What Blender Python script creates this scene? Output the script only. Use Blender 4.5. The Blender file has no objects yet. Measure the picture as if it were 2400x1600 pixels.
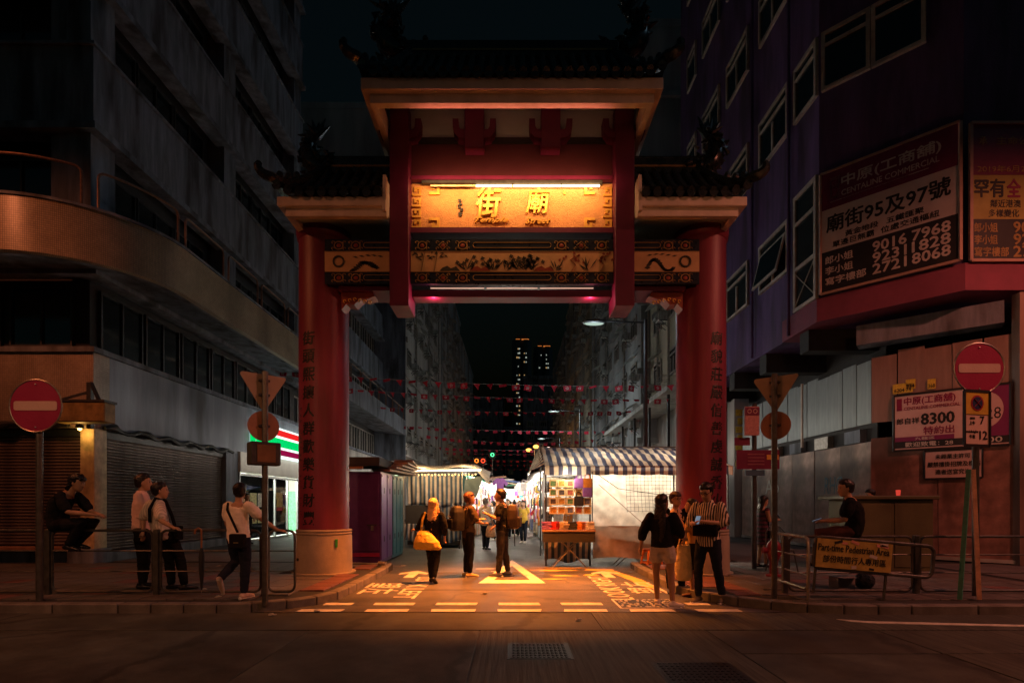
import bpy, bmesh, math, random
from mathutils import Vector, Matrix
R = math.radians
random.seed(7)
scene = bpy.context.scene
C = scene.collection

# ---------------------------------------------------------------- camera
cam_data = bpy.data.cameras.new('camera')
cam = bpy.data.objects.new('camera', cam_data)
C.objects.link(cam)
cam.location = (0, 0, 1.5)
cam.rotation_euler = (R(90), 0, 0)
cam_data.sensor_width = 36
cam_data.lens = 18.96
cam_data.shift_y = 0.158
cam_data.clip_start = 0.05
cam_data.clip_end = 4000
scene.camera = cam

# ---------------------------------------------------------------- night sky
world = bpy.data.worlds.new('World')
scene.world = world
world.use_nodes = True
wn = world.node_tree.nodes
wl = world.node_tree.links
wn.clear()
sky = wn.new('ShaderNodeTexSky')
sky.sky_type = 'NISHITA'
sky.sun_disc = False
sky.sun_elevation = R(-4)
sky.sun_rotation = R(200)
sky.air_density = 1.0
tint = wn.new('ShaderNodeMix'); tint.data_type = 'RGBA'; tint.blend_type = 'MULTIPLY'
tint.inputs[0].default_value = 1
tint.inputs[7].default_value = (0.45, 0.95, 0.85, 1)
bg = wn.new('ShaderNodeBackground')
bg.inputs[1].default_value = 0.2
wo = wn.new('ShaderNodeOutputWorld')
wl.new(sky.outputs[0], tint.inputs[6]); wl.new(tint.outputs[2], bg.inputs[0]); wl.new(bg.outputs[0], wo.inputs[0])

# ---------------------------------------------------------------- moonlight
def light(kind, name, loc, energy, col, rot=(0, 0, 0), parent=None, **kw):
    d = bpy.data.lights.new(name, kind)
    d.energy = energy; d.color = col
    for k, v in kw.items(): setattr(d, k, v)
    o = bpy.data.objects.new(name, d)
    C.objects.link(o)
    o.location = loc; o.rotation_euler = rot
    if parent:
        o.parent = parent
    return o
light('SUN', 'moon', (0, 0, 50), 0.06, (0.45, 0.76, 1.0), Vector((-.70, .12, -.70)).to_track_quat('-Z', 'Y').to_euler(), angle=R(12))

# ---------------------------------------------------------------- exposure
vs = scene.view_settings
vs.view_transform = 'Standard'; vs.look = 'None'; vs.exposure = 0; vs.gamma = 1
vs.use_curve_mapping = False
scene.render.engine = 'CYCLES'
scene.cycles.use_denoising = True
scene.cycles.max_bounces = 5
scene.cycles.diffuse_bounces = 3
scene.cycles.glossy_bounces = 3
scene.cycles.sample_clamp_indirect = 3
scene.cycles.caustics_reflective = False
scene.cycles.caustics_refractive = False

SODIUM = (1.0, 0.36, 0.10)
WARM = (1.0, 0.72, 0.42)
COOL = (0.85, 0.95, 1.0)

# ---------------------------------------------------------------- helpers
FPX = 1264.0
def at(px, py, Y):
    """the point of the place that the photograph shows at px, py, at distance Y"""
    return Vector(((px - 1200) * Y / FPX, Y, 1.5 + (1180 - py) * Y / FPX))
def XA(px, Y): return (px - 1200) * Y / FPX
def ZA(py, Y): return 1.5 + (1180 - py) * Y / FPX

_mats = {}
def mat(name, col, rough=0.7, metal=0.0, var=0.25, scale=3.0, bump=0.15, bscale=40.0, spec=0.4,
        streak=False, dirt=0.0, trans=0.0, alpha=1.0, coat=0.0, bdist=0.01):
    if name in _mats: return _mats[name]
    m = bpy.data.materials.new(name); m.use_nodes = True
    n = m.node_tree.nodes; l = m.node_tree.links
    b = n['Principled BSDF']
    b.inputs['Roughness'].default_value = rough
    b.inputs['Metallic'].default_value = metal
    b.inputs['Specular IOR Level'].default_value = spec
    if coat: b.inputs['Coat Weight'].default_value = coat
    if alpha < 1: b.inputs['Alpha'].default_value = alpha
    if trans: b.inputs['Transmission Weight'].default_value = trans
    tc = n.new('ShaderNodeTexCoord')
    src = tc.outputs['Object']
    if streak:
        mp = n.new('ShaderNodeMapping'); mp.inputs['Scale'].default_value = (1, 1, 0.12)
        l.new(src, mp.inputs[0]); srcm = mp.outputs[0]
    else: srcm = src
    nz = n.new('ShaderNodeTexNoise'); nz.inputs['Scale'].default_value = scale; nz.inputs['Detail'].default_value = 6
    nz.inputs['Roughness'].default_value = 0.65
    l.new(srcm, nz.inputs['Vector'])
    cr = n.new('ShaderNodeValToRGB')
    cr.color_ramp.elements[0].position = 0.3; cr.color_ramp.elements[1].position = 0.72
    lo = [c * (1 - var) for c in col]; hi = [min(1, c * (1 + var)) for c in col]
    cr.color_ramp.elements[0].color = (*lo, 1); cr.color_ramp.elements[1].color = (*hi, 1)
    l.new(nz.outputs['Fac'], cr.inputs[0])
    out = cr.outputs[0]
    if dirt:
        n2 = n.new('ShaderNodeTexNoise'); n2.inputs['Scale'].default_value = scale * 0.35; n2.inputs['Detail'].default_value = 8
        mp2 = n.new('ShaderNodeMapping'); mp2.inputs['Scale'].default_value = (1.6, 1.6, 0.35); mp2.inputs['Location'].default_value = (3, 1, 7)
        l.new(src, mp2.inputs[0]); l.new(mp2.outputs[0], n2.inputs['Vector'])
        r2 = n.new('ShaderNodeValToRGB'); r2.color_ramp.elements[0].position = 0.48; r2.color_ramp.elements[1].position = 0.66
        r2.color_ramp.elements[0].color = (0, 0, 0, 1); r2.color_ramp.elements[1].color = (dirt, dirt, dirt, 1)
        l.new(n2.outputs['Fac'], r2.inputs[0])
        mx = n.new('ShaderNodeMix'); mx.data_type = 'RGBA'
        mx.inputs[7].default_value = (col[0] * 0.22 + 0.01, col[1] * 0.2 + 0.008, col[2] * 0.18 + 0.006, 1)
        l.new(r2.outputs[0], mx.inputs[0]); l.new(out, mx.inputs[6]); out = mx.outputs[2]
    l.new(out, b.inputs['Base Color'])
    rr = n.new('ShaderNodeMapRange'); rr.inputs[3].default_value = max(0.05, rough - 0.12); rr.inputs[4].default_value = min(1, rough + 0.12)
    l.new(nz.outputs['Fac'], rr.inputs[0]); l.new(rr.outputs[0], b.inputs['Roughness'])
    if bump:
        n3 = n.new('ShaderNodeTexNoise'); n3.inputs['Scale'].default_value = bscale; n3.inputs['Detail'].default_value = 4
        l.new(src, n3.inputs['Vector'])
        bp = n.new('ShaderNodeBump'); bp.inputs['Strength'].default_value = min(1, bump * 2); bp.inputs['Distance'].default_value = bdist
        l.new(n3.outputs['Fac'], bp.inputs['Height']); l.new(bp.outputs[0], b.inputs['Normal'])
    _mats[name] = m
    return m

def emit(name, col, strength):
    if name in _mats: return _mats[name]
    m = bpy.data.materials.new(name); m.use_nodes = True
    n = m.node_tree.nodes; n.clear()
    e = n.new('ShaderNodeEmission'); e.inputs[0].default_value = (*col, 1); e.inputs[1].default_value = strength
    o = n.new('ShaderNodeOutputMaterial'); m.node_tree.links.new(e.outputs[0], o.inputs[0])
    m.cycles.emission_sampling = 'NONE' if strength < 2 else 'AUTO'
    _mats[name] = m
    return m

def tile_mat(name, col, grout, size, rough=0.35, dirt=0.6):
    """small square mosaic, with stains"""
    if name in _mats: return _mats[name]
    m = mat(name, col, rough, var=0.25, scale=1.2, bump=0, dirt=dirt)
    n = m.node_tree.nodes; l = m.node_tree.links
    b = n['Principled BSDF']
    tc = n.new('ShaderNodeTexCoord')
    cx = n.new('ShaderNodeSeparateXYZ'); l.new(tc.outputs['Object'], cx.inputs[0])
    ad = n.new('ShaderNodeMath'); ad.operation = 'ADD'; l.new(cx.outputs[0], ad.inputs[0]); l.new(cx.outputs[1], ad.inputs[1])
    cb = n.new('ShaderNodeCombineXYZ'); l.new(ad.outputs[0], cb.inputs[0]); l.new(cx.outputs[2], cb.inputs[1])
    br = n.new('ShaderNodeTexBrick'); br.offset = 0
    br.inputs['Scale'].default_value = 1; br.inputs['Brick Width'].default_value = size; br.inputs['Row Height'].default_value = size
    br.inputs['Mortar Size'].default_value = size * 0.12; br.inputs['Color1'].default_value = (0.8, 0.8, 0.8, 1); br.inputs['Color2'].default_value = (1, 1, 1, 1)
    br.inputs['Mortar'].default_value = (grout, grout, grout, 1); br.inputs['Bias'].default_value = 0
    l.new(cb.outputs[0], br.inputs['Vector'])
    old = b.inputs['Base Color'].links[0].from_socket
    mx = n.new('ShaderNodeMix'); mx.data_type = 'RGBA'; mx.blend_type = 'MULTIPLY'; mx.inputs[0].default_value = 1
    l.new(old, mx.inputs[6]); l.new(br.outputs['Color'], mx.inputs[7]); l.new(mx.outputs[2], b.inputs['Base Color'])
    bp = n.new('ShaderNodeBump'); bp.inputs['Strength'].default_value = 0.6; bp.inputs['Distance'].default_value = 0.004; bp.invert = True
    l.new(br.outputs['Fac'], bp.inputs['Height']); l.new(bp.outputs[0], b.inputs['Normal'])
    return m

def stripe_mat(name, c1, c2, width, axis=0, rough=0.5, wob=0.02, trans=0.0):
    """printed stripes along one object axis"""
    if name in _mats: return _mats[name]
    m = bpy.data.materials.new(name); m.use_nodes = True
    n = m.node_tree.nodes; l = m.node_tree.links
    b = n['Principled BSDF']; b.inputs['Roughness'].default_value = rough
    tc = n.new('ShaderNodeTexCoord')
    nz = n.new('ShaderNodeTexNoise'); nz.inputs['Scale'].default_value = 2.5; l.new(tc.outputs['Object'], nz.inputs['Vector'])
    sx = n.new('ShaderNodeSeparateXYZ'); l.new(tc.outputs['Object'], sx.inputs[0])
    a = n.new('ShaderNodeMath'); a.operation = 'MULTIPLY_ADD'; a.inputs[1].default_value = wob
    l.new(nz.outputs['Fac'], a.inputs[0]); l.new(sx.outputs[axis], a.inputs[2])
    d = n.new('ShaderNodeMath'); d.operation = 'DIVIDE'; d.inputs[1].default_value = width * 2; l.new(a.outputs[0], d.inputs[0])
    f = n.new('ShaderNodeMath'); f.operation = 'FRACT'; l.new(d.outputs[0], f.inputs[0])
    g = n.new('ShaderNodeMath'); g.operation = 'GREATER_THAN'; g.inputs[1].default_value = 0.5; l.new(f.outputs[0], g.inputs[0])
    mx = n.new('ShaderNodeMix'); mx.data_type = 'RGBA'
    mx.inputs[6].default_value = (*c1, 1); mx.inputs[7].default_value = (*c2, 1); l.new(g.outputs[0], mx.inputs[0])
    n2 = n.new('ShaderNodeTexNoise'); n2.inputs['Scale'].default_value = 5; n2.inputs['Detail'].default_value = 7; l.new(tc.outputs['Object'], n2.inputs['Vector'])
    mr = n.new('ShaderNodeMapRange'); mr.inputs[1].default_value = 0.3; mr.inputs[2].default_value = 0.7; mr.inputs[3].default_value = 0.65; mr.inputs[4].default_value = 1.1
    l.new(n2.outputs['Fac'], mr.inputs[0])
    ml = n.new('ShaderNodeMix'); ml.data_type = 'RGBA'; ml.blend_type = 'MULTIPLY'; ml.inputs[0].default_value = 1
    l.new(mx.outputs[2], ml.inputs[6]); l.new(mr.outputs[0], ml.inputs[7])
    l.new(ml.outputs[2], b.inputs['Base Color'])
    bp = n.new('ShaderNodeBump'); bp.inputs['Strength'].default_value = 0.5; bp.inputs['Distance'].default_value = 0.03
    l.new(n2.outputs['Fac'], bp.inputs['Height']); l.new(bp.outputs[0], b.inputs['Normal'])
    if trans:
        t = n.new('ShaderNodeBsdfTranslucent'); l.new(ml.outputs[2], t.inputs[0])
        ms = n.new('ShaderNodeMixShader'); ms.inputs[0].default_value = trans
        o = n['Material Output']
        l.new(b.outputs[0], ms.inputs[1]); l.new(t.outputs[0], ms.inputs[2]); l.new(ms.outputs[0], o.inputs[0])
    _mats[name] = m
    return m

def wloc(o):
    v = Vector((0, 0, 0))
    while o is not None:
        v = v + Vector(o.location); o = o.parent
    return v

class MB:
    """collects shapes, builds them as one mesh object"""
    def __init__(s): s.v = []; s.f = []
    def add(s, vs, fs):
        k = len(s.v)
        s.v.extend([tuple(p) for p in vs]); s.f.extend([tuple(i + k for i in f) for f in fs]); return s
    def box(s, x0, x1, y0, y1, z0, z1):
        return s.add([(x0, y0, z0), (x1, y0, z0), (x1, y1, z0), (x0, y1, z0), (x0, y0, z1), (x1, y0, z1), (x1, y1, z1), (x0, y1, z1)],
                     [(0, 3, 2, 1), (4, 5, 6, 7), (0, 1, 5, 4), (1, 2, 6, 5), (2, 3, 7, 6), (3, 0, 4, 7)])
    def cbox(s, c, size, m=None):
        a, b, d = size[0] / 2, size[1] / 2, size[2] / 2
        k = len(s.v); s.box(-a, a, -b, b, -d, d)
        for i in range(k, len(s.v)):
            p = Vector(s.v[i])
            if m is not None: p = m @ p
            s.v[i] = tuple(p + Vector(c))
        return s
    def bar(s, p0, p1, w, h=None):
        """square bar between two points"""
        p0 = Vector(p0); p1 = Vector(p1); d = p1 - p0
        q = d.to_track_quat('Z', 'Y').to_matrix()
        return s.cbox((p0 + p1) / 2, (w, h or w, d.length), q)
    def cyl(s, p0, p1, r0, r1=None, n=12, cap=True):
        p0 = Vector(p0); p1 = Vector(p1); r1 = r0 if r1 is None else r1
        q = (p1 - p0).to_track_quat('Z', 'Y').to_matrix()
        vs = []
        for p, r in ((p0, r0), (p1, r1)):
            for i in range(n):
                a = 2 * math.pi * i / n
                vs.append(p + q @ Vector((math.cos(a) * r, math.sin(a) * r, 0)))
        fs = [(i, (i + 1) % n, n + (i + 1) % n, n + i) for i in range(n)]
        if cap: fs += [tuple(range(n - 1, -1, -1)), tuple(range(n, 2 * n))]
        return s.add(vs, fs)
    def tube(s, pts, r, n=8, closed=False):
        pts = [Vector(p) for p in pts]; m = len(pts)
        rs = r if isinstance(r, (list, tuple)) else [r] * m
        vs = []; up = None
        for k, p in enumerate(pts):
            a = pts[k - 1] if (k > 0 or closed) else pts[k]; b = pts[(k + 1) % m] if (k < m - 1 or closed) else pts[k]
            t = (b - a).normalized()
            if up is None:
                up = Vector((0, 0, 1)) if abs(t.z) < 0.9 else Vector((1, 0, 0))
            side = t.cross(up)
            if side.length < 1e-4: side = t.cross(Vector((0, 1, 0)))
            side.normalize(); up = side.cross(t).normalized()
            for i in range(n):
                an = 2 * math.pi * i / n
                vs.append(p + (side * math.cos(an) + up * math.sin(an)) * rs[k])
        fs = []
        for k in range(m if closed else m - 1):
            for i in range(n):
                fs.append((k * n + i, k * n + (i + 1) % n, ((k + 1) % m) * n + (i + 1) % n, ((k + 1) % m) * n + i))
        if not closed: fs += [tuple(range(n - 1, -1, -1)), tuple(range((m - 1) * n, m * n))]
        return s.add(vs, fs)
    def lathe(s, prof, n=32, c=(0, 0, 0)):
        vs = []
        for r, z in prof:
            for i in range(n):
                a = 2 * math.pi * i / n
                vs.append((c[0] + r * math.cos(a), c[1] + r * math.sin(a), c[2] + z))
        fs = []
        for k in range(len(prof) - 1):
            for i in range(n):
                fs.append((k * n + i, k * n + (i + 1) % n, (k + 1) * n + (i + 1) % n, (k + 1) * n + i))
        fs += [tuple(range(n - 1, -1, -1)), tuple(range((len(prof) - 1) * n, len(prof) * n))]
        return s.add(vs, fs)
    def prism(s, poly, z0, z1):
        """polygon in x, y raised from z0 to z1"""
        n = len(poly)
        ar = sum(poly[i][0] * poly[(i + 1) % n][1] - poly[(i + 1) % n][0] * poly[i][1] for i in range(n))
        if ar < 0: poly = poly[::-1]
        vs = [(x, y, z0) for x, y in poly] + [(x, y, z1) for x, y in poly]
        fs = [tuple(range(n - 1, -1, -1)), tuple(range(n, 2 * n))] + [(i, (i + 1) % n, n + (i + 1) % n, n + i) for i in range(n)]
        return s.add(vs, fs)
    def slab(s, poly, o, u, w, t):
        """polygon in a plane (origin o, axes u and w) with thickness t"""
        o = Vector(o); u = Vector(u); w = Vector(w); nn = u.cross(w).normalized() * t
        n = len(poly)
        ar = sum(poly[i][0] * poly[(i + 1) % n][1] - poly[(i + 1) % n][0] * poly[i][1] for i in range(n))
        if ar < 0: poly = poly[::-1]
        a = [o + u * x + w * y for x, y in poly]
        vs = a + [p + nn for p in a]
        fs = [tuple(range(n - 1, -1, -1)), tuple(range(n, 2 * n))] + [(i, (i + 1) % n, n + (i + 1) % n, n + i) for i in range(n)]
        return s.add(vs, fs)
    def ball(s, c, r, n=10, m=7):
        rx, ry, rz = r if isinstance(r, (tuple, list)) else (r, r, r)
        vs = [(c[0], c[1], c[2] - rz)]
        for k in range(1, m):
            th = math.pi * k / m
            for i in range(n):
                a = 2 * math.pi * i / n
                vs.append((c[0] + rx * math.sin(th) * math.cos(a), c[1] + ry * math.sin(th) * math.sin(a), c[2] - rz * math.cos(th)))
        vs.append((c[0], c[1], c[2] + rz))
        fs = [(0, 1 + (i + 1) % n, 1 + i) for i in range(n)]
        for k in range(m - 2):
            for i in range(n):
                a = 1 + k * n; b = a + n
                fs.append((a + i, a + (i + 1) % n, b + (i + 1) % n, b + i))
        L = len(vs) - 1; a = 1 + (m - 2) * n
        fs += [(a + i, a + (i + 1) % n, L) for i in range(n)]
        return s.add(vs, fs)
    def grid(s, fn, nu, nv, thick=None):
        vs = [fn(i / nu, j / nv) for j in range(nv + 1) for i in range(nu + 1)]
        fs = [(j * (nu + 1) + i, j * (nu + 1) + i + 1, (j + 1) * (nu + 1) + i + 1, (j + 1) * (nu + 1) + i) for j in range(nv) for i in range(nu)]
        return s.add(vs, fs)
    def loft(s, rings):
        """closed skin over rings of equal length"""
        n = len(rings[0]); vs = []
        for r in rings: vs += list(r)
        fs = []
        for k in range(len(rings) - 1):
            for i in range(n):
                fs.append((k * n + i, k * n + (i + 1) % n, (k + 1) * n + (i + 1) % n, (k + 1) * n + i))
        fs += [tuple(range(n - 1, -1, -1)), tuple(range((len(rings) - 1) * n, len(rings) * n))]
        return s.add(vs, fs)
    def mesh(s, name, off=None, bevel=0.0, smooth=False):
        vs = s.v
        if off is not None: vs = [(p[0] - off[0], p[1] - off[1], p[2] - off[2]) for p in vs]
        me = bpy.data.meshes.new(name)
        me.from_pydata(vs, [], s.f)
        if bevel:
            bm = bmesh.new(); bm.from_mesh(me)
            bmesh.ops.bevel(bm, geom=[e for e in bm.edges if len(e.link_faces) == 2 and e.calc_face_angle(0) > 0.6], offset=bevel, segments=1, affect='EDGES', profile=0.7)
            bm.to_mesh(me); bm.free()
        if smooth:
            me.polygons.foreach_set('use_smooth', [True] * len(me.polygons))
            if smooth != 'all':
                try: me.set_sharp_from_angle(angle=R(40))
                except Exception: pass
        me.update()
        return me
    def build(s, name, m, parent=None, local=False, bevel=0.0, smooth=False, origin=None):
        """verts in world coordinates unless local=True"""
        off = None
        pl = wloc(parent) if parent is not None else Vector((0, 0, 0))
        if origin is not None: origin = Vector(origin)
        if local:
            if origin is not None: off = origin
        else:
            off = origin if origin is not None else pl
        me = s.mesh(name, off, bevel, smooth)
        for x in (m if isinstance(m, (list, tuple)) else [m]): me.materials.append(x)
        o = bpy.data.objects.new(name, me); C.objects.link(o)
        if origin is not None: o.location = origin if local else origin - pl
        if parent is not None: o.parent = parent
        return o

def tag(o, label, cat, group=None):
    o['label'] = label; o['category'] = cat
    if group: o['group'] = group
    return o
def kind(o, k):
    o['kind'] = k; return o
def thing(name, label, cat, loc=(0, 0, 0), rz=0.0, group=None):
    o = bpy.data.objects.new(name, None); C.objects.link(o)
    o.empty_display_size = 0.2
    o.location = loc; o.rotation_euler = (0, 0, rz)
    return tag(o, label, cat, group)
def inst(name, me, loc, parent=None, rot=(0, 0, 0), scale=(1, 1, 1)):
    """another object on shared mesh data; loc is local to the parent"""
    o = bpy.data.objects.new(name, me); C.objects.link(o)
    o.location = loc; o.rotation_euler = rot; o.scale = scale
    if parent is not None: o.parent = parent
    return o
def copy_tree(o, parent=None):
    c = o.copy(); C.objects.link(c)
    if parent is not None: c.parent = parent
    for ch in list(o.children): copy_tree(ch, c)
    return c

_tc = bpy.data.curves.new('lettering', 'FONT')
_to = bpy.data.objects.new('lettering_source', _tc)
_tcache = {}
def glyphs(s, bold=0.0, shear=0.0, spacing=1.0, extrude=0.0):
    """verts and faces of a line of writing, fitted into the unit square"""
    key = (s, bold, shear, spacing, extrude)
    if key in _tcache: return _tcache[key]
    _tc.body = s; _tc.size = 1.0; _tc.offset = bold; _tc.shear = shear; _tc.space_character = spacing
    _tc.extrude = extrude; _tc.resolution_u = 2
    me = _to.to_mesh()
    vs = [tuple(v.co) for v in me.vertices]; fs = [tuple(p.vertices) for p in me.polygons]
    _to.to_mesh_clear()
    x0 = min(v[0] for v in vs); x1 = max(v[0] for v in vs); y0 = min(v[1] for v in vs); y1 = max(v[1] for v in vs)
    w = max(1e-6, x1 - x0); h = max(1e-6, y1 - y0)
    r = ([((v[0] - x0) / w, (v[1] - y0) / h, v[2]) for v in vs], fs, w / h)
    _tcache[key] = r
    return r
def write(mb, s, o, u, w, bold=0.0, shear=0.0, spacing=1.0, depth=0.002, keep=False):
    """writing in the box with corner o, full width vector u and height vector w; keep=True keeps the letter shape, centred"""
    vs, fs, asp = glyphs(s, 0.0, shear, spacing, 0.5)
    o = Vector(o); u = Vector(u); w = Vector(w); nn = u.cross(w).normalized()
    if keep:
        bw = u.length; bh = w.length
        if asp * bh < bw:
            k = asp * bh / bw; o = o + u * (1 - k) / 2; u = u * k
        else:
            k = bw / asp / bh; o = o + w * (1 - k) / 2; w = w * k
    k = bold * w.length * 0.9
    shifts = [(0, 0)] if bold <= 0 else [(-k, 0), (k, 0), (0, k), (0, -k)]
    ud, wd = u.normalized(), w.normalized()
    for i, (a, b) in enumerate(shifts):
        mb.add([o + u * x + w * y + ud * a + wd * b + nn * (z + 0.5) * (depth * (1 + 0.07 * i)) for x, y, z in vs], fs)
    return mb
# ================================================================ materials of the setting
m_asphalt = mat('asphalt', (0.08, 0.076, 0.072), 0.55, var=0.45, scale=1.0, bump=0.3, bscale=160, dirt=0.5)
m_bitumen = mat('bitumen_joint', (0.012, 0.011, 0.011), 0.6)
m_conc = mat('road_concrete', (0.056, 0.062, 0.052), 0.72, var=0.42, scale=1.1, bump=0.3, bscale=70, dirt=0.75)
m_kerb = mat('kerb_stone', (0.15, 0.135, 0.12), 0.75, var=0.35, scale=4, bump=0.3, bscale=60, dirt=0.5)
m_pave = mat('paving_block', (0.115, 0.10, 0.095), 0.6, var=0.35, scale=2.2, bump=0.3, bscale=70, dirt=0.45)
m_pave_red = mat('red_paving_block', (0.17, 0.07, 0.06), 0.6, var=0.35, scale=2.2, bump=0.3, bscale=70, dirt=0.4)
m_bed = mat('paving_bed', (0.03, 0.028, 0.026), 0.9)
m_white = mat('road_paint', (0.62, 0.60, 0.52), 0.6, var=0.2, scale=9, bump=0.2, bscale=120, dirt=0.35)
m_yellowp = mat('worn_yellow_paint', (0.62, 0.42, 0.10), 0.65, var=0.3, scale=7, dirt=0.6)
m_iron = mat('cast_iron', (0.022, 0.022, 0.022), 0.5, metal=0.5, var=0.3, scale=20, bump=0.2, bscale=60)

# brushed lines in the concrete, along the carriageway's width
def brushed(m):
    n = m.node_tree.nodes; l = m.node_tree.links
    b = n['Principled BSDF']
    tc = n.new('ShaderNodeTexCoord'); mp = n.new('ShaderNodeMapping'); mp.inputs['Scale'].default_value = (26, 1.1, 1)
    nz = n.new('ShaderNodeTexNoise'); nz.inputs['Scale'].default_value = 1.0; nz.inputs['Detail'].default_value = 5
    l.new(tc.outputs['Object'], mp.inputs[0]); l.new(mp.outputs[0], nz.inputs['Vector'])
    bp = n.new('ShaderNodeBump'); bp.inputs['Strength'].default_value = 0.9; bp.inputs['Distance'].default_value = 0.02
    l.new(nz.outputs['Fac'], bp.inputs['Height'])
    old = b.inputs['Normal'].links[0].from_node
    l.new(bp.outputs[0], old.inputs['Normal'])
    cr = n.new('ShaderNodeMapRange'); cr.inputs[1].default_value = 0.35; cr.inputs[2].default_value = 0.65; cr.inputs[3].default_value = 0.55; cr.inputs[4].default_value = 1.15
    l.new(nz.outputs['Fac'], cr.inputs[0])
    src = b.inputs['Base Color'].links[0].from_socket
    mx = n.new('ShaderNodeMix'); mx.data_type = 'RGBA'; mx.blend_type = 'MULTIPLY'; mx.inputs[0].default_value = 1
    l.new(src, mx.inputs[6]); l.new(cr.outputs[0], mx.inputs[7]); l.new(mx.outputs[2], b.inputs['Base Color'])
def cracked(m, sc, lo=0.006, hi=0.016, seed=0.0):
    """hairline cracks and worn patches"""
    n = m.node_tree.nodes; l = m.node_tree.links; b = n['Principled BSDF']
    tc = n.new('ShaderNodeTexCoord'); nz = n.new('ShaderNodeTexNoise'); nz.inputs['Scale'].default_value = 2.2; nz.inputs['Detail'].default_value = 6
    l.new(tc.outputs['Object'], nz.inputs['Vector'])
    va = n.new('ShaderNodeVectorMath'); va.operation = 'MULTIPLY_ADD'; va.inputs[1].default_value = (.5, .5, .5)
    l.new(nz.outputs['Color'], va.inputs[0]); l.new(tc.outputs['Object'], va.inputs[2])
    vo = n.new('ShaderNodeTexVoronoi'); vo.feature = 'DISTANCE_TO_EDGE'; vo.inputs['Scale'].default_value = sc
    l.new(va.outputs[0], vo.inputs['Vector'])
    mr = n.new('ShaderNodeMapRange'); mr.inputs[1].default_value = lo; mr.inputs[2].default_value = hi; mr.inputs[3].default_value = .5; mr.inputs[4].default_value = 1
    l.new(vo.outputs['Distance'], mr.inputs[0])
    n2 = n.new('ShaderNodeTexNoise'); n2.inputs['Scale'].default_value = .55; n2.inputs['Detail'].default_value = 9; n2.inputs['Roughness'].default_value = .7
    l.new(tc.outputs['Object'], n2.inputs['Vector'])
    m2 = n.new('ShaderNodeMapRange'); m2.inputs[1].default_value = .38; m2.inputs[2].default_value = .62; m2.inputs[3].default_value = .55; m2.inputs[4].default_value = 1.25
    l.new(n2.outputs['Fac'], m2.inputs[0])
    mu = n.new('ShaderNodeMath'); mu.operation = 'MULTIPLY'; l.new(mr.outputs[0], mu.inputs[0]); l.new(m2.outputs[0], mu.inputs[1])
    src = b.inputs['Base Color'].links[0].from_socket
    mx = n.new('ShaderNodeMix'); mx.data_type = 'RGBA'; mx.blend_type = 'MULTIPLY'; mx.inputs[0].default_value = 1
    l.new(src, mx.inputs[6]); l.new(mu.outputs[0], mx.inputs[7]); l.new(mx.outputs[2], b.inputs['Base Color'])
cracked(m_conc, .21); cracked(m_asphalt, .45, .004, .012)
m_conc_b = mat('brushed_concrete', (0.06, 0.065, 0.052), 0.75, var=0.3, scale=1.6, bump=0.2, bscale=90, dirt=0.4)
brushed(m_conc_b)

# ================================================================ ground
g = MB(); g.add([(-900, -300, -0.08), (900, -300, -0.08), (900, 1500, -0.08), (-900, 1500, -0.08)], [(0, 1, 2, 3)])
kind(g.build('ground', m_asphalt), 'structure')
road = kind(MB().add([(-45, -12, -0.014), (45, -12, -0.014), (45, 7.44, -0.014), (-45, 7.44, -0.014)], [(0, 1, 2, 3)]).build('road', m_bitumen), 'structure')
rows = [(6.41, 7.43, [-40, -18, -11.5, -6.6, 1.08, 7.6, 13, 20, 40]),
        (2.1, 6.39, [-40, -18, -10.5, -6.4, -2.4, -0.38, 2.3]),
        (5.41, 6.39, [2.3, 4.32, 8.3, 13, 20, 40]),
        (2.1, 5.39, [2.3, 4.32, 8.3, 13, 20, 40]),
        (-3.0, 2.08, [-40, -12, -6.4, -2.4, 0.4, 4.3, 9, 16, 40])]
for y0, y1, xs in rows:
    for a, b in zip(xs, xs[1:]):
        mm = m_conc_b if (a in (-0.38, 4.32) or (a == 1.08)) else m_conc
        cx, cy = (a + b) / 2, (y0 + y1) / 2
        dz = random.uniform(-0.002, 0.002)
        MB().box(a + 0.009, b - 0.009, y0 + 0.009, y1 - 0.009, -0.05, 0.0 + dz).build('concrete_slab', mm, road, origin=(cx, cy, 0), bevel=0.004)
street = kind(MB().grid(lambda u, v: (-9.5 + 19 * u, 7.45 + 122 * v, 0.0), 12, 40).build('street', m_asphalt), 'structure')
# a newer strip of asphalt across the mouth of the street and a concrete apron beyond the kerb end
MB().box(-2.6, 2.6, 9.36, 9.385, -0.01, 0.004).build('asphalt_joint', m_bitumen, street)
MB().box(-2.7, 2.7, 11.66, 11.68, -0.01, 0.004).build('asphalt_joint', m_bitumen, street)
MB().box(-3.9, -2.55, 12.75, 13.15, -0.02, 0.006).build('concrete_patch', m_kerb, street)

# ================================================================ pavements with kerbs
def arc(cx, cy, r, a0, a1, n=10):
    return [(cx + r * math.cos(R(a0 + (a1 - a0) * i / n)), cy + r * math.sin(R(a0 + (a1 - a0) * i / n))) for i in range(n + 1)]
edge_l = [(-40, 7.4)] + arc(-4.0, 8.7, 1.3, -90, 0)[0:] + [(-2.7, 12.2)] + arc(-3.1, 12.2, 0.4, 0, 90, 4) + [(-4.75, 12.6), (-4.75, 60)]
edge_r = [(40, 7.3)] + arc(4.75, 9.3, 2.0, -90, -180) + [(2.75, 12.5)] + arc(3.15, 12.5, 0.4, 180, 90, 4) + [(5.2, 12.9), (5.2, 60)]
def inside(poly, x, y):
    c = False; n = len(poly)
    for i in range(n):
        (x0, y0), (x1, y1) = poly[i], poly[(i + 1) % n]
        if (y0 > y) != (y1 > y) and x < (x1 - x0) * (y - y0) / (y1 - y0) + x0: c = not c
    return c
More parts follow.
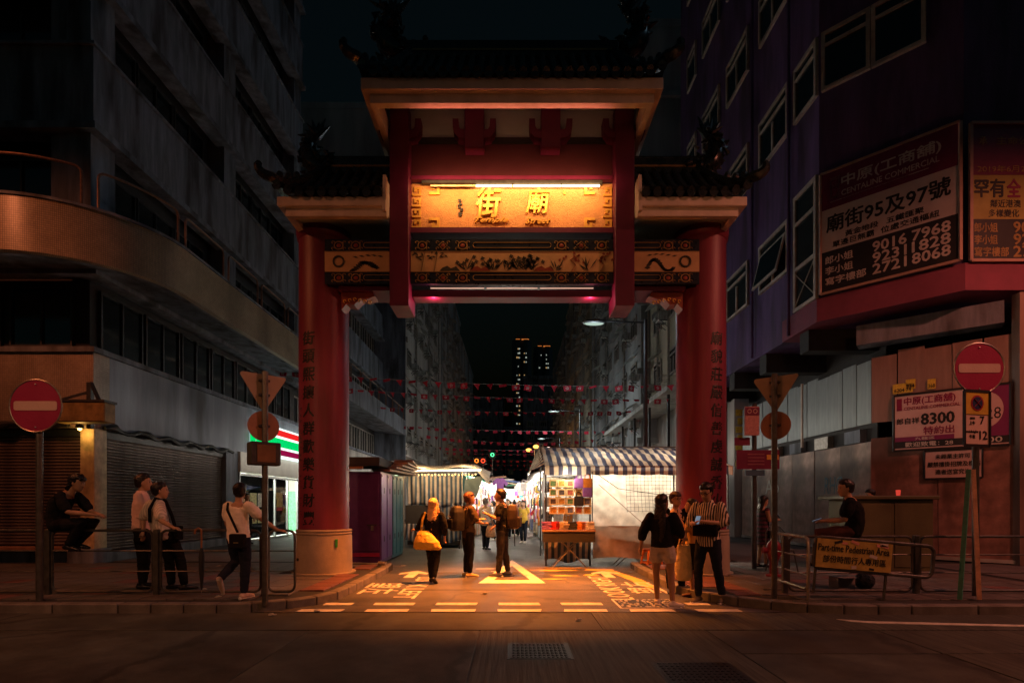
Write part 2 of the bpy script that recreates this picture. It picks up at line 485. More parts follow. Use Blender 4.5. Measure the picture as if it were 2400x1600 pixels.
def pavement(name, edge, far, sgn):
    poly = edge + [(far, 60), (far, edge[0][1])]
    p = kind(MB().prism(poly, -0.04, 0.098).build(name, m_bed), 'structure')
    # kerb stones
    pts = [Vector((x, y, 0)) for x, y in edge]
    seg = []; acc = [0]
    for a, b in zip(pts, pts[1:]): acc.append(acc[-1] + (b - a).length)
    def pos(d):
        d = min(max(d, 0), acc[-1])
        for i in range(len(pts) - 1):
            if d <= acc[i + 1]:
                return pts[i] + (pts[i + 1] - pts[i]) * ((d - acc[i]) / max(1e-6, acc[i + 1] - acc[i]))
        return pts[-1]
    d = 22.0
    while d < min(acc[-1], 72):
        L = 0.9
        if 34 < d < 39: L = 0.45
        a, b = pos(d + 0.008), pos(d + L - 0.008)
        t = (b - a).normalized(); nrm = Vector((-t.y, t.x, 0)) * sgn
        h = 0.125 + random.uniform(-0.004, 0.004)
        q = [a - nrm * .02, b - nrm * .02, b + nrm * 0.15, a + nrm * 0.15]
        c = (a + b) / 2
        MB().prism([(v.x, v.y) for v in q], -0.03, h).build('kerb_stone', m_kerb, p, origin=c, bevel=0.012)
        d += L
    return p, poly
pav_l, poly_l = pavement('pavement_left', edge_l, -40, 1)
pav_r, poly_r = pavement('pavement_right', edge_r, 40, -1)
slab_me = MB().box(-0.194, 0.194, -0.194, 0.194, 0.0, 0.03).mesh('paving_slab', bevel=0.005)
slab_me.materials.append(m_pave)
slab_me2 = slab_me.copy(); slab_me2.materials.clear(); slab_me2.materials.append(m_pave_red)
half_me = MB().box(-0.096, 0.096, -0.046, 0.046, 0.0, 0.03).mesh('paving_brick', bevel=0.003); half_me.materials.append(m_pave_red)
def lay(p, poly, xs, ys, avoid, mix):
    for i in range(*xs):
        for j in range(*ys):
            x, y = i * 0.4, j * 0.4
            if avoid(x, y): continue
            if all(inside(poly, x + dx, y + dy) for dx in (-0.37, 0.37) for dy in (-0.37, 0.37)):
                o = inst('paving_slab', slab_me2 if mix(x, y) else slab_me, (x, y, 0.09 + random.uniform(-0.002, 0.003)), p)
                o.rotation_euler = (random.uniform(-.006, .006), random.uniform(-.006, .006), random.choice([0, R(90), R(180)]))
lay(pav_l, poly_l, (-26, -7), (19, 32), lambda x, y: math.hypot(x + 3.83, y - 11) < 0.78, lambda x, y: x > -3.6 or random.random() < 0.06)
lay(pav_r, poly_r, (7, 23), (18, 33), lambda x, y: math.hypot(x - 3.85, y - 11) < 0.78, lambda x, y: x < 3.7 or random.random() < 0.06)
for mb_, poly in ((pav_l, poly_l), (pav_r, poly_r)):
    x0 = -24 if mb_ is pav_l else 9.3
    w = 13.5
    sheet = MB().add([(x0, 7.7, 0.112), (x0 + w, 7.7, 0.112), (x0 + w, 12.45, 0.112), (x0, 12.45, 0.112)], [(0, 1, 2, 3)])
    sheet.build('paving_bed', m_pave, mb_)
    xa, xb = (-9.6, -4.9) if mb_ is pav_l else (5.4, 9.3)
    MB().add([(xa, 12.9, 0.113), (xb, 12.9, 0.113), (xb, 41, 0.113), (xa, 41, 0.113)], [(0, 1, 2, 3)]).build('paving_bed', m_pave, mb_)

# ================================================================ painted markings
Z1 = 0.005
def paint(name, poly, m=m_white, z=Z1):
    c = (sum(p[0] for p in poly) / len(poly), sum(p[1] for p in poly) / len(poly), z)
    return MB().prism(poly, z - 0.003, z).build(name, m, street, origin=c)
for row in (7.56, 8.05):
    for k in range(7):
        x0 = -2.99 + 0.93 * k; x1 = x0 + 0.61
        if row > 8 and k == 0: x0 += 0.2
        if row > 8 and k == 6: x1 -= 0.25
        j = lambda: random.uniform(-0.012, 0.012)
        paint('give_way_dash', [(x0 + j(), row - 0.09), ((x0 + x1) / 2, row - 0.095 + j()), (x1 + j(), row - 0.09), (x1 + j(), row + 0.09), ((x0 + x1) / 2 + 0.1, row + 0.085 + j()), (x0 + j(), row + 0.09)])
tri = [(-0.63, 10.14), (0.63, 10.14), (0.0, 14.3)]; tin = [(-0.36, 10.55), (0.36, 10.55), (0.0, 13.0)]
for a, b in ((0, 1), (1, 2), (2, 0)):
    paint('give_way_triangle_side', [tri[a], tri[b], tin[b], tin[a]])
def road_text(s, o, u, w, name='road_lettering', bold=0.012):
    mb = MB(); write(mb, s, o, u, w, bold=bold, depth=0.003)
    return mb.build(name, m_white, street)
road_text('LOOK LEFT', (-1.9, 11.0, Z1 - .003), (0, -2.5, 0), (0.36, 0, 0))
road_text('望', (-2.62, 10.15, Z1 - .003), (0, -0.55, 0), (0.62, 0, 0), bold=0.008)
road_text('左', (-2.58, 9.5, Z1 - .003), (0, -0.55, 0), (0.62, 0, 0), bold=0.008)
road_text('LOOK RIGHT', (1.92, 8.42, Z1 - .003), (0, 2.7, 0), (-0.37, 0, 0))
road_text('望', (2.62, 9.0, Z1 - .003), (0, 0.58, 0), (-0.6, 0, 0), bold=0.008)
road_text('右', (2.6, 9.72, Z1 - .003), (0, 0.56, 0), (-0.58, 0, 0), bold=0.008)
for s, x in ((-1, -2.1), (1, 2.0)):
    paint('look_arrow', [(x - 0.1, 10.9), (x + 0.1, 10.9), (x + 0.1, 11.55), (x + 0.3, 11.4), (x + 0.3, 11.62), (x, 12.0), (x - 0.3, 11.62), (x - 0.3, 11.4), (x - 0.1, 11.55)])
# remnants of older paint
for cx, cy, L, w in ((0.95, 12.1, 1.3, .3), (1.9, 12.15, .9, .35), (1.1, 11.2, .7, .2), (1.65, 11.3, .4, .25), (-.6, 12.4, .7, .16), (-.35, 11.9, .4, .1), (0.85, 10.7, .55, .14), (1.2, 12.55, 1.6, .12)):
    pl = []
    for i in range(12):
        a = 2 * math.pi * i / 12; q = random.uniform(0.55, 1.05)
        pl.append((cx + L / 2 * q * math.cos(a), cy + w / 2 * q * math.sin(a)))
    paint('worn_paint_patch', pl, m_yellowp if cx > .8 else m_white)
paint('worn_paint_patch', [(2.05, 12.2), (2.25, 12.2), (2.55, 10.6), (2.6, 9.6), (2.4, 9.5), (2.3, 10.6)], m_yellowp, 0.0045)
MB().prism([(4.2, 6.98), (4.3, 6.85), (4.55, 6.74), (9.5, 6.2), (9.5, 6.27), (4.5, 6.86)], 0.0, 0.007).build('edge_line', m_white, road, origin=(6, 6.5, 0))

# iron covers in the road
def cover(label, x0, x1, y0, y1, z, painted=False):
    t = thing('manhole_cover', label, 'manhole', ((x0 + x1) / 2, (y0 + y1) / 2, z))
    MB().box(x0, x1, y0, y1, z - 0.04, z + 0.004).build('frame', m_iron if not painted else mat('worn_cover_rim', (0.5, 0.48, 0.42), 0.5, var=.4, scale=20), t, bevel=0.004)
    MB().box(x0 + .03, x1 - .03, y0 + .03, y1 - .03, z, z + 0.007).build('plate', m_iron, t)
    mb = MB()
    nx, ny = (13, 9)
    for i in range(nx):
        for j in range(ny):
            px = x0 + .07 + (x1 - x0 - .14) * i / (nx - 1); py = y0 + .07 + (y1 - y0 - .14) * j / (ny - 1)
            if painted and random.random() < .3: continue
            s = 0.013 if not painted else random.uniform(.012, .03)
            mb.cbox((px + (random.uniform(-.02, .02) if painted else 0), py, z + 0.009), (s * 2, s * 1.6, 0.007), Matrix.Rotation(random.uniform(0, 3) if painted else (0.8 if (i + j) % 2 else -0.8), 3, 'Z'))
    o = mb.build('tread_studs', m_iron if not painted else mat('chipped_cover_paint', (0.55, 0.55, 0.5), 0.5, var=.6, scale=14), t); o['kind'] = 'stuff'
cover('rectangular cast iron manhole cover in brushed concrete', -0.05, 0.6, 5.18, 5.8, 0.0)
cover('large dark manhole cover with plain black plate beside the slab joint', 1.3, 2.05, 4.35, 5.1, 0.0)
cover('speckled whitish manhole cover crossed by the give way dashes', 1.55, 2.45, 7.72, 8.42, 0.002, True)
# ================================================================ buildings: materials
m_mosaic = tile_mat('mosaic_tiles', (0.46, 0.36, 0.24), 0.4, 0.045, rough=0.34, dirt=0.6)
m_mosaic2 = tile_mat('stained_mosaic', (0.50, 0.40, 0.31), 0.55, 0.045, rough=0.4, dirt=0.85)
m_plaster = mat('grey_render', (0.16, 0.18, 0.22), 0.85, var=0.5, scale=3.2, bump=0.4, bscale=14, streak=True, dirt=0.95)
m_plaster_w = mat('pale_render', (0.42, 0.40, 0.38), 0.85, var=0.3, scale=1.0, bump=0.25, bscale=20, streak=True, dirt=0.75)
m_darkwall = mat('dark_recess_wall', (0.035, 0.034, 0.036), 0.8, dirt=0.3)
m_glass = mat('dark_window_glass', (0.012, 0.016, 0.018), 0.08, var=0.2, bump=0.02, bscale=3, spec=0.8)
m_frame = mat('window_frame', (0.34, 0.31, 0.28), 0.5, metal=0.3, var=0.3, scale=8)
m_frame_d = mat('dark_steel', (0.06, 0.06, 0.062), 0.5, metal=0.5, var=0.3, scale=10)
m_rail = mat('rusty_rail', (0.22, 0.13, 0.09), 0.5, metal=0.4, var=0.4, scale=15)
m_galv = mat('galvanised_steel', (0.30, 0.28, 0.25), 0.4, metal=0.8, var=0.3, scale=12, bump=0.05)
m_shut = mat('roller_shutter', (0.17, 0.13, 0.115), 0.42, metal=0.6, var=0.35, scale=3, bump=0.1, bscale=30, dirt=0.5)
m_purple = mat('violet_render', (0.11, 0.06, 0.165), 0.8, var=0.4, scale=2.4, bump=0.25, bscale=20, streak=True, dirt=0.75)
m_plum = mat('plum_render', (0.22, 0.05, 0.09), 0.8, var=0.25, scale=1, dirt=0.3)
m_cream = mat('cream_window_frame', (0.50, 0.40, 0.34), 0.55, var=0.25, scale=6, dirt=0.4)
m_ac = mat('air_conditioner_case', (0.5, 0.5, 0.47), 0.55, var=0.25, scale=6, dirt=0.6)
m_black = mat('black_rubber', (0.012, 0.012, 0.013), 0.6)

def lband(mb, x, yf, ye, z0, z1, d, xl=-34):
    """wall band round the street corner of the left block"""
    return mb.prism([(xl, yf), (x, yf), (x, ye), (x - d, ye), (x - d, yf + d), (xl, yf + d)], z0, z1)

# shared window and air conditioner meshes
def win_meshes(tagname, w, h, fw, fm, n=2, transom=True):
    f = MB()
    f.box(-w / 2, w / 2, -.08, .02, 0, fw); f.box(-w / 2, w / 2, -.08, .02, h - fw, h)
    f.box(-w / 2, -w / 2 + fw, -.078, .02, fw, h - fw); f.box(w / 2 - fw, w / 2, -.078, .02, fw, h - fw)
    for k in range(1, n):
        x = -w / 2 + w * k / n; f.box(x - fw / 2, x + fw / 2, -.075, .015, fw, h - fw - (.3 * h if transom else 0))
    if transom: f.box(-w / 2 + fw, w / 2 - fw, -.076, .018, h * .74, h * .74 + fw * .8)
    me = f.mesh('window_frame'); me.materials.append(fm)
    p = MB().box(-w / 2 + fw * .5, w / 2 - fw * .5, -.03, 0.0, fw * .5, h - fw * .5)
    mp = p.mesh('pane'); mp.materials.append(m_glass)
    return me, mp
def window(parent, meshes, loc, rz):
    o = inst('window', meshes[0], loc, parent, (0, 0, rz))
    inst('pane', meshes[1], (0, 0, 0), o)
    return o
ac_me = MB().box(-.33, .33, -.55, 0.0, 0, .42).mesh('air_conditioner', bevel=.015); ac_me.materials.append(m_ac)
acg = MB()
for k in range(6): acg.box(-.29, .29, -.562, -.551, .05 + k * .058, .085 + k * .058)
acg_me = acg.mesh('grille'); acg_me.materials.append(m_frame_d)
acb_me = MB().bar((-.28, -.5, -.02), (-.28, 0, -.02), .04).bar((.28, -.5, -.02), (.28, 0, -.02), .04).bar((-.28, -.45, -.03), (-.28, 0, -.4), .03).bar((.28, -.45, -.03), (.28, 0, -.4), .03).mesh('bracket'); acb_me.materials.append(m_frame_d)
def aircon(parent, loc, rz):
    o = inst('air_conditioner', ac_me, loc, parent, (0, 0, rz))
    inst('grille', acg_me, (0, 0, 0), o)
    b = inst('bracket', acb_me, (0, 0, 0), o); b['kind'] = 'stuff'
hood_me = MB().add([(-.75, 0, .32), (.75, 0, .32), (.75, -.6, 0), (-.75, -.6, 0), (-.75, 0, .29), (.75, 0, .29), (.75, -.6, -.03), (-.75, -.6, -.03)],
                   [(0, 3, 2, 1), (4, 5, 6, 7), (0, 1, 5, 4), (1, 2, 6, 5), (2, 3, 7, 6), (3, 0, 4, 7)]).mesh('window_hood'); hood_me.materials.append(m_ac)
rack = MB()
for k in range(4): rack.cyl((-.8, -.25 - .17 * k, 0), (.8, -.25 - .17 * k, 0), .014, n=5)
for sx in (-.7, .7): rack.bar((sx, 0, -.02), (sx, -.85, -.02), .025)
rack_me = rack.mesh('clothes_rack'); rack_me.materials.append(m_galv)

# ================================================================ left corner block
bA = thing('corner_building', 'old grey corner block with curved mosaic balcony and roller shutters', 'building', (-9.7, 12.5, 0.1))
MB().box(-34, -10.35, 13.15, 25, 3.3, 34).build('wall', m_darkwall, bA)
MB().box(-34, -9.7, 12.5, 13.0, 3.25, 5.0).build('shop_fascia', m_mosaic2, bA)
MB().box(-10.2, -9.705, 13.0, 25, 3.25, 5.0).build('side_fascia', mat('stained_blue_grey_render', (.27, .30, .36), .8, var=.4, scale=1.4, bump=.3, bscale=18, streak=True, dirt=.85), bA)
lband(MB(), -9.62, 12.42, 25, 5.0, 5.12, 0.6).build('ledge', m_plaster, bA)
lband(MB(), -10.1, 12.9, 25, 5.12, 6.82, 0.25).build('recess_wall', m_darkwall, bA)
wm_band = win_meshes('band', 1.5, 1.45, .05, m_frame_d, 2, False)
for k in range(7): window(bA, wm_band, (-10.09 + 9.7, 13.9 + 1.62 * k - 12.5, 5.22 - .1), R(90))
for k in range(3): window(bA, wm_band, (-11.2 - 1.7 * k + 9.7, 12.89 - 12.5, 5.22 - .1), 0)
# balcony with a rounded corner
def bal_path(x, y, r, ye, xl=-20, n=30, step=1.0):
    p = [(xl, y)] + arc(x - r, y + r, r, -90, 0, n)
    k = y + r + step
    while k < ye - .01: p.append((x, k)); k += step
    p.append((x, ye)); return p
def sweep(path, prof, closed=True):
    """profile (offset outwards, z) carried along a plan path"""
    pts = [Vector((a, b, 0)) for a, b in path]; rings = []
    for i, p in enumerate(pts):
        t = (pts[min(i + 1, len(pts) - 1)] - pts[max(i - 1, 0)]).normalized()
        nrm = Vector((t.y, -t.x, 0))
        rings.append([p + nrm * o + Vector((0, 0, z)) for o, z in prof])
    return MB().loft(rings)
pathA = bal_path(-8.0, 10.8, 2.5, 25.0)
sweep(pathA, [(0, 6.6), (0, 7.7), (-.16, 7.7), (-.16, 6.6)]).build('balcony_parapet', m_mosaic, bA, smooth=True)
sweep(pathA, [(.04, 7.7), (.04, 7.76), (-.2, 7.76), (-.2, 7.7)]).build('parapet_coping', m_plaster, bA)
sweep(pathA, [(-.16, 6.6), (-.16, 6.95), (-2.1, 6.95), (-2.1, 6.86), (-.55, 6.8), (-.35, 6.62)]).build('balcony_slab', m_plaster, bA, smooth=True)
sweep([(-20, 12.25), (-9.45, 12.25), (-9.45, 25)], [(0, 6.72), (0, 6.85), (-.3, 6.85), (-.3, 6.72)]).build('soffit_moulding', m_plaster, bA)
def hoop(a, b, z0, z1, r, parent, m=m_rail):
    c = .14
    pts = [(a.x, a.y, z0), (a.x, a.y, z1 - c)]
    d = (b - a); L = d.length; d = d.normalized()
    for k in range(1, 5): th = k / 4 * math.pi / 2; pts.append((a.x + d.x * c * (1 - math.cos(th)), a.y + d.y * c * (1 - math.cos(th)), z1 - c + c * math.sin(th)))
    for k in range(0, 5): th = k / 4 * math.pi / 2; pts.append((b.x - d.x * c * (1 - math.sin(th)), b.y - d.y * c * (1 - math.sin(th)), z1 - c + c * math.cos(th)))
    pts.append((b.x, b.y, z0))
    return MB().tube(pts, r, 7).build('balcony_rail', m, parent, smooth=True)
def curved_hoop(path, d0, d1, z0, z1, r, parent):
    pts = [Vector((a, b, 0)) for a, b in path]; acc = [0]
    for a, b in zip(pts, pts[1:]): acc.append(acc[-1] + (b - a).length)
    def pos(d):
        for i in range(len(pts) - 1):
            if d <= acc[i + 1]: return pts[i] + (pts[i + 1] - pts[i]) * ((d - acc[i]) / (acc[i + 1] - acc[i]))
        return pts[-1]
    c = .14; q = []
    a = pos(d0); q += [(a.x, a.y, z0), (a.x, a.y, z1 - c)]
    for k in range(1, 5):
        th = k / 4 * math.pi / 2; p = pos(d0 + c * (1 - math.cos(th))); q.append((p.x, p.y, z1 - c + c * math.sin(th)))
    n = max(2, int((d1 - d0) / .35))
    for k in range(1, n):
        p = pos(d0 + c + (d1 - d0 - 2 * c) * k / n); q.append((p.x, p.y, z1))
    for k in range(0, 5):
        th = k / 4 * math.pi / 2; p = pos(d1 - c * (1 - math.sin(th))); q.append((p.x, p.y, z1 - c + c * math.cos(th)))
    p = pos(d1); q.append((p.x, p.y, z0))
    return MB().tube(q, r, 7).build('balcony_rail', m_rail, parent, smooth=True)
rp = [(a - .1 if b > 13 else a, b) for a, b in pathA]
dd = 3.2
while dd < 21.0:
    L = 3.0 if 9.3 < dd < 9.9 else 1.75
    curved_hoop([(x * 1.0, y) for x, y in bal_path(-8.08, 10.88, 2.42, 25.0)], dd, dd + L, 7.74, 8.58, .028, bA); dd += L + .28
# upper floors: spandrels between dark window bands
for k in range(6):
    z = 10.1 + 3.5 * k
    lband(MB(), -9.7, 12.5, 25, z + .16, z + 2.0, 0.3).build('spandrel', m_plaster, bA)
    lband(MB(), -9.55, 12.35, 25, z, z + .16, 0.5).build('floor_edge', m_plaster, bA)
    lband(MB(), -9.63, 12.43, 25, z + 2.0, z + 2.07, 0.4).build('sill', m_plaster, bA)
for y in (12.5, 18.3, 24.2):
    MB().box(-10.34, -9.78, y + .02, y + .78, 7.0, 34).build('pilaster', m_plaster, bA)
MB().box(-10.75, -10.0, 12.58, 13.1, 7.0, 34).build('pilaster', m_plaster, bA)
wm_up = win_meshes('up', 1.55, 1.4, .045, m_frame_d, 2, False)
for f in range(4):
    z = 8.62 + 3.5 * f - (0 if f else .2)
    for k in range(7):
        y = 13.95 + 1.62 * k
        if abs(y - 18.7) < .9: continue
        window(bA, wm_up, (-10.34 + 9.7, y - 12.5, z - .1 + .05), R(90))
    for k in range(2): window(bA, wm_up, (-11.9 - 2.2 * k + 9.7, 13.14 - 12.5, z - .1), 0)
# ground floor: plinths, pillars and roller shutters
MB().box(-34, -10.0, 12.72, 12.95, 0.08, 0.42).build('plinth', m_plaster, bA)
MB().box(-10.0, -9.66, 12.6, 18.35, 0.08, 0.34).build('plinth', m_plaster, bA)
MB().box(-10.03, -9.70, 12.52, 12.92, 0.09, 3.25).build('corner_pillar', mat('yellowed_paint', (0.55, 0.40, 0.22), 0.55, var=.35, scale=5, dirt=.6), bA, bevel=.01)
MB().box(-10.25, -9.62, 12.40, 12.98, 0.085, 0.45).build('pillar_base', m_plaster, bA, bevel=.02)
MB().box(-10.1, -9.7, 18.3, 19.1, 0.09, 3.25).build('pillar', m_plaster, bA)
MB().box(-14.9, -14.45, 12.52, 12.95, 0.09, 3.25).build('pillar', m_plaster, bA)
MB().box(-34, -14.6, 19.05, 27.3, 0.05, 3.3).build('back_wall', m_plaster_w, bA)
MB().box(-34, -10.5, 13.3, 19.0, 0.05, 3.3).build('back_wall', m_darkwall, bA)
def shutter(parent, a, b, z0, z1, nrm, name='roller_shutter'):
    a = Vector(a); b = Vector(b); d = (b - a); L = d.length; d.normalize(); nrm = Vector(nrm)
    mb = MB(); n = 6
    prof = [(0.0, 0.0)] + [(0.028 * math.sin(math.pi * i / n), 0.068 * i / n + .002) for i in range(1, n)] + [(0.0, .072), (-.006, .072), (-.006, 0)]
    vs = [Vector((0, 0, 0)) + nrm * o + Vector((0, 0, z)) for o, z in prof]
    mb.loft([vs, [v + d * L for v in vs]])
    me = mb.mesh('slat', smooth=True); me.materials.append(m_shut)
    root = MB().bar(a + Vector((0, 0, z1 + .05)), b + Vector((0, 0, z1 + .05)), .16).build(name, m_frame_d, parent)
    pl = wloc(parent)
    k = 0; z = z0
    while z < z1 - .02:
        o = inst('slat', me, a - pl + Vector((0, 0, z)) + nrm * random.uniform(-.003, .003), root)
        z += .0745; k += 1
shutter(bA, (-14.45, 12.68, 0), (-10.06, 12.68, 0), .52, 3.1, (0, -1, 0))
shutter(bA, (-9.86, 12.95, 0), (-9.86, 18.3, 0), .36, 3.1, (1, 0, 0))
MB().box(-14.4, -10.05, 12.46, 12.78, 0.42, 0.50).build('wooden_ledge', mat('worn_timber', (0.25, 0.12, 0.07), .7, var=.4, scale=6), bA, bevel=.01)
# rolled black canvas and cables hanging under the fascia
pts = []
rr_ = []
for k in range(40):
    y = 12.7 + k * .15
    pts.append((-9.6 + .03 * math.sin(k * 1.3), y, 3.27 + .05 * math.sin(k * .9))); rr_.append(.05 + .05 * max(0, math.sin(k * .78)) ** 3)
MB().tube(pts, rr_, 8).build('canvas_roll', m_black, bA, smooth=True)
pts = [(-10.2 - k * .16, 12.4, 3.3 + .04 * math.sin(k)) for k in range(28)]
MB().tube(pts, [.05 + .06 * max(0, math.sin(k * .8)) ** 2 for k in range(28)], 8).build('canvas_roll', m_black, bA, smooth=True)
# hoist bracket with a lamp on the corner
br = thing('lamp_bracket', 'triangular steel bracket with dented yellow box on the shutter corner', 'bracket', (-9.55, 12.2, 3.3))
MB().bar((-9.62, 12.3, 3.2), (-9.62, 12.3, 4.25), .1).build('upright', m_frame_d, br)
MB().bar((-9.6, 12.3, 4.05), (-10.25, 12.0, 3.75), .05).build('stay', m_frame_d, br)
MB().bar((-9.6, 12.3, 4.25), (-9.1, 12.1, 3.45), .06).build('stay', m_frame_d, br)
MB().box(-10.15, -9.0, 11.9, 12.25, 3.3, 3.74).build('box', mat('dented_yellow_sheet', (0.30, 0.2, 0.07), .6, var=.5, scale=5, dirt=.7), br, bevel=.02)
MB().box(-10.25, -8.98, 11.88, 12.27, 3.74, 3.79).build('box_lid', m_frame_d, br)
MB().cyl((-9.86, 12.3, 3.3), (-9.86, 12.3, 3.21), .07, .09, 12).build('lamp_shade', m_frame_d, br)
MB().ball((-9.86, 12.3, 3.2), .04).build('bulb', emit('corner_bulb', (1, .55, .12), 12), br)
light('POINT', 'bulb_light', Vector((-9.86, 12.3, 3.12)) - br.location, 5, (1, .55, .14), parent=br, shadow_soft_size=.05)

# ================================================================ next block on the left, same row
bB = thing('low_tenement', 'low grey block with long balcony running on behind the red gate', 'building', (-9.7, 25, 0.1))
MB().box(-30, -10.3, 25.02, 40.5, 4.0, 16.9).build('wall', m_darkwall, bB)
MB().box(-10.3, -9.7, 27.4, 40.5, 0.05, 4.75).build('street_wall', m_plaster_w, bB)
sweep([(-8.0, 25.02), (-8.0, 40.5)], [(0, 6.6), (0, 7.7), (-.16, 7.7), (-.16, 6.6)]).build('balcony_parapet', m_plaster, bB)
sweep([(-8.0, 25.02), (-8.0, 40.5)], [(-.16, 6.6), (-.16, 6.95), (-2.1, 6.95), (-2.1, 6.8), (-.4, 6.62)]).build('balcony_slab', m_plaster, bB)
for z in (4.75, 10.1, 13.6): MB().box(-10.2, -9.55, 25.02, 40.5, z, z + .14).build('floor_edge', m_plaster, bB)
for z in (10.24, 13.74): MB().box(-10.2, -9.7, 25.02, 40.5, z, z + 1.8).build('spandrel', m_plaster, bB)
wmB = win_meshes('B', 1.7, 1.6, .07, m_frame, 3, False)
for k in range(8):
    for z in (4.95, 8.2, 12.1):
        window(bB, wmB, (-10.28 + 9.7, 26 + 1.85 * k - 25, z - .1), R(90))
MB().box(-10.3, -8.0, 40.42, 40.6, 4.7, 16.9).build('end_wall', m_plaster, bB)
for k in range(8):
    a = Vector((-8.08, 25.2 + 1.9 * k, 0)); hoop(a, a + Vector((0, 1.65, 0)), 7.7, 8.55, .028, bB)

# ================================================================ tall tenements along the street
m_ten = [mat('tenement_wall_a', (0.46, 0.44, 0.42), .9, var=.3, scale=.6, bump=.2, bscale=15, streak=True, dirt=.7),
         mat('tenement_wall_b', (0.38, 0.39, 0.40), .9, var=.3, scale=.6, bump=.2, bscale=15, streak=True, dirt=.8),
         mat('tenement_wall_c', (0.50, 0.44, 0.34), .9, var=.3, scale=.6, bump=.2, bscale=15, streak=True, dirt=.8)]
wmT = win_meshes('T', 1.5, 1.35, .08, m_frame, 3, True)
def tenement(label, s, x, y0, y1, H, m, bay=2.9, zb=5.2, depth=14, seed=1, fl=3.05):
    rnd = random.Random(seed)
    t = thing('tenement', label, 'building', (x * 1.0, y0, 0.1))
    xo = x + s * depth
    MB().box(min(x, xo), max(x, xo), y0 + .02, y1 - .02, zb, H).build('wall', m, t)
    MB().box(min(x + s * 1.4, xo), max(x + s * 1.4, xo), y0 + .05, y1 - .05, 0.02, zb).build('shop_wall', m_plaster_w, t)
    MB().box(min(x - s * .12, xo), max(x - s * .12, xo), y0, y1, H, H + .5).build('parapet', m, t)
    rz = R(90) if s < 0 else R(-90)
    nb = max(1, int((y1 - y0 - .8) / bay)); nf = int((H - zb - .5) / fl)
    bx = s * -0.01
    for f in range(nf):
        z = zb + .95 + f * fl
        for b in range(nb):
            y = .9 + bay * (b + .5) - .5
            window(t, wmT, (bx, y, z - .1), rz)
            if rnd.random() < .72: aircon(t, (bx, y + rnd.choice([-1.05, 1.08]), z + rnd.uniform(-.3, .5)), rz)
            q = rnd.random()
            if q < .45: inst('window_hood', hood_me, (bx, y, z + 1.4), t, (0, 0, rz))
            if q > .6: o = inst('clothes_rack', rack_me, (bx, y, z - .35), t, (0, 0, rz)); o['kind'] = 'stuff'
        if f % 2 == 0: MB().box(min(x, x - s * .1), max(x, x - s * .1), y0 + .3, y1 - .3, z - 1.0, z - .88).build('string_course', m, t)
    for k in range(3):
        yy = y0 + (y1 - y0) * (k + .5) / 3 + 1.2
        MB().cyl((x - s * .1, yy, zb), (x - s * .1, yy, H), .07, n=6).build('drain_pipe', m_frame, t)
    # end wall: thin floor ledges
    for f in range(nf): MB().box(min(x - s * .3, x + s * 5), max(x - s * .3, x + s * 5), y0 - .25, y0 + .01, zb + f * fl * 1.4, zb + f * fl * 1.4 + .35).build('end_ledge', m, t) if f * fl * 1.4 + zb < H - 1 else None
    return t
tenement('tall grey tenement with dense air conditioners beyond the low balcony block', -1, -8.2, 41, 62, 31.5, m_ten[0], seed=3)
tenement('tenement with stained grey walls in the middle of the left row', -1, -8.1, 62.3, 84, 29, m_ten[1], seed=4)
tenement('farthest tenement of the left row at the end of the street', -1, -8.0, 84.3, 110, 27, m_ten[0], seed=5)
bD = tenement('low yellowish tenement with white canopy behind the right red pillar', 1, 8.5, 26.6, 33.2, 14, m_ten[2], zb=7.4, seed=6)
MB().box(7.2, 10, 25.0, 42, 6.75, 7.0).build('canopy', mat('white_canopy', (.6, .6, .57), .7, dirt=.4), bD)
for k in range(5): MB().box(7.5, 7.62, 26 + 3.6 * k, 26.12 + 3.6 * k, 4.2, 6.75).build('canopy_hanger', m_frame_d, bD)
MB().box(9.0, 9.2, 26, 42, 0.1, 6.75).build('shop_front', m_plaster_w, bD)
tenement('tall tenement with salmon ledges and long clothes racks above the white canopy', 1, 8.0, 33.4, 54, 31, m_ten[1], seed=7)
tenement('pale tenement crowded with hoods in the middle of the right row', 1, 7.9, 54.3, 78, 28, m_ten[2], seed=8)
tenement('farthest tenement of the right row at the end of the street', 1, 7.8, 78.3, 103, 26, m_ten[1], seed=9)
# low dark blocks that close the street
for lab, x0, x1, y, h in (('low dark block closing the street on the left', -14, -2.2, 128, 26), ('narrow dark block with grey pilaster closing the street on the right', 2.6, 15, 124, 30), ('dark middle block at the far end of the street', -2.0, 2.4, 150, 22)):
    t = thing('end_building', lab, 'building', ((x0 + x1) / 2, y, -.08))
    MB().box(x0, x1, y, y + 14, -.08, h).build('wall', m_plaster, t)
    MB().box(x0 - .2, x1 + .2, y - .3, y + 14, h, h + .8).build('parapet', m_plaster, t)
    for f in range(1, 7):
        for b in range(int((x1 - x0) / 3)):
            window(t, wmT, (x0 + 1.6 + 3 * b - (x0 + x1) / 2, -.02, f * 3.2), 0)

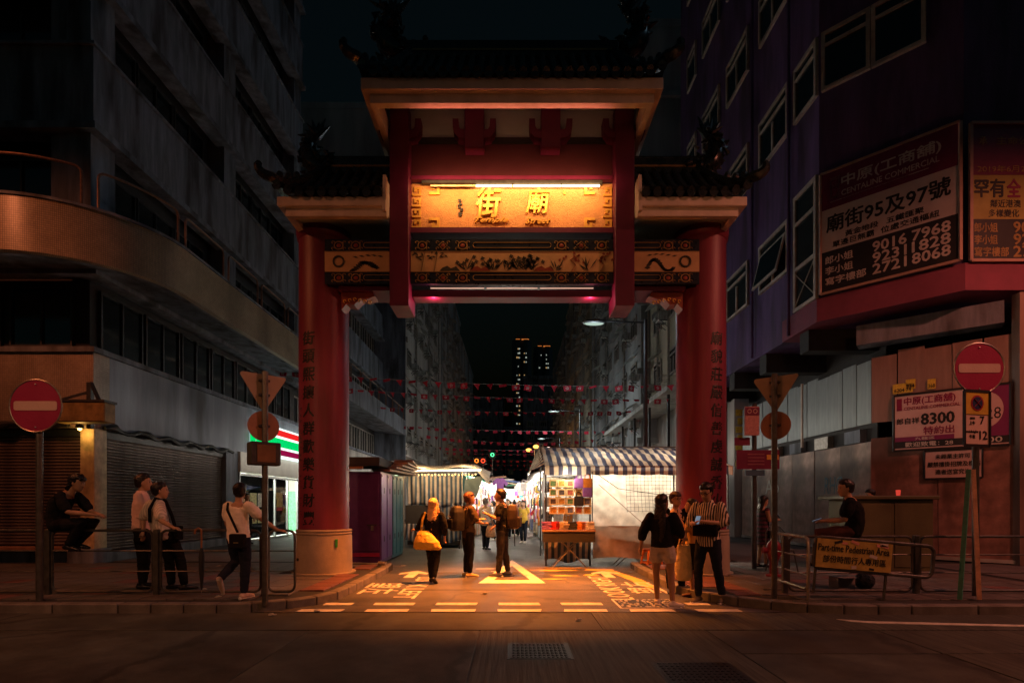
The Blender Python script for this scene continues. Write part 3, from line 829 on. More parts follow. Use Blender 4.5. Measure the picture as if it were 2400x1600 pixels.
# two residential towers far behind
m_tower = mat('tower_concrete', (0.10, 0.11, 0.115), .9, var=.2, scale=.05)
m_lit1 = emit('lit_window_warm', (1, .62, .25), .45); m_lit2 = emit('lit_window_white', (.9, 1, .85), .4)
wv = MB().box(-.5, .5, -.3, .05, 0, 1.0)
w1 = wv.mesh('lit_window'); w1.materials.append(m_lit1); w2 = wv.mesh('lit_window'); w2.materials.append(m_lit2)
def tower(label, px0, px1, py, Y, seed, cols):
    rnd = random.Random(seed)
    x0, x1, H = XA(px0, Y), XA(px1, Y), ZA(py, Y)
    t = thing('tower_block', label, 'building', ((x0 + x1) / 2, Y, -.08))
    w = (x1 - x0)
    mb = MB().prism([(x0, Y + 3), (x0 + w * .2, Y), (x0 + w * .42, Y), (x0 + w * .42, Y + 3), (x0 + w * .58, Y + 3), (x0 + w * .58, Y), (x0 + w * .8, Y), (x1, Y + 3), (x1, Y + 24), (x0, Y + 24)], -.08, H)
    mb.build('wall', m_tower, t)
    MB().box(x0 + w * .25, x1 - w * .25, Y + 6, Y + 16, H, H + 5).build('roof_house', m_tower, t)
    for c in cols:
        for f in range(34):
            if rnd.random() < .42:
                z = 8 + f * (H - 12) / 34
                x = x0 + w * c
                inst('lit_window', w1 if rnd.random() < .45 else w2, (x - (x0 + x1) / 2, -.05, z), t, scale=(rnd.uniform(.5, 1), 1, rnd.uniform(.6, 1)))
    for c in (.3, .6, .75): inst('roof_lamp', bpy.data.meshes.get('roof_lamp') or mkroof(), (w * (c - .5), 1, H + .02), t)
    return t
def mkroof():
    me = MB().box(-1.6, 1.6, -.3, .3, 0, .7).mesh('roof_lamp'); me.materials.append(emit('roof_lamp_glow', (1, .28, .05), .6)); return me
tower('dark residential tower with scattered lit windows and a taller roof', 1200, 1246, 796, 400, 1, (.25, .32, .38, .63, .72))
tower('shorter dark tower with few lit windows to the side of the other', 1252, 1296, 812, 430, 2, (.28, .37, .65, .74))

# ================================================================ violet corner block on the right
bE = thing('violet_building', 'violet corner block with cream framed windows above the hoarding', 'building', (9.4, 14.1, 0.1))
oE = wloc(bE)
MB().prism([(8.2, 26.2), (8.2, 14.4), (10.3, 12.3), (40, 12.3), (40, 26.2)], 6.35, 34).build('wall', m_purple, bE)
MB().prism([(8.12, 16.2), (8.12, 14.37), (10.27, 12.22), (40, 12.22), (40, 13.0), (10.6, 13.0), (8.9, 14.7), (8.9, 16.2)], 6.33, 6.95).build('plum_band', m_plum, bE)
MB().box(10.2, 40, 14.7, 26, 0.05, 6.34).build('core_wall', m_darkwall, bE)
for y in (15.0, 17.5, 20.0, 22.5, 25): MB().box(8.25, 12, y, y + .45, 5.75, 6.36).build('soffit_beam', m_darkwall, bE)
MB().bar((9.1, 14.2, 5.85), (11.3, 12.4, 5.85), .5, .5).build('soffit_beam', m_plaster, bE)
MB().box(9.15, 9.75, 22.2, 22.9, 0.1, 5.8).build('column', m_plaster_w, bE)
wm1 = win_meshes('E1', 1.85, 1.55, .09, m_cream, 2, True)
wm2 = win_meshes('E2', 1.15, 1.55, .09, m_cream, 1, True)
for f in range(5):
    z = 8.35 + 4.05 * f
    for y, wm in ((24.5, wm2), (22.15, wm1), (19.55, wm1), (16.85, wm1)):
        window(bE, wm, (8.19 - oE.x, y - oE.y, z - .1), R(-90))
    if f > 0: window(bE, wm2, (8.19 - oE.x, 15.0 - oE.y, z - .1), R(-90))
wm3 = win_meshes('E3', 1.15, 3.3, .10, m_cream, 1, True)
o = window(bE, wm3, (8.19 - oE.x, 15.0 - oE.y, 6.98 - .1), R(-90))
xt = MB().bar((-.5, -.06, .15), (.5, -.06, 1.1), .03, .01).bar((.5, -.06, .15), (-.5, -.06, 1.1), .03, .012)
xt.build('tape_cross', mat('pale_tape', (.5, .5, .45), .6), o, local=True)
MB().box(-.57, .57, -.07, .02, 1.15, 1.25).build('transom', m_cream, o, local=True)
wm4 = win_meshes('E4', 1.1, 1.55, .09, m_cream, 1, True)
u45 = Vector((1, -1, 0)).normalized(); n45 = Vector((-1, -1, 0)).normalized()
for f in range(1, 4):
    z = 8.35 + 4.05 * f
    for k in range(2):
        p = Vector((8.2, 14.4, 0)) + u45 * (.62 + 1.12 * k) + n45 * .01
        window(bE, wm4, (p.x - oE.x, p.y - oE.y, z - .1), R(-45))
# open awning sash on the lower street window
MB().cbox((8.0, 16.85, 9.0), (.05, 1.6, 1.15), Matrix.Rotation(R(14), 3, 'Y')).build('open_sash', m_cream, bE)
MB().cbox((7.985, 16.85, 9.0), (.05, 1.42, .98), Matrix.Rotation(R(14), 3, 'Y')).build('sash_pane', m_glass, bE)
MB().cyl((8.1, 15.8, 6.4), (8.1, 15.8, 34), .05, n=8).build('drain_pipe', m_purple, bE)
MB().cyl((8.1, 18.2, 6.4), (8.1, 18.2, 34), .05, n=8).build('drain_pipe', m_purple, bE)
# ================================================================ the gate
m_red = mat('red_lacquer', (0.10, 0.005, 0.04), 0.55, var=0.22, scale=2, bump=0.1, bscale=25, dirt=0.25)
m_redp = mat('red_pillar_paint', (0.19, 0.024, 0.05), 0.46, var=0.35, scale=2.5, bump=0.12, bscale=18, dirt=0.5, streak=True)
m_eave = mat('eave_plaster', (0.74, 0.66, 0.58), 0.75, var=0.15, scale=3, bump=0.12, bscale=30, dirt=0.25)
m_soffit = mat('soffit_paint', (0.36, 0.46, 0.46), 0.7, var=0.12, scale=2)
m_tile = mat('dark_glazed_tile', (0.018, 0.024, 0.022), 0.28, var=0.4, scale=5, bump=0.1, bscale=20, spec=0.6)
m_gold = mat('gold_leaf', (0.80, 0.47, 0.09), 0.38, metal=0.35, var=0.15, scale=6, bump=0.1, bscale=60)
m_stucco = mat('gold_stucco_board', (0.72, 0.36, 0.13), 0.7, var=0.18, scale=5, bump=0.5, bscale=55, bdist=0.03)
m_ink = mat('black_lettering', (0.008, 0.007, 0.007), 0.5)
m_navy = mat('navy_tile_band', (0.012, 0.018, 0.03), 0.3, var=0.3, scale=8)
m_cream_p = mat('cream_painted_panel', (0.50, 0.33, 0.16), 0.5, var=0.15, scale=4)
m_motif = mat('dark_green_motif', (0.03, 0.03, 0.02), 0.5)
m_motif_r = mat('brick_red_motif', (0.22, 0.04, 0.02), 0.5)
m_goldline = mat('gold_scroll_line', (0.30, 0.19, 0.07), 0.4, metal=.2)
m_stone = mat('pillar_base_stone', (0.34, 0.27, 0.19), 0.7, var=0.25, scale=2, bump=0.2, bscale=40, dirt=0.6)

gate = thing('temple_gate', 'red Chinese archway with tiled roofs and lit golden name board', 'gate', (0, 11, 0))
def G(mb, name, m, parent=gate, **kw): return mb.build(name, m, parent, **kw)

def curved_write(mb, s, c, r, ang, zc, size, bold=.03):
    """one character on the face of a round pillar"""
    vs, fs, asp = glyphs(s, 0.0, 0.08, 1.0, 0.5)
    h = size; w = size * min(1.1, max(.75, asp))
    for i, (dx, dz) in enumerate(((-.007, 0), (.007, 0), (0, .006), (0, -.006))):
        out = []
        for x, y, z in vs:
            a = ang + ((x - .5) * w + dx) / r
            rr = r + .002 + z * (.004 + .0006 * i)
            out.append((c[0] + rr * math.sin(a), c[1] - rr * math.cos(a), zc + (y - .5) * h + dz))
        mb.add(out, fs)
    return mb
def pillar(x, text, ang):
    sh = G(MB().lathe([(.49, .9), (.487, 3), (.485, 6.75), (.515, 6.78), (.535, 6.9), (.535, 7.05)], 48, (x, 11, 0)), 'pillar', m_redp, smooth=True)
    G(MB().lathe([(.56, 0.1), (.555, .16), (.545, .84), (.53, .88)], 48, (x, 11, 0)), 'base', m_stone, sh, smooth=True)
    for z in (.90, .955):
        G(MB().lathe([(.50, z - .03), (.535, z - .026), (.55, z), (.535, z + .026), (.50, z + .03)], 48, (x, 11, 0)), 'base_ring', m_stone, sh, smooth=True)
    G(MB().lathe([(.62, .02), (.62, .125), (.58, .13)], 40, (x, 11, 0)), 'foot_plate', m_stone, sh)
    for k, ch in enumerate(text):
        mb = MB(); curved_write(mb, ch, (x, 11), .487, ang, 4.73 - .352 * k, .26)
        G(mb, 'pillar_lettering', m_ink, sh)
    return sh
pl_ = pillar(-3.83, '街頭熙攘人群歡樂貨財豐', -.33)
pr_ = pillar(3.85, '廟貌莊嚴信善虔誠香火盛', .33)
# faint brush strokes of a small signature column: too small to read
rnd = random.Random(5)
mb = MB()
for k in range(20):
    if k in (3, 11, 15): continue
    z = 3.35 - .11 * k
    for q in range(3):
        a = -.76 + rnd.uniform(-.05, .05); zz = z + rnd.uniform(-.03, .03)
        p = [Vector((-3.83 + .49 * math.sin(a + d), 11 - .49 * math.cos(a + d), zz)) for d in (-.05, .05)]
        mb.bar(p[0], p[1], .012, .006)
o = G(mb, 'small_brush_marks', m_ink, pl_); o['kind'] = 'stuff'
MB().cbox((-3.83 + .56 * math.sin(.75), 11 - .56 * math.cos(.75), .72), (.05, .012, .16), Matrix.Rotation(.75, 3, 'Z')).build('green_tag', mat('green_plastic', (.03, .3, .05), .5), pl_)
MB().cyl((-3.83 + .55 * math.sin(-.75), 11 - .55 * math.cos(-.75), .4), (-3.83 + .57 * math.sin(-.75), 11 - .57 * math.cos(-.75), .4), .03, n=10).build('bolt_hole', m_ink, pl_)

# hanging posts
for s in (-1, 1):
    a, b = sorted((s * 1.965, s * 2.33))
    G(MB().box(a, b, 10.25, 10.95, 5.26, 9.06), 'hanging_post', m_red, bevel=.012)
    # pale plaster cheek where the wing roof dies into the post
    a, b = sorted((s * 2.332, s * 2.40))
    G(MB().slab([(0, 0), (.55, .02), (.62, .3), (.5, .62), (.05, .68)], (b, 9.93, 6.9), (0, 1, 0), (0, 0, 1), -.06), 'plaster_cheek', m_eave)
# dark red panel above the board, with short posts and hooked brackets
G(MB().box(-1.96, 1.96, 10.52, 10.9, 7.8, 8.62), 'upper_panel', mat('deep_red_panel', (0.05, 0.007, 0.014), .6, var=.15))
G(MB().box(-1.95, 1.95, 10.42, 10.54, 7.76, 7.83), 'board_top_rail', m_red)
G(MB().box(-1.955, 1.955, 10.47, 10.6, 8.5, 8.6), 'dark_architrave', m_ink)
G(MB().box(-2.45, 2.45, 10.5, 10.62, 8.6, 9.2), 'soffit_wall', m_soffit)
hook = [(0, 0), (.13, .02), (.2, .1), (.225, .2), (.23, .37), (.12, .37), (.11, .22), (.08, .17), (0, .17)]
for x in (-2.15, -.72, .74, 2.15):
    if abs(x) < 1: G(MB().box(x - .185, x + .185, 10.28, 10.52, 8.28, 9.06), 'short_post', m_red, bevel=.01)
    for s in (-1, 1):
        G(MB().slab([(p[0] * s, p[1]) for p in hook], (x + s * .183, 10.5, 8.46), (1, 0, 0), (0, 0, 1), .22), 'hook_bracket', m_red)

# painted beam
bm_ = G(MB().box(-3.6, 3.6, 10.46, 11.4, 5.76, 6.58), 'painted_beam', m_navy)
for x0, x1 in ((-3.62, -2.34), (-1.955, 1.955), (2.34, 3.62)):
    G(MB().box(x0, x1, 10.425, 10.47, 6.365, 6.60), 'scroll_band', m_navy, bm_)
    G(MB().box(x0, x1, 10.425, 10.47, 5.74, 5.965), 'scroll_band', m_navy, bm_)
    G(MB().box(x0, x1, 10.42, 10.47, 5.97, 6.36), 'cream_panel', m_cream_p, bm_)
    for z in (5.965, 6.36): G(MB().box(x0, x1, 10.412, 10.43, z, z + .008), 'gold_trim', m_goldline, bm_)
    # scroll work: rings, lozenges and a long cartouche
    for zc in (6.48, 5.855):
        mid = abs(x0) < 2
        ends = ([x0 + .22, x0 + .64, x0 + 1.05] if mid else [])
        L = []
        if mid: L = [(x0 + .22, 'r'), (x0 + .62, 'd'), (x0 + 1.0, 'r'), (x1 - .22, 'r'), (x1 - .62, 'd'), (x1 - 1.0, 'r')]
        elif x0 < 0: L = [(x0 + .27, 'r'), (x0 + .6, 'r')]
        else: L = [(x1 - .27, 'r'), (x1 - .6, 'r')]
        for xc, ty in L:
            mb = MB()
            n = 14 if ty == 'r' else 4
            mb.tube([(xc + .085 * math.cos(2 * math.pi * i / n), 10.42, zc + .075 * math.sin(2 * math.pi * i / n)) for i in range(n)], .012, 5, True)
            G(mb, 'scroll_ring', m_goldline, bm_)
            G(MB().ball((xc, 10.425, zc), (.045, .012, .04)), 'scroll_boss', m_motif_r, bm_)
            for k in range(4):
                a = math.pi / 4 + k * math.pi / 2
                G(MB().tube([(xc + .15 * math.cos(a) + .03 * math.cos(t), 10.42, zc + .085 * math.sin(a) + .022 * math.sin(t)) for t in [q * .9 for q in range(6)]], .008, 4), 'scroll_curl', m_goldline, bm_)
        c0, c1 = (x0 + 1.25, x1 - 1.25) if mid else ((x0 + .8, x1 - .02) if x0 < 0 else (x0 + .02, x1 - .8))
        for dz in (.05, -.05): G(MB().box(c0, c1, 10.416, 10.43, zc + dz, zc + dz + .012), 'cartouche_line', m_goldline, bm_)
        if mid or x0 < 0: G(MB().tube([(c0 - .05 * math.sin(t), 10.42, zc + .006 + .05 * math.cos(t)) for t in [math.pi * i / 6 for i in range(7)]], .007, 4), 'cartouche_end', m_goldline, bm_)
        if mid or x0 > 0: G(MB().tube([(c1 + .05 * math.sin(t), 10.42, zc + .006 + .05 * math.cos(t)) for t in [math.pi * i / 6 for i in range(7)]], .007, 4), 'cartouche_end', m_goldline, bm_)
YP = 10.416
def leafp(mb, x, z, a, L, w):
    d = Vector((math.cos(a), 0, math.sin(a))); nn = Vector((-d.z, 0, d.x))
    p = Vector((x, YP, z))
    q = [p, p + d * L * .5 + nn * w, p + d * L, p + d * L * .5 - nn * w]
    mb.slab([(v.x, v.z) for v in q], (0, YP, 0), (1, 0, 0), (0, 0, 1), .003)
rnd = random.Random(11)
# generic garden scene on the middle panel
for x, kind_ in ((-1.75, 'bamboo'), (-1.5, 'bamboo'), (-.85, 'flower'), (-.62, 'rock'), (-.35, 'grass'), (-.1, 'flower'), (.12, 'grass'), (.4, 'shrub'), (.62, 'rock'), (.85, 'grass'), (1.15, 'tree'), (1.45, 'grass'), (1.7, 'tree'), (-1.2, 'rock2'), (-.4, 'flower'), (.25, 'flower')):
    mb = MB()
    z0 = 5.985
    if kind_ == 'bamboo':
        mb.bar((x, YP, z0), (x + .06, YP, 6.33), .022, .004)
        for k in range(9): leafp(mb, x + rnd.uniform(-.12, .2), rnd.uniform(6.2, 6.32), rnd.uniform(-.6, 3.6), .09, .014)
    elif kind_ in ('flower', 'shrub', 'grass'):
        for k in range({'flower': 8, 'shrub': 12, 'grass': 8}[kind_]):
            a = rnd.uniform(.5, 2.6); L = rnd.uniform(.1, .3)
            leafp(mb, x + rnd.uniform(-.05, .05), z0 + rnd.uniform(0, .03), a, L, .012)
            if kind_ != 'grass':
                q = (x + math.cos(a) * L, z0 + .02 + math.sin(a) * L)
                for b in range(4): leafp(mb, q[0], q[1], b * 1.57 + .3, .045, .018)
    elif kind_ == 'tree':
        pts = [(x, z0), (x + .08, 6.1), (x - .02, 6.2), (x + .15, 6.3)]
        for a, b in zip(pts, pts[1:]): mb.bar((a[0], YP, a[1]), (b[0], YP, b[1]), .03, .004)
        for k in range(10): leafp(mb, x + rnd.uniform(-.22, .25), rnd.uniform(6.15, 6.32), rnd.uniform(0, 6), .07, .025)
    else:
        mb.slab([(x - .2, z0), (x - .15, z0 + .06), (x - .05, z0 + .1), (x + .02, z0 + .05), (x + .12, z0 + .09), (x + .2, z0)], (0, YP, 0), (1, 0, 0), (0, 0, 1), .003)
    o = G(mb, 'painted_motif', m_motif_r if kind_ in ('rock', 'tree') else m_motif, bm_); o['kind'] = 'stuff'
# winged motifs on the side panels
for s in (-1, 1):
    mb = MB()
    for k in range(16):
        t = k / 15; leafp(mb, s * (2.55 + .5 * t), 6.05 + .1 * math.sin(t * 5) + .05 * t, (math.pi if s < 0 else 0) + .7 * math.sin(t * 7), .13, .035)
    for k in range(5): leafp(mb, s * (2.6 + .12 * k), 6.28 + .02 * math.sin(k), .2 * s, .12, .015)
    o = G(mb, 'painted_motif', m_motif, bm_); o['kind'] = 'stuff'
    n = 14
    o = G(MB().tube([(s * 3.35 + .1 * math.cos(2 * math.pi * i / n), YP, 6.17 + .1 * math.sin(2 * math.pi * i / n)) for i in range(n)], .022, 5, True), 'painted_motif', m_motif, bm_); o['kind'] = 'stuff'
# lintel and console brackets under the beam
G(MB().box(-1.96, 1.96, 10.62, 10.95, 5.56, 5.70), 'lintel', m_red, bevel=.008)
for s in (-1, 1):
    G(MB().box(min(s * 2.335, s * 3.4), max(s * 2.335, s * 3.4), 10.55, 11.2, 5.66, 5.757), 'lintel', m_red)
    mb = MB().slab([(0, 0), (.62 * s, 0), (.66 * s, -.07), (.5 * s, -.13), (.38 * s, -.11), (.25 * s, -.24), (.1 * s, -.22), (0, -.34)], (-s * 3.37, 10.95, 5.66), (1, 0, 0), (0, 0, 1), .3)
    G(mb, 'carved_console', m_motif_r)
    for k in range(6):
        G(MB().tube([(-s * 3.3 + s * .1 * k + .03 * math.cos(q), 10.63, 5.52 - .02 * abs(k - 2) + .03 * math.sin(q)) for q in (0, 1.2, 2.4, 3.6, 4.8)], .011, 5), 'carved_scroll', m_gold)

# name board
bd = G(MB().box(-1.965, 1.965, 10.56, 10.72, 6.82, 7.75), 'name_board', m_stucco)
G(MB().box(-1.962, 1.962, 10.42, 10.75, 6.73, 6.83), 'board_rail', m_red, bd)
def fret(x, z, sx, sz):
    u = .052
    pl = [(0, 0), (4, 0), (4, 4), (1, 4), (1, 2), (2, 2), (2, 3), (3, 3), (3, 1), (0, 1)]
    return MB().slab([(x + a * u * sx, z + b * u * sz) for a, b in pl], (0, 10.56, 0), (1, 0, 0), (0, 0, 1), .035)
for sx in (-1, 1):
    for sz in (-1, 1):
        G(fret(-sx * 1.62 * -1 - sx * .0, 7.3 + sz * .225, -sx, sz), 'fret_corner', m_gold, bd)
    for k in range(4):
        z = 6.87 + k * .21
        mb = MB().slab([(0, 0), (.17, 0), (.17, .17), (.04, .17), (.04, .08), (.09, .08), (.09, .13), (.13, .13), (.13, .04), (0, .04)], (sx * 1.78 if sx > 0 else -1.95, 10.56, z), (1, 0, 0), (0, 0, 1), .03)
        G(mb, 'fret_border', m_gold, bd)
G(MB().box(-1.75, 1.75, 10.535, 10.565, 6.835, 6.87), 'board_edge', m_gold, bd)
def btext(s, x0, x1, z0, z1, **kw):
    mb = MB(); write(mb, s, (x0, 10.555, z0), (x1 - x0, 0, 0), (0, 0, z1 - z0), depth=.035, **kw)
    return G(mb, 'board_lettering', m_gold, bd)
kx = 10.55 / FPX
btext('街', (1117 - 1200) * kx, (1174 - 1200) * kx, ZA(511, 10.55), ZA(443, 10.55), bold=.02, shear=.12)
btext('廟', (1233 - 1200) * kx, (1287 - 1200) * kx, ZA(502, 10.55), ZA(444, 10.55), bold=.016, shear=.12)
btext('Temple', (1113 - 1200) * kx, (1191 - 1200) * kx, ZA(526, 10.55), ZA(512, 10.55), bold=.035, shear=.45)
btext('Street', (1231 - 1200) * kx, (1290 - 1200) * kx, ZA(526, 10.55), ZA(513, 10.55), bold=.035, shear=.45)
mb = MB(); rnd = random.Random(3)
for k in range(9):
    x, z = (1079 - 1200) * kx + rnd.uniform(-.03, .03), ZA(470 + 4.2 * k, 10.55)
    mb.bar((x - .03, 10.54, z), (x + .03, 10.54, z + rnd.uniform(-.02, .02)), .018, .02)
o = G(mb, 'seal_mark', m_motif, bd); o['kind'] = 'stuff'
G(MB().box((1075 - 1200) * kx, (1082 - 1200) * kx, 10.535, 10.56, ZA(507, 10.55), ZA(499, 10.55)), 'seal_block', m_motif, bd)
G(MB().box((1321 - 1200) * kx, (1325 - 1200) * kx, 10.535, 10.56, ZA(457, 10.55), ZA(446, 10.55)), 'seal_block', m_gold, bd)
# fluorescent tubes over the board and under the beam
m_tube = emit('warm_tube_glow', (1.0, .72, .36), 9)
for x0, x1 in ((-1.58, -.72), (-.70, .0), (.03, .95), (.97, 1.7)):
    G(MB().cyl((x0, 10.47, 7.66), (x1, 10.47, 7.66), .02, n=10), 'light_tube', m_tube if x0 > -1 else mat('dead_tube', (.6, .45, .25), .3), bd)
G(MB().box(-1.75, 1.75, 10.44, 10.52, 7.70, 7.755), 'lamp_batten', m_frame_d, bd)
light('AREA', 'board_light', Vector((0, 10.08, 7.62)) - gate.location, 50, (1, .47, .18), (R(72), 0, 0), gate, shape='RECTANGLE', size=3.4, size_y=.04)
m_tube2 = emit('under_beam_tube_glow', (1.0, .55, .40), .7)
for x0, x1 in ((-1.6, -.55), (-.5, .5), (.55, 1.6)):
    G(MB().cyl((x0, 10.6, 5.725), (x1, 10.6, 5.725), .012, n=8), 'under_beam_tube', m_tube2)
light('AREA', 'under_beam_light', Vector((0, 10.55, 5.52)) - gate.location, 640, (1, .235, .03), (R(-3), 0, 0), gate, shape='RECTANGLE', size=2.0, size_y=.08, spread=R(78))
for s in (-1, 1):
    light('POINT', 'post_fill', Vector((s * 1.55, 10.66, 5.5)) - gate.location, 13, (1, .13, .2), parent=gate, shadow_soft_size=.05)  # unseen pink points added to redden the posts' inner sides

light('AREA', 'eave_bounce_fill', Vector((0, 9.7, 7.9)) - gate.location, 5, (1, .2, .14), (R(180 + 6), 0, 0), gate, shape='RECTANGLE', size=3.4, size_y=.05, spread=R(80))  # unseen red uplight added in place of bounce under the eave
# ---------------------------------------------------------------- roofs
def fish(parent, x, z, s, sc):
    """curled fish-dragon finial on a ridge end; s points outwards"""
    mb = MB(); rnd = random.Random(int(x * 10) + 99)
    pts = []; rs = []
    for k in range(13):
        t = k / 12; a = -.6 + 3.4 * t
        pts.append(Vector((x + s * sc * (.05 + .30 * math.sin(a)), 11, z + sc * (.32 - .30 * math.cos(a) + .25 * t)))); rs.append(sc * (.2 * math.sin(math.pi * (.15 + .8 * t)) + .02))
    mb.tube(pts, rs, 9)
    body = mb.build('ridge_fish', m_tile, parent, smooth=True)
    p = pts[-1]
    for k in range(7):
        a = R(40 + k * 22); L = sc * rnd.uniform(.3, .5)
        d = Vector((s * -math.cos(a), rnd.uniform(-.2, .2), math.sin(a)))
        MB().cyl(p, p + d * L, sc * .1, .01, 6).build('tail_fin', m_tile, body)
    for k in range(2, 12):
        q = pts[k]; d = (q - Vector((x + s * sc * .05, 11, z + .32 * sc))).normalized()
        MB().cyl(q, q + d * sc * rnd.uniform(.16, .3) + Vector((0, rnd.uniform(-.05, .05), 0)), sc * .11, .012, 5).build('back_fin', m_tile, body)
    tuft = MB()
    for k in range(70):
        u = rnd.random(); q = pts[int(u * 12)] + Vector((rnd.uniform(-.28, .28) * sc, rnd.uniform(-.2, .2) * sc, rnd.uniform(-.25, .3) * sc))
        d = Vector((rnd.uniform(-1, 1), rnd.uniform(-.6, .6), rnd.uniform(-.2, 1))).normalized()
        tuft.cyl(q, q + d * sc * rnd.uniform(.1, .2), sc * rnd.uniform(.04, .08), .01, 5)
    kind(tuft.build('carved_tufts', m_tile, body), 'stuff')
    for k in range(14):
        MB().ball((x + s * sc * rnd.uniform(-.5, .35), 11 + rnd.uniform(-.12, .02), z + sc * rnd.uniform(.02, .3)), sc * rnd.uniform(.06, .11), 7, 5).build('wave_curl', m_tile, body, smooth=True)
def roof(name, eL, eR, rL, rR, yc, dE, zE, zR, hipL, hipR, dback=None, lift=.2):
    dback = dback or dE
    def lf(x):
        v = 0
        if hipL and x < rL: v = max(v, (rL - x) / (rL - eL))
        if hipR and x > rR: v = max(v, (x - rR) / (eR - rR))
        return v
    def surf(x, t, back=False):
        u = lf(x); z = zE + (zR - zE) * max(0, 1 - t) ** 1.3 + lift * u * u * u * t
        return Vector((x, yc + (dback if back else -dE) * t, z))
    bed = MB()
    N = 28
    for back in (False, True):
        cols = []
        for i in range(N + 1):
            x = eL + (eR - eL) * i / N; t0 = lf(x)
            cols.append([surf(x, t0 + (1 - t0) * k / 6, back) - Vector((0, 0, .02)) for k in range(7)])
        vs = [p for c in cols for p in c]
        bed.add(vs, [(i * 7 + k, (i + 1) * 7 + k, (i + 1) * 7 + k + 1, i * 7 + k + 1) if not back else (i * 7 + k, i * 7 + k + 1, (i + 1) * 7 + k + 1, (i + 1) * 7 + k) for i in range(N) for k in range(6)])
    for hip, e, r_ in ((hipL, eL, rL), (hipR, eR, rR)):
        if hip:
            a = [surf(e + (r_ - e) * k / 6, lf(e + (r_ - e) * k / 6), False) for k in range(7)]; b = [surf(e + (r_ - e) * k / 6, lf(e + (r_ - e) * k / 6), True) for k in range(7)]
            bed.add([p - Vector((0, 0, .02)) for p in a + b], [(k, k + 1, 8 + k, 7 + k) for k in range(6)])
    rf = bed.build(name, m_tile, gate)
    n = round((eR - eL) / .2); 
    for i in range(n):
        x = eL + (eR - eL) * (i + .5) / n; t0 = lf(x)
        pts = [surf(x, t0 + (1 - t0) * k / 6) + Vector((0, 0, .02)) for k in range(7)]
        mb = MB().tube(pts, .066, 7)
        e = pts[-1]
        mb.slab([(.085 * math.cos(math.pi + math.pi * q / 8), .085 * math.sin(math.pi + math.pi * q / 8) * 1.15) for q in range(9)], (e.x, e.y + .01, e.z - .02), (1, 0, 0), (0, 0, 1), .02)
        mb.build('roof_tile', m_tile, rf, smooth=True)
    # ridge
    rd = MB().box(rL - .1, rR + .1, yc - .09, yc + .09, zR - .1, zR + .22).build('ridge', m_tile, rf, bevel=.02)
    MB().cyl((rL - .15, yc, zR + .24), (rR + .15, yc, zR + .24), .05, n=8).build('ridge_roll', m_tile, rd)
    MB().box(rL, rR, yc - .1, yc - .085, zR + .02, zR + .06).build('ridge_trim', m_goldline, rd)
    for hip, e, r_, s in ((hipL, eL, rL, -1), (hipR, eR, rR, 1)):
        if not hip: continue
        pts = [surf(r_ + (e - r_) * k / 7, k / 7) + Vector((0, 0, .06)) for k in range(8)]
        c = pts[-1]
        for k in range(1, 6):
            a = k * .42; pts.append(c + Vector((s * .2 * math.sin(a), -.08 * math.sin(a), .15 * (1 - math.cos(a)))))
        MB().tube(pts, [.10] * 7 + [.10, .095, .09, .08, .07, .05], 7).build('hip_ridge', m_tile, rf, smooth=True)
        for k in range(3):
            q = pts[4 + k]; MB().ball((q.x, q.y, q.z + .12), (.07, .06, .1), 7, 5).build('hip_finial', m_tile, rf, smooth=True)
    return rf
r0 = roof('main_roof', -2.66, 2.66, -2.05, 2.05, 10.9, 1.70, 8.86, 10.55, True, True)
fish(r0, -2.25, 10.62, -1, 1.0); fish(r0, 2.25, 10.62, 1, 1.0)
r1 = roof('wing_roof', -4.42, -2.36, -3.75, -2.36, 11, 1.12, 7.22, 8.28, True, False)
r2 = roof('wing_roof', 2.36, 4.42, 2.36, 3.75, 11, 1.12, 7.22, 8.28, False, True)
fish(r1, -3.85, 8.25, -1, .85); fish(r2, 3.85, 8.25, 1, .85)
# main eave: two stepped bands and a coved soffit
def eave(x0, x1, y0, z0, z1, y1, z2, y2, yw, zw, yb, endL, endR, ins):
    a, b = (x0, x1)
    ev = G(MB().box(a, b, y0, yb, z0, z1), 'eave_band', m_eave, bevel=.01)
    i0 = a + (ins if endL else 0); i1 = b - (ins if endR else 0)
    G(MB().box(i0, i1, y1, y2, z2, z0 + .001), 'lower_eave_band', m_eave, ev)
    for end, xa, xb in ((endL, i0, i0 + .13), (endR, i1 - .13, i1)):
        if end: G(MB().box(xa, xb, y2, yb - .1, z2 + .002, z0 + .001), 'lower_eave_band', m_eave, ev)
    c0 = i0 + (.13 if endL else 0); c1 = i1 - (.13 if endR else 0)
    def f(u, v): 
        return (c0 + (c1 - c0) * u, y2 + (yw - y2) * v, z2 + .01 + (z0 - z2 - .02) * (1 - (1 - min(1, v * 1.9)) ** 2) - (0 if v < .8 else (v - .8) * .2 * (z0 - z2)))
    G(MB().grid(f, 4, 12), 'cove', m_soffit, ev, smooth='all')
    return ev
ev = G(MB().box(-2.60, 2.60, 9.26, 9.5, 8.61, 8.81), 'eave_band', m_eave, bevel=.01)
G(MB().box(-2.60, 2.60, 12.3, 12.5, 8.61, 8.81), 'eave_band', m_eave, ev)
G(MB().box(-2.47, 2.47, 9.37, 9.50, 8.45, 8.611), 'lower_eave_band', m_eave, ev)
for s in (-1, 1):
    a, b = sorted((s * 2.60, s * 2.36)); G(MB().box(a, b, 9.5, 12.3, 8.612, 8.81), 'eave_band', m_eave, ev)
    a, b = sorted((s * 2.47, s * 2.36)); G(MB().box(a, b, 9.5, 12.3, 8.452, 8.612), 'lower_eave_band', m_eave, ev)
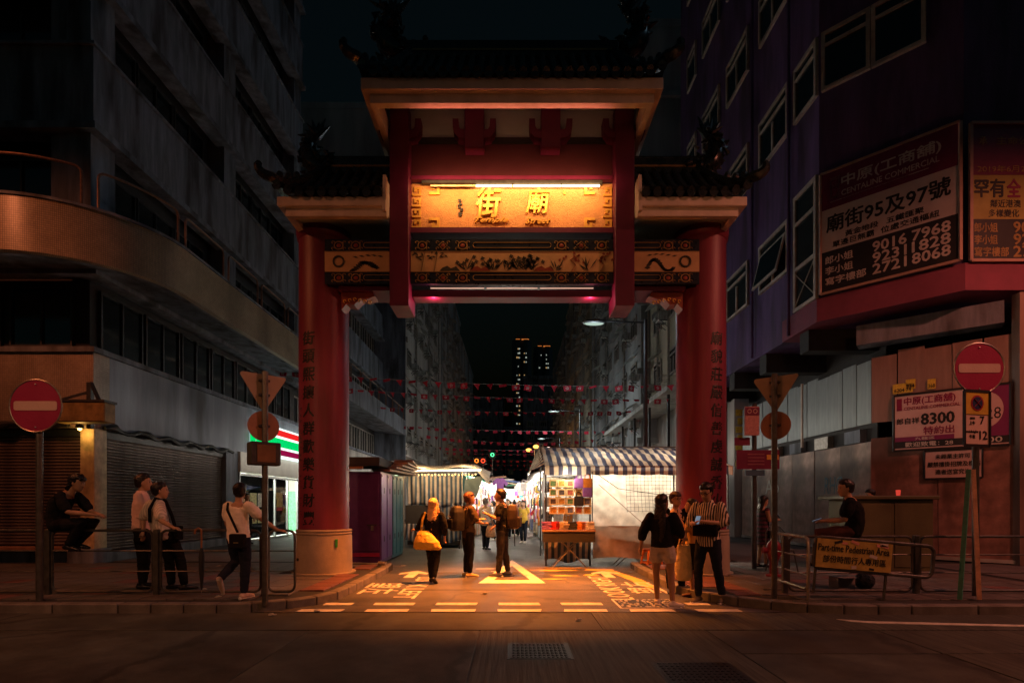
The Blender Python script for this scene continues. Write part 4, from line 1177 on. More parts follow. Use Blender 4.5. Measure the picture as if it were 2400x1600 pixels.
G(MB().grid(lambda u, v: (-2.4 + 4.8 * u, 9.49 + 1.03 * v, 8.46 + .68 * math.sin(min(1, v * 1.5) * math.pi / 2)), 4, 14), 'cove', m_soffit, ev, smooth='all')
eave(-4.34, -2.335, 9.95, 6.99, 7.16, 10.03, 6.84, 10.14, 11.3, 7.0, 12.05, True, False, .13)
eave(2.335, 4.34, 9.95, 6.99, 7.16, 10.03, 6.84, 10.14, 11.3, 7.0, 12.05, False, True, .13)
# inner cores that carry the roofs
G(MB().box(-1.95, 1.95, 10.62, 11.2, 8.5, 9.3), 'roof_core', m_red)
for s in (-1, 1):
    G(MB().box(min(s * 2.34, s * 3.9), max(s * 2.34, s * 3.9), 10.95, 11.05, 7.0, 7.9), 'roof_core', m_red)
    G(MB().box(min(s * 2.34, s * 3.5), max(s * 2.34, s * 3.5), 11.3, 11.42, 6.58, 7.0), 'infill_panel', m_soffit)
# ================================================================ convenience store in the left block
st = thing('convenience_store', 'bright convenience store with red, green and white striped sign', 'shop', (-9.7, 19.1, .1))
m_wht = mat('white_panel', (.62, .60, .54), .5, var=.1, scale=3, dirt=.15)
m_alu = mat('aluminium_frame', (.35, .36, .36), .35, metal=.8, var=.15)
def clear_glass(name, tint=(.9, .95, .95), rough=.02, mixf=.12):
    m = bpy.data.materials.new(name); m.use_nodes = True
    n = m.node_tree.nodes; l = m.node_tree.links; n.remove(n['Principled BSDF'])
    t = n.new('ShaderNodeBsdfTransparent'); t.inputs[0].default_value = (*tint, 1)
    g_ = n.new('ShaderNodeBsdfGlossy'); g_.inputs['Roughness'].default_value = rough
    fr = n.new('ShaderNodeFresnel'); fr.inputs[0].default_value = 1.45
    ms = n.new('ShaderNodeMixShader'); l.new(fr.outputs[0], ms.inputs[0]); l.new(t.outputs[0], ms.inputs[1]); l.new(g_.outputs[0], ms.inputs[2])
    l.new(ms.outputs[0], n['Material Output'].inputs[0]); return m
m_clear = clear_glass('shop_glass')
XS = -9.66
sg = MB().box(XS, XS + .22, 19.9, 27.2, 3.36, 4.56).build('sign_box', emit('sign_white', (.85, 1, .92), 1.5), st)
zz = 3.36; W = 1.2
for nm, z0, z1, em in (('maroon_stripe', .09, .33, emit('sign_maroon', (.32, .005, .06), .9)), ('green_stripe', .43, .77, emit('sign_green', (.0, .75, .16), .95)), ('red_stripe', .87, 1.12, emit('sign_red', (.9, .02, .02), 1.0))):
    MB().box(XS + .2, XS + .226, 19.9, 27.2, 3.36 + W * z0 / 1.2 * 1.0, 3.36 + z1).build(nm, em, sg)
    MB().box(XS, XS + .21, 19.893, 19.91, 3.36 + z0, 3.36 + z1).build(nm, em, sg)
MB().box(XS - .12, XS + .05, 19.1, 27.3, 2.62, 3.34).build('bulkhead', m_wht, st)
MB().box(-14.5, -9.75, 19.1, 27.3, 3.0, 3.06).build('ceiling', m_wht, st)
MB().box(-14.5, -9.7, 19.15, 27.3, 0.1, 0.16).build('shop_floor', mat('shop_floor_tile', (.5, .5, .48), .3), st)
MB().box(-14.5, -14.4, 19.2, 27.3, 0.16, 3.0).build('shop_back_wall', m_wht, st)
MB().box(-14.4, -9.8, 19.1, 19.2, 0.16, 3.0).build('shop_side_wall', m_wht, st)
MB().box(-14.4, -9.8, 27.2, 27.3, 0.16, 3.0).build('shop_side_wall', m_wht, st)
for k in range(5): MB().box(-13.6 + .8 * k, -12.9 + .8 * k, 26.5, 27.2, .16, 2.1).build('drinks_fridge', [mat('fridge_green', (.12, .4, .2), .4, var=.6, scale=16), mat('fridge_mixed', (.5, .35, .2), .4, var=.7, scale=14), mat('fridge_white', (.6, .6, .55), .4, var=.5, scale=18)][k % 3], st)
for y0, y1, z0 in ((19.15, 21.1, .2), (21.2, 22.0, .2), (22.1, 23.2, .2)):
    MB().box(XS - .04, XS - .03, y0 + .03, y1 - .03, z0, 2.5).build('glass_pane', m_clear, st)
for y in (19.12, 21.12, 22.02, 23.25, 24.3): MB().box(XS - .08, XS, y, y + .07, .16, 2.62).build('mullion', m_alu, st)
MB().box(XS - .09, XS + .01, 19.1, 24.3, 2.5, 2.58).build('door_rail', m_alu, st)
MB().box(XS - .1, XS + .02, 24.4, 27.3, .16, 2.62).build('grey_wall_panel', mat('panel_grey', (.34, .35, .33), .5, var=.15, dirt=.3), st)
tp = MB().box(XS + .02, XS + .16, 25.0, 25.5, .95, 1.75).build('wall_telephone', mat('phone_case', (.05, .05, .055), .4), st, bevel=.02)
MB().box(XS + .16, XS + .18, 25.08, 25.3, 1.3, 1.65).build('handset', mat('phone_panel', (.45, .42, .36), .4), tp)
MB().box(XS + .02, XS + .03, 25.0, 25.35, 2.0, 2.35).build('small_notice', mat('notice_paper', (.6, .58, .5), .6, var=.4, scale=25), st)
rnd = random.Random(21)
for k in range(6):
    y0 = 19.35 + (k % 3) * .6; z0 = .75 + (k // 3) * .62
    MB().box(XS - .028, XS - .02, y0, y0 + .5, z0, z0 + .52).build('window_poster', mat('poster%d' % k, rnd.choice([(.75, .5, .2), (.7, .62, .5), (.6, .3, .12), (.7, .65, .3)]), .5, var=.5, scale=14), st)
MB().box(XS - .027, XS - .02, 22.2, 22.75, 1.35, 1.95).build('window_poster', mat('posterx', (.8, .42, .08), .5, var=.5, scale=10), st)
MB().box(XS - .027, XS - .019, 22.2, 22.75, 1.2, 1.34).build('window_poster', mat('posterr', (.6, .03, .02), .5), st)
for k in range(3): MB().box(-13.5 + k * 1.4, -13.3 + k * 1.4, 19.6, 27, 2.93, 2.99).build('ceiling_lamp', emit('shop_lamp', (.95, 1, .9), 6), st)
light('AREA', 'shop_light', Vector((-10.4, 23.0, 2.8)) - st.location, 120, (.95, 1, .88), (0, R(-60), 0), st, shape='RECTANGLE', size=.3, size_y=6)
light('AREA', 'shop_light', Vector((-11.6, 22.5, 2.85)) - st.location, 750, (.95, 1, .88), (0, 0, 0), st, shape='RECTANGLE', size=3.5, size_y=5)
shv = thing('shop_shelf', 'white shelf unit of drinks just inside the store window', 'shelf', (-10.6, 22.2, .16))
for z in (.3, .7, 1.1, 1.5): MB().box(-10.8, -10.35, 21.3, 23.1, z, z + .03).build('shelf_board', m_wht, shv)
for y in (21.3, 23.07): MB().box(-10.8, -10.35, y, y + .03, .16, 1.7).build('side_panel', m_wht, shv)
bt = MB().lathe([(.035, 0), (.04, .02), (.04, .16), (.015, .22), (.015, .27)], 8)
bt_me = []
for i, c in enumerate([(.6, .25, .03), (.5, .05, .03), (.1, .2, .45), (.65, .5, .1), (.2, .4, .1), (.25, .08, .3)]):
    me = bt.mesh('bottle', smooth=True); me.materials.append(mat('bottle_%d' % i, c, .2)); bt_me.append(me)
cn = ['orange', 'red', 'blue', 'yellow', 'green', 'purple']
for z in (.33, .73, 1.13):
    for k in range(12):
        i = rnd.randrange(6)
        o = inst('bottle', bt_me[i], (-10.45, 21.45 + k * .14, z)); tag(o, 'small %s drink bottle on the store window shelf' % cn[i], 'bottle', '%s bottles in the store' % cn[i])

# ================================================================ hawker cabinets and striped stall on the left
m_vio = mat('violet_sheet_metal', (.10, .03, .14), .38, metal=.25, var=.25, scale=3, bump=.08, bscale=8, dirt=.4)
m_vio2 = mat('violet_side_sheet', (.16, .05, .26), .38, metal=.25, var=.25, scale=3, bump=.08, bscale=8, dirt=.3)
m_teal = mat('teal_sheet_metal', (.03, .14, .18), .38, metal=.25, var=.3, scale=3, bump=.08, bscale=8, dirt=.4)
def cabinet(label, x0, x1, y0, y1, z1, mf, ms, nside):
    t = thing('hawker_cabinet', label, 'cabinet', ((x0 + x1) / 2, (y0 + y1) / 2, .02))
    MB().box(x0, x1, y0, y1, .03, z1).build('body', mf, t, bevel=.008)
    MB().box(x0 + .04, x1 - .04, y0 - .018, y0 - .001, .34, z1 - .06).build('front_door', mf, t, bevel=.006)
    MB().box(x0 + .02, x1 - .02, y0 - .02, y0 - .002, .2, .29).build('kick_strip', mat('plum_strip', (.28, .01, .07), .5), t)
    MB().box(x1 - .32, x1 - .08, y0 - .05, y0 - .018, .96, .99).build('latch_bar', m_frame_d, t)
    MB().box(x1 - .22, x1 - .16, y0 - .06, y0 - .02, .84, .96).build('padlock', m_galv, t)
    w = (y1 - y0) / nside
    for k in range(nside):
        p = MB().box(x1 + .001, x1 + .02, y0 + w * k + .03, y0 + w * (k + 1) - .03, .12, z1 - .05).build('side_panel', ms, t, bevel=.005)
        for z in (1.75, .55): MB().box(x1 + .018, x1 + .026, y0 + w * (k + .5) - .03, y0 + w * (k + .5) + .03, z, z + .14).build('vent_slot', m_ink, p)
        MB().cyl((x1 + .02, y0 + w * k + .1, z1 - .1), (x1 + .035, y0 + w * k + .1, z1 - .1), .025, n=8).build('hinge_bolt', m_galv, p)
    return t
cb = cabinet('dark violet metal hawker cabinet beside the left red pillar', -4.6, -3.22, 13.2, 14.45, 2.28, m_vio, m_vio2, 2)
MB().box(-4.7, -3.2, 13.0, 14.5, 2.42, 2.62).build('awning_box', m_darkwall, cb)
MB().box(-4.65, -3.6, 12.95, 13.05, 2.33, 2.39).build('awning_batten', mat('brown_batten', (.3, .16, .07), .6), cb)
MB().cbox((-4.0, 13.17, 1.72), (.07, .006, .34)).build('paper_sticker', mat('white_sticker', (.7, .7, .66), .5, var=.5, scale=30), cb)
cabinet('teal metal hawker cabinet behind the violet one', -4.6, -3.22, 14.5, 15.9, 2.28, m_teal, m_teal, 3)
for k in range(5):
    o = MB().cbox((-3.25 + .05 * k, 15.2 + .1 * k, 2.36 + .075 * k), (.5, 2.6 - .2 * k, .05), Matrix.Rotation(R(3 * k - 6), 3, 'Z')).build('awning_plank', mat('plank%d' % (k % 3), [(.42, .26, .18), (.3, .2, .16), (.5, .36, .28)][k % 3], .6, var=.3), cb)
ss = thing('striped_stall', 'stall closed with blue and white striped curtains under a white awning', 'market stall', (-2.6, 18.4, 0))
m_stripe = stripe_mat('blue_white_curtain', (.38, .35, .33), (.03, .07, .13), .075, 0, .6)
def curt(x0, x1, y, z0, z1, amp=.05, skew=0.0):
    def f(u, v):
        return (x0 + (x1 - x0) * u + skew * (1 - v), y + amp * math.sin(u * 34) * (1 - v * .6) + .05 * math.sin(u * 7 + 1), z0 + (z1 - z0) * v + .05 * math.sin(u * 9) * (1 - v))
    return MB().grid(f, 90, 10)
def solid(o, th=.006):
    if any(n.type == 'BSDF_TRANSLUCENT' for n in o.data.materials[0].node_tree.nodes): return o   # thin lit cloth stays a single sheet
    md = o.modifiers.new('thickness', 'SOLIDIFY'); md.thickness = th; md.offset = 0
    return o
solid(curt(-3.62, -1.72, 18.2, 1.42, 2.5, skew=.12).build('upper_curtain', m_stripe, ss, smooth='all'))
solid(curt(-3.62, -2.65, 18.15, .22, .82, skew=-.1).build('lower_curtain', m_stripe, ss, smooth='all'))
solid(curt(-2.75, -1.72, 18.25, .22, 1.5, skew=.1).build('upper_curtain', m_stripe, ss, smooth='all'))
MB().box(-3.6, -2.72, 18.2, 18.9, .8, 1.44).build('counter', m_darkwall, ss)
MB().box(-3.55, -1.75, 18.3, 20.4, .1, .24).build('base_board', m_frame_d, ss)
for x, y in ((-3.65, 18.15), (-1.68, 18.15), (-3.65, 20.6), (-1.68, 20.6)): MB().cyl((x, y, 0), (x, y, 2.72), .025, n=8).build('post', m_galv, ss)
def awn(u, v):
    x = -3.9 + 3.15 * u; y = 17.3 + 3.4 * v
    return (x, y, 2.62 + .22 * math.sin(math.pi * v) + .05 * math.sin(u * 11) * (1 - v) - (.45 * max(0, u - .86) / .14 * (1 - v) if u > .86 else 0))
m_awn = stripe_mat('thin_white_awning', (.7, .66, .58), (.62, .58, .52), .2, 0, .6, trans=.5)
solid(MB().grid(awn, 40, 10).build('awning', m_awn, ss, smooth='all'))
m_mk = emit('market_tube', (1, .70, .36), 9)
MB().cyl((-3.55, 17.42, 2.55), (-1.0, 17.42, 2.58), .025, n=8).build('light_tube', m_mk, ss)
for x in (-2.9, -1.5): light('POINT', 'tube_light', Vector((x, 17.5, 2.5)) - ss.location, 45, (1, .60, .26), parent=ss, shadow_soft_size=.12)
rnd = random.Random(2)
for k in range(22):
    x = -3.5 + k * .11
    MB().ball((x, 17.6 + .05 * (k % 3), 2.43 + .02 * (k % 2)), .03, 6, 4).build('fairy_bulb', emit('fairy_glow', (1, .6, .2), 3), ss)
MB().cyl((-3.72, 17.3, 2.2), (-3.72, 17.3, 2.42), .05, n=8).build('lamp_tube', emit('greenish_lamp', (.7, 1, .6), 5), ss)
MB().box(-3.55, -1.75, 20.5, 20.6, .2, 2.6).build('rear_sheet', m_teal, ss)
MB().add([(-1.6, 18.3, 2.3), (-.95, 18.2, 2.45), (-1.2, 18.3, 1.75), (-1.66, 18.3, 1.35)], [(0, 1, 2, 3)]).build('side_sheet', mat('grey_blue_sheet', (.10, .15, .17), .5, var=.3), ss)

# ================================================================ goods for the market lane
def shirt_mesh(c, i):
    mb = MB().slab([(-.14, -.55), (.14, -.55), (.15, -.2), (.25, -.3), (.32, -.2), (.16, 0), (.06, .02), (0, -.03), (-.06, .02), (-.16, 0), (-.32, -.2), (-.25, -.3), (-.15, -.2)], (0, .015, 0), (1, 0, 0), (0, 0, 1), .03)
    me = mb.mesh('hanging_shirt'); me.materials.append(mat('goods_%d' % i, c, .65, var=.2, scale=12)); return me
def bag_mesh(c, i):
    mb = MB().box(-.15, .15, -.05, .05, -.34, -.02); mb.tube([(-.08, 0, -.03), (-.07, 0, .08), (0, 0, .12), (.07, 0, .08), (.08, 0, -.03)], .012, 5)
    me = mb.mesh('hanging_bag', bevel=.02); me.materials.append(mat('goods_%d' % i, c, .5, var=.2, scale=12)); return me
def card_mesh(c, i):
    me = MB().box(-.11, .11, -.012, .012, -.3, 0).box(-.07, .07, -.02, -.01, -.25, -.06).mesh('display_card'); me.materials.append(mat('goods_%d' % i, c, .5, var=.6, scale=22)); return me
def toy_mesh(c, i):
    me = MB().ball((0, 0, .09), (.09, .08, .09), 8, 6).ball((0, -.01, .22), .065, 8, 6).ball((-.05, 0, .29), .03, 6, 4).ball((.05, 0, .29), .03, 6, 4).mesh('plush_toy', smooth=True); me.materials.append(mat('goods_%d' % i, c, .8, var=.2, scale=12)); return me
def stack_mesh(c, i):
    mb = MB(); r_ = random.Random(i)
    for k in range(4): mb.cbox((r_.uniform(-.02, .02), 0, .03 + .055 * k), (.26, .2, .05), Matrix.Rotation(r_.uniform(-.2, .2), 3, 'Z'))
    me = mb.mesh('folded_pile', bevel=.008); me.materials.append(mat('goods_%d' % i, c, .65, var=.2, scale=12)); return me
cols = [('white', (.75, .73, .7)), ('red', (.55, .03, .04)), ('yellow', (.75, .5, .06)), ('violet', (.3, .12, .45)), ('black', (.03, .03, .03)), ('orange', (.7, .22, .03)), ('cream', (.7, .6, .42)), ('teal', (.04, .28, .28)), ('pink', (.7, .25, .4))]
goods = {}
for i, (cname, c) in enumerate(cols):
    goods[cname] = [shirt_mesh(c, i), bag_mesh(c, i), card_mesh(c, i), toy_mesh(c, i), stack_mesh(c, i)]
GN = [('hanging_shirt', '%s shirt hanging in the %s', 'shirt'), ('hanging_bag', '%s handbag hanging in the %s', 'bag'), ('display_card', '%s printed card pinned in the %s', 'card'), ('plush_toy', '%s plush toy on the table of the %s', 'toy'), ('folded_pile', '%s pile of folded cloth on the table of the %s', 'cloth pile')]
def good(k, cname, loc, rot, where, sc=1.0):
    o = inst(GN[k][0], goods[cname][k], loc, None, rot, (sc, sc, sc))
    lab = GN[k][1] % (cname, where)
    return tag(o, lab, GN[k][2], lab)
m_stallpost = m_galv
m_can = [mat('canvas_green', (.02, .16, .10), .6, var=.25), mat('canvas_brown', (.28, .16, .1), .6, var=.3), mat('canvas_grey', (.4, .4, .4), .6, var=.3), mat('canvas_blue', (.06, .1, .25), .6, var=.3), mat('canvas_cream', (.55, .45, .3), .6, var=.3)]
m_lamp_w = emit('stall_lamp_white', (1, .93, .82), 20)
def market_stall(label, where, s, xf, y0, y1, can, seed, energy, full=True):
    """stall whose goods face the lane at x = xf; s = -1 on the left, 1 on the right"""
    rnd = random.Random(seed)
    t = thing('market_stall', label, 'market stall', (xf + s * .8, (y0 + y1) / 2, 0))
    xo = xf + s * 1.7
    for x in (xf + s * .1, xo):
        for y in (y0, y1): MB().cyl((x, y, 0), (x, y, 2.5), .022, n=6).build('post', m_stallpost, t)
    def f(u, v):
        return (xf - s * .35 + (xo - xf + s * .35) * u, y0 - .1 + (y1 - y0 + .2) * v, 2.45 + .25 * math.sin(math.pi * u * .8) + .04 * math.sin(v * 13 + seed))
    solid(MB().grid(f, 8, 14).build('awning', can, t, smooth='all'), .01)
    for z in (1.0, 1.5, 2.0): MB().cyl((xf + s * .1, y0, z), (xf + s * .1, y1, z), .012, n=5).build('hanging_rail', m_galv, t)
    MB().box(min(xf + s * .15, xf + s * .8), max(xf + s * .15, xf + s * .8), y0 + .1, y1 - .1, .72, .76).build('table_top', m_wht, t)
    MB().box(min(xf + s * .2, xf + s * .75), max(xf + s * .2, xf + s * .75), y0 + .1, y1 - .1, .06, .72).build('table_skirt', can, t)
    MB().box(min(xo, xo - s * .03), max(xo, xo - s * .03), y0, y1, .2, 2.4).build('back_panel', m_wht, t)
    MB().box(min(xf + s * .2, xo), max(xf + s * .2, xo), y1 - .03, y1, .2, 2.4).build('side_panel', m_wht, t)
    for k in range(2):
        y = y0 + (y1 - y0) * (k + .5) / 2
        MB().cyl((xf + s * .25, y - .4, 2.38), (xf + s * .25, y + .4, 2.38), .028, n=8).build('lamp_tube', m_lamp_w, t)
        light('POINT', 'stall_light', Vector((xf + s * .22, y, 2.28)) - t.location, energy, (1, .88, .74), parent=t, shadow_soft_size=.12)
    rz = R(90) if s < 0 else R(-90)
    names = [c[0] for c in cols]; wt = [6, 2, 2, 2, 2, 1.5, 3, 1, 1.5]
    y = y0 + .2
    while y < y1 - .1:
        for z in (2.25, 1.75, 1.28):
            if rnd.random() < .88:
                good(rnd.choice([0, 1, 2, 2]), rnd.choices(names, wt)[0], (xf + s * .08 + rnd.uniform(-.05, .05), y + rnd.uniform(-.05, .05), z), (0, 0, rz + rnd.uniform(-.3, .3)), where, rnd.uniform(.8, 1.1))
        good(rnd.choice([3, 4]), rnd.choices(names, wt)[0], (xf + s * .35, y, .765), (0, 0, rz), where)
        y += rnd.uniform(.34, .44) * (1 if y0 < 30 else 1.5)
    # goods on the end that faces the mouth of the street
    x = .25
    while x < 1.6:
        for z in (2.2, 1.7, 1.2):
            good(rnd.choice([0, 1, 2, 2]), rnd.choices(names, wt)[0], (xf + s * x, y0 - .04, z + rnd.uniform(-.05, .05)), (0, 0, rnd.uniform(-.15, .15)), where, rnd.uniform(.8, 1.1))
        x += .33
    return t
YS = [(20.9, 24.2), (24.8, 28.4), (29.2, 33), (34, 38.5), (40, 45)]
ords = ['first', 'second', 'third', 'fourth', 'fifth']
for k, (a, b) in enumerate(YS):
    e = 260 if k < 3 else 360
    market_stall('lit stall with %s canopy, %s on the side of the striped curtain stall' % (['green', 'brown', 'grey', 'blue', 'cream'][k], ords[k]), '%s stall behind the striped curtains' % ords[k], -1, -1.45 + .12 * k, a, b, m_can[k], 30 + k, e)
    market_stall('lit stall with %s canopy, %s in line behind the striped roof stall' % (['grey', 'cream', 'blue', 'brown', 'green'][k], ords[k]), '%s stall behind the striped roof' % ords[k], 1, 0.95 - .05 * k, a - 3.0 if k == 0 else a, b, m_can[[2, 4, 3, 1, 0][k]], 40 + k, e)
for k in range(6):
    o = MB().cbox((-1.0 + .34 * k, 24 + 2.2 * k, 2.62 + .03 * (k % 3)), (1.5, .5, .05), Matrix.Rotation(R(-6 + 5 * (k % 4)), 3, 'Y')).build('awning_board', m_can[(k + 1) % 5])
    tag(o, 'loose %s board laid across the stall awnings over the lane' % ['brown', 'grey', 'blue', 'cream', 'green', 'rust edged brown'][k], 'board')
# stall that closes the view down the lane
cl = thing('market_stall', 'white lit stall facing the gate at the end of the lane', 'market stall', (-.1, 47.5, 0))
MB().box(-2.2, 1.9, 48.4, 48.46, .1, 2.9).build('back_panel', m_wht, cl)
MB().box(-2.0, 1.7, 46.9, 47.7, .7, .76).build('table_top', m_wht, cl)
MB().box(-1.95, 1.65, 46.95, 47.65, .06, .7).build('table_skirt', m_can[3], cl)
solid(MB().grid(lambda u, v: (-2.3 + 4.3 * u, 46.4 + 2.1 * v, 2.75 + .2 * v + .03 * math.sin(u * 20)), 16, 6).build('awning', m_can[4], cl, smooth='all'), .01)
MB().cyl((-1.8, 46.9, 2.6), (1.6, 46.9, 2.6), .03, n=8).build('lamp_tube', m_lamp_w, cl)
for x in (-1.2, 0, 1.2): light('POINT', 'stall_light', Vector((x, 46.8, 2.45)) - cl.location, 320, (1, .9, .76), parent=cl, shadow_soft_size=.12)
rnd = random.Random(77)
for x in range(11):
    for z in (2.35, 1.8, 1.3): good(rnd.choice([0, 1, 2]), rnd.choice(['white', 'white', 'red', 'cream', 'black', 'violet', 'yellow', 'orange']), (-2 + .37 * x, 48.3, z), (0, 0, rnd.uniform(-.2, .2)), 'end stall of the lane', 1.15)
# things hung over the lane between the rows
for k in range(26):
    y = 21.5 + k * .95; x = rnd.choice([-1, 1]) * rnd.uniform(.35, .85) - .1
    good(rnd.choice([0, 1, 2]), rnd.choice(['white', 'white', 'red', 'cream', 'teal', 'yellow', 'violet', 'orange']), (x * (1 - .004 * k), y, rnd.uniform(2.25, 2.5)), (0, 0, rnd.uniform(-.5, .5)), 'rows hung over the lane', 1.0)
# small neon signs over the lane
for lab, px, py, Y, col, nm in (('small green and yellow neon sign above the stalls', 1154, 1066, 34, (.1, 1, .35), 'g'), ('small red neon ring above the left stalls', 1132, 1080, 30, (1, .06, .02), 'r'), ('tiny orange neon figure beside the red ring', 1117, 1080, 30, (1, .2, .02), 'o')):
    p = at(px, py, Y); t = thing('neon_sign', lab, 'neon sign', p)
    MB().tube([p + Vector((0.10 * math.cos(i * .63), 0, .10 * math.sin(i * .63))) for i in range(10)], .022, 6, True).build('neon_tube', emit('neon_' + nm, col, 3), t)
    MB().box(p.x - .2, p.x + .2, p.y + .05, p.y + .09, p.z - .2, p.z + .2).build('back_plate', m_frame_d, t)
    MB().cyl((p.x, p.y + .07, 2.2), (p.x, p.y + .07, p.z - .2), .02, n=6).build('pole', m_galv, t)

# ================================================================ striped roof stall on the right
rs = thing('striped_roof_stall', 'stall under a striped tarpaulin roof with white sheet front', 'market stall', (3.0, 14.6, 0))
m_roofstripe = stripe_mat('striped_tarpaulin', (.72, .62, .48), (.07, .075, .13), .11, 0, .42, wob=.03, trans=.18)
def rf_(u, v):
    x = .78 + 4.5 * u; y = 12.95 + 2.6 * v
    z = 2.38 + .70 * math.sin(v * math.pi / 2) - .05 * math.sin(math.pi * ((u * 3) % 1)) * math.sin(math.pi * v) + .012 * math.sin(u * 60 + v * 9) + .02 * math.sin(v * 25 + u * 8)
    return (x, y, z)
solid(MB().grid(rf_, 110, 22).build('roof_sheet', m_roofstripe, rs, smooth='all'))
def val(u, v):
    x = .76 + 4.54 * u
    return (x, 12.93 + .02 * math.sin(u * 50), 2.40 - .20 * v - .025 * abs(math.sin(u * 26)) * v)
solid(MB().grid(val, 110, 4).build('valance', m_roofstripe, rs, smooth='all'))
def gab(u, v):
    return (.78 - .34 * v, 12.95 + 2.6 * u, 2.40 + .78 * math.sin(u * math.pi / 2) * (1 - v) - .12 * v + .03 * math.sin(u * 14) * v)
m_rs2 = stripe_mat('striped_tarpaulin_side', (.70, .56, .38), (.07, .075, .13), .11, 1, .42, wob=.03, trans=.18)
solid(MB().grid(gab, 30, 8).build('side_flap', m_rs2, rs, smooth='all'))
for x, y, h in ((.82, 13.0, 2.4), (1.88, 13.0, 2.38), (3.9, 13.0, 2.38), (5.2, 13.0, 2.38), (.82, 15.5, 3.1), (5.2, 15.5, 3.1)): MB().cyl((x, y, 0), (x, y, h), .022, n=8).build('post', m_frame_d, rs)
for a, b in (((.8, 13, 2.38), (5.25, 13, 2.38)), ((.8, 15.5, 3.12), (5.25, 15.5, 3.12)), ((.82, 13, 2.38), (.82, 15.5, 3.1))): MB().cyl(a, b, .018, n=6).build('roof_pole', m_galv, rs)
# white plastic sheet hung over the front, lit from behind
m_sheet = stripe_mat('white_plastic_sheet', (.72, .66, .56), (.70, .64, .55), 3.0, 0, .35, trans=.6)
def sh(u, v):
    return (1.9 + 2.6 * u, 13.05 - .25 * (1 - v) * (1 - v) + .03 * math.sin(u * 9 + v * 3) + .012 * math.sin(u * 31 + v * 17), 2.28 - 1.32 * (1 - v) + .0)
solid(MB().grid(sh, 50, 26).build('front_sheet', m_sheet, rs, smooth='all'))
m_sheet2 = stripe_mat('brownish_plastic_sheet', (.42, .31, .22), (.36, .27, .2), 3.0, 0, .3, trans=.25)
def sh2(u, v):
    return (1.92 + 2.5 * u, 12.82 - .05 * math.sin(v * 5 + u * 9), .97 - .78 * (1 - v) + .04 * math.sin(u * 8) * (1 - v))
solid(MB().grid(sh2, 40, 16).build('lower_sheet', m_sheet2, rs, smooth='all'))
grid_w = MB()
for k in range(15): grid_w.tube([Vector(sh((2.75 - 1.9 + .09 * k) / 2.6, v)) - Vector((0, .02, 0)) for v in (.25, .4, .55, .7, .85, .98)], .004, 4)
for k in range(11): grid_w.tube([Vector(sh((.85 + 1.3 * q / 6) / 2.6, .27 + .068 * k)) - Vector((0, .02, 0)) for q in range(7)], .004, 4)
kind(grid_w.build('wire_grid', m_frame_d, rs), 'stuff')
MB().box(1.88, 5.2, 15.4, 15.46, .2, 3.0).build('rear_sheet', m_can[2], rs)
MB().box(5.18, 5.24, 13.1, 15.4, .2, 2.4).build('side_sheet', m_can[2], rs)
MB().cyl((2.3, 14.2, 2.35), (4.8, 14.2, 2.35), .03, n=8).build('light_tube', m_lamp_w, rs)
for x in (2.5, 4.1): light('POINT', 'tube_light', Vector((x, 14.0, 2.2)) - rs.location, 120, (1, .86, .66), parent=rs, shadow_soft_size=.15)
light('POINT', 'tube_light', Vector((1.5, 13.6, 2.25)) - rs.location, 60, (1, .82, .58), parent=rs, shadow_soft_size=.12)
light('POINT', 'tube_light', Vector((1.35, 12.75, 2.15)) - rs.location, 16, (1, .78, .5), parent=rs, shadow_soft_size=.08)
MB().box(2.0, 4.6, 13.1, 13.9, .85, .9).build('table_top', m_can[1], rs)
for a, b in (((1.9, 12.75, 2.25), (1.9, 12.75, .95)), ((4.05, 12.72, 2.25), (4.05, 12.72, 1.25))): MB().cyl(a, b, .012, n=5).build('tie_cord', m_ink, rs)
MB().tube([(2.0, 12.72, 2.2), (2.5, 12.72, 1.85), (3.4, 12.7, 1.72), (4.1, 12.7, 1.7)], .008, 5).build('slack_cord', m_ink, rs)
MB().bar((2.05, 12.76, 1.95), (3.1, 12.72, 1.02), .03, .012).build('tape_strip', mat('brown_tape', (.35, .2, .12), .5), rs)
# wire panel with framed pictures
wp = MB()
for k in range(14): wp.cyl((.86 + .075 * k, 13.02, .95), (.86 + .075 * k, 13.02, 2.2), .004, n=4)
for k in range(16): wp.cyl((.86, 13.01, .97 + .08 * k), (1.86, 13.01, .97 + .08 * k), .004, n=4)
kind(wp.build('wire_panel', m_galv, rs), 'stuff')
m_pf = mat('pale_picture_frame', (.72, .58, .30), .5, var=.1)
fr_me = MB().box(-.095, .095, -.02, .012, -.09, -.058).box(-.095, .095, -.02, .012, .058, .09).box(-.095, -.063, -.02, .012, -.058, .058).box(.063, .095, -.02, .012, -.058, .058).mesh('picture_frame'); fr_me.materials.append(m_pf)
pics = []
for i, (cn_, c) in enumerate([('reddish', (.45, .12, .08)), ('greenish', (.15, .3, .12)), ('bluish', (.15, .2, .4)), ('orange', (.6, .3, .06)), ('dark', (.1, .08, .08))]):
    me = MB().box(-.064, .064, -.004, .008, -.06, .06).mesh('picture'); me.materials.append(mat('picture_%d' % i, c, .5, var=.8, scale=30)); pics.append((cn_, me))
rnd = random.Random(8)
for r_ in range(4):
    for c in range(5):
        x = .99 + .205 * c; z = 1.98 - .215 * r_
        if (r_, c) in ((0, 3), (1, 4), (2, 3), (0, 4)): continue
        cn_, me = rnd.choice(pics)
        o = inst('framed_picture', fr_me, (x, 12.985, z), None, (0, rnd.uniform(-.03, .03), 0))
        lab = 'pale framed picture with %s print on the stall wire panel' % cn_
        tag(o, lab, 'picture', lab); inst('print', me, (0, 0, 0), o)
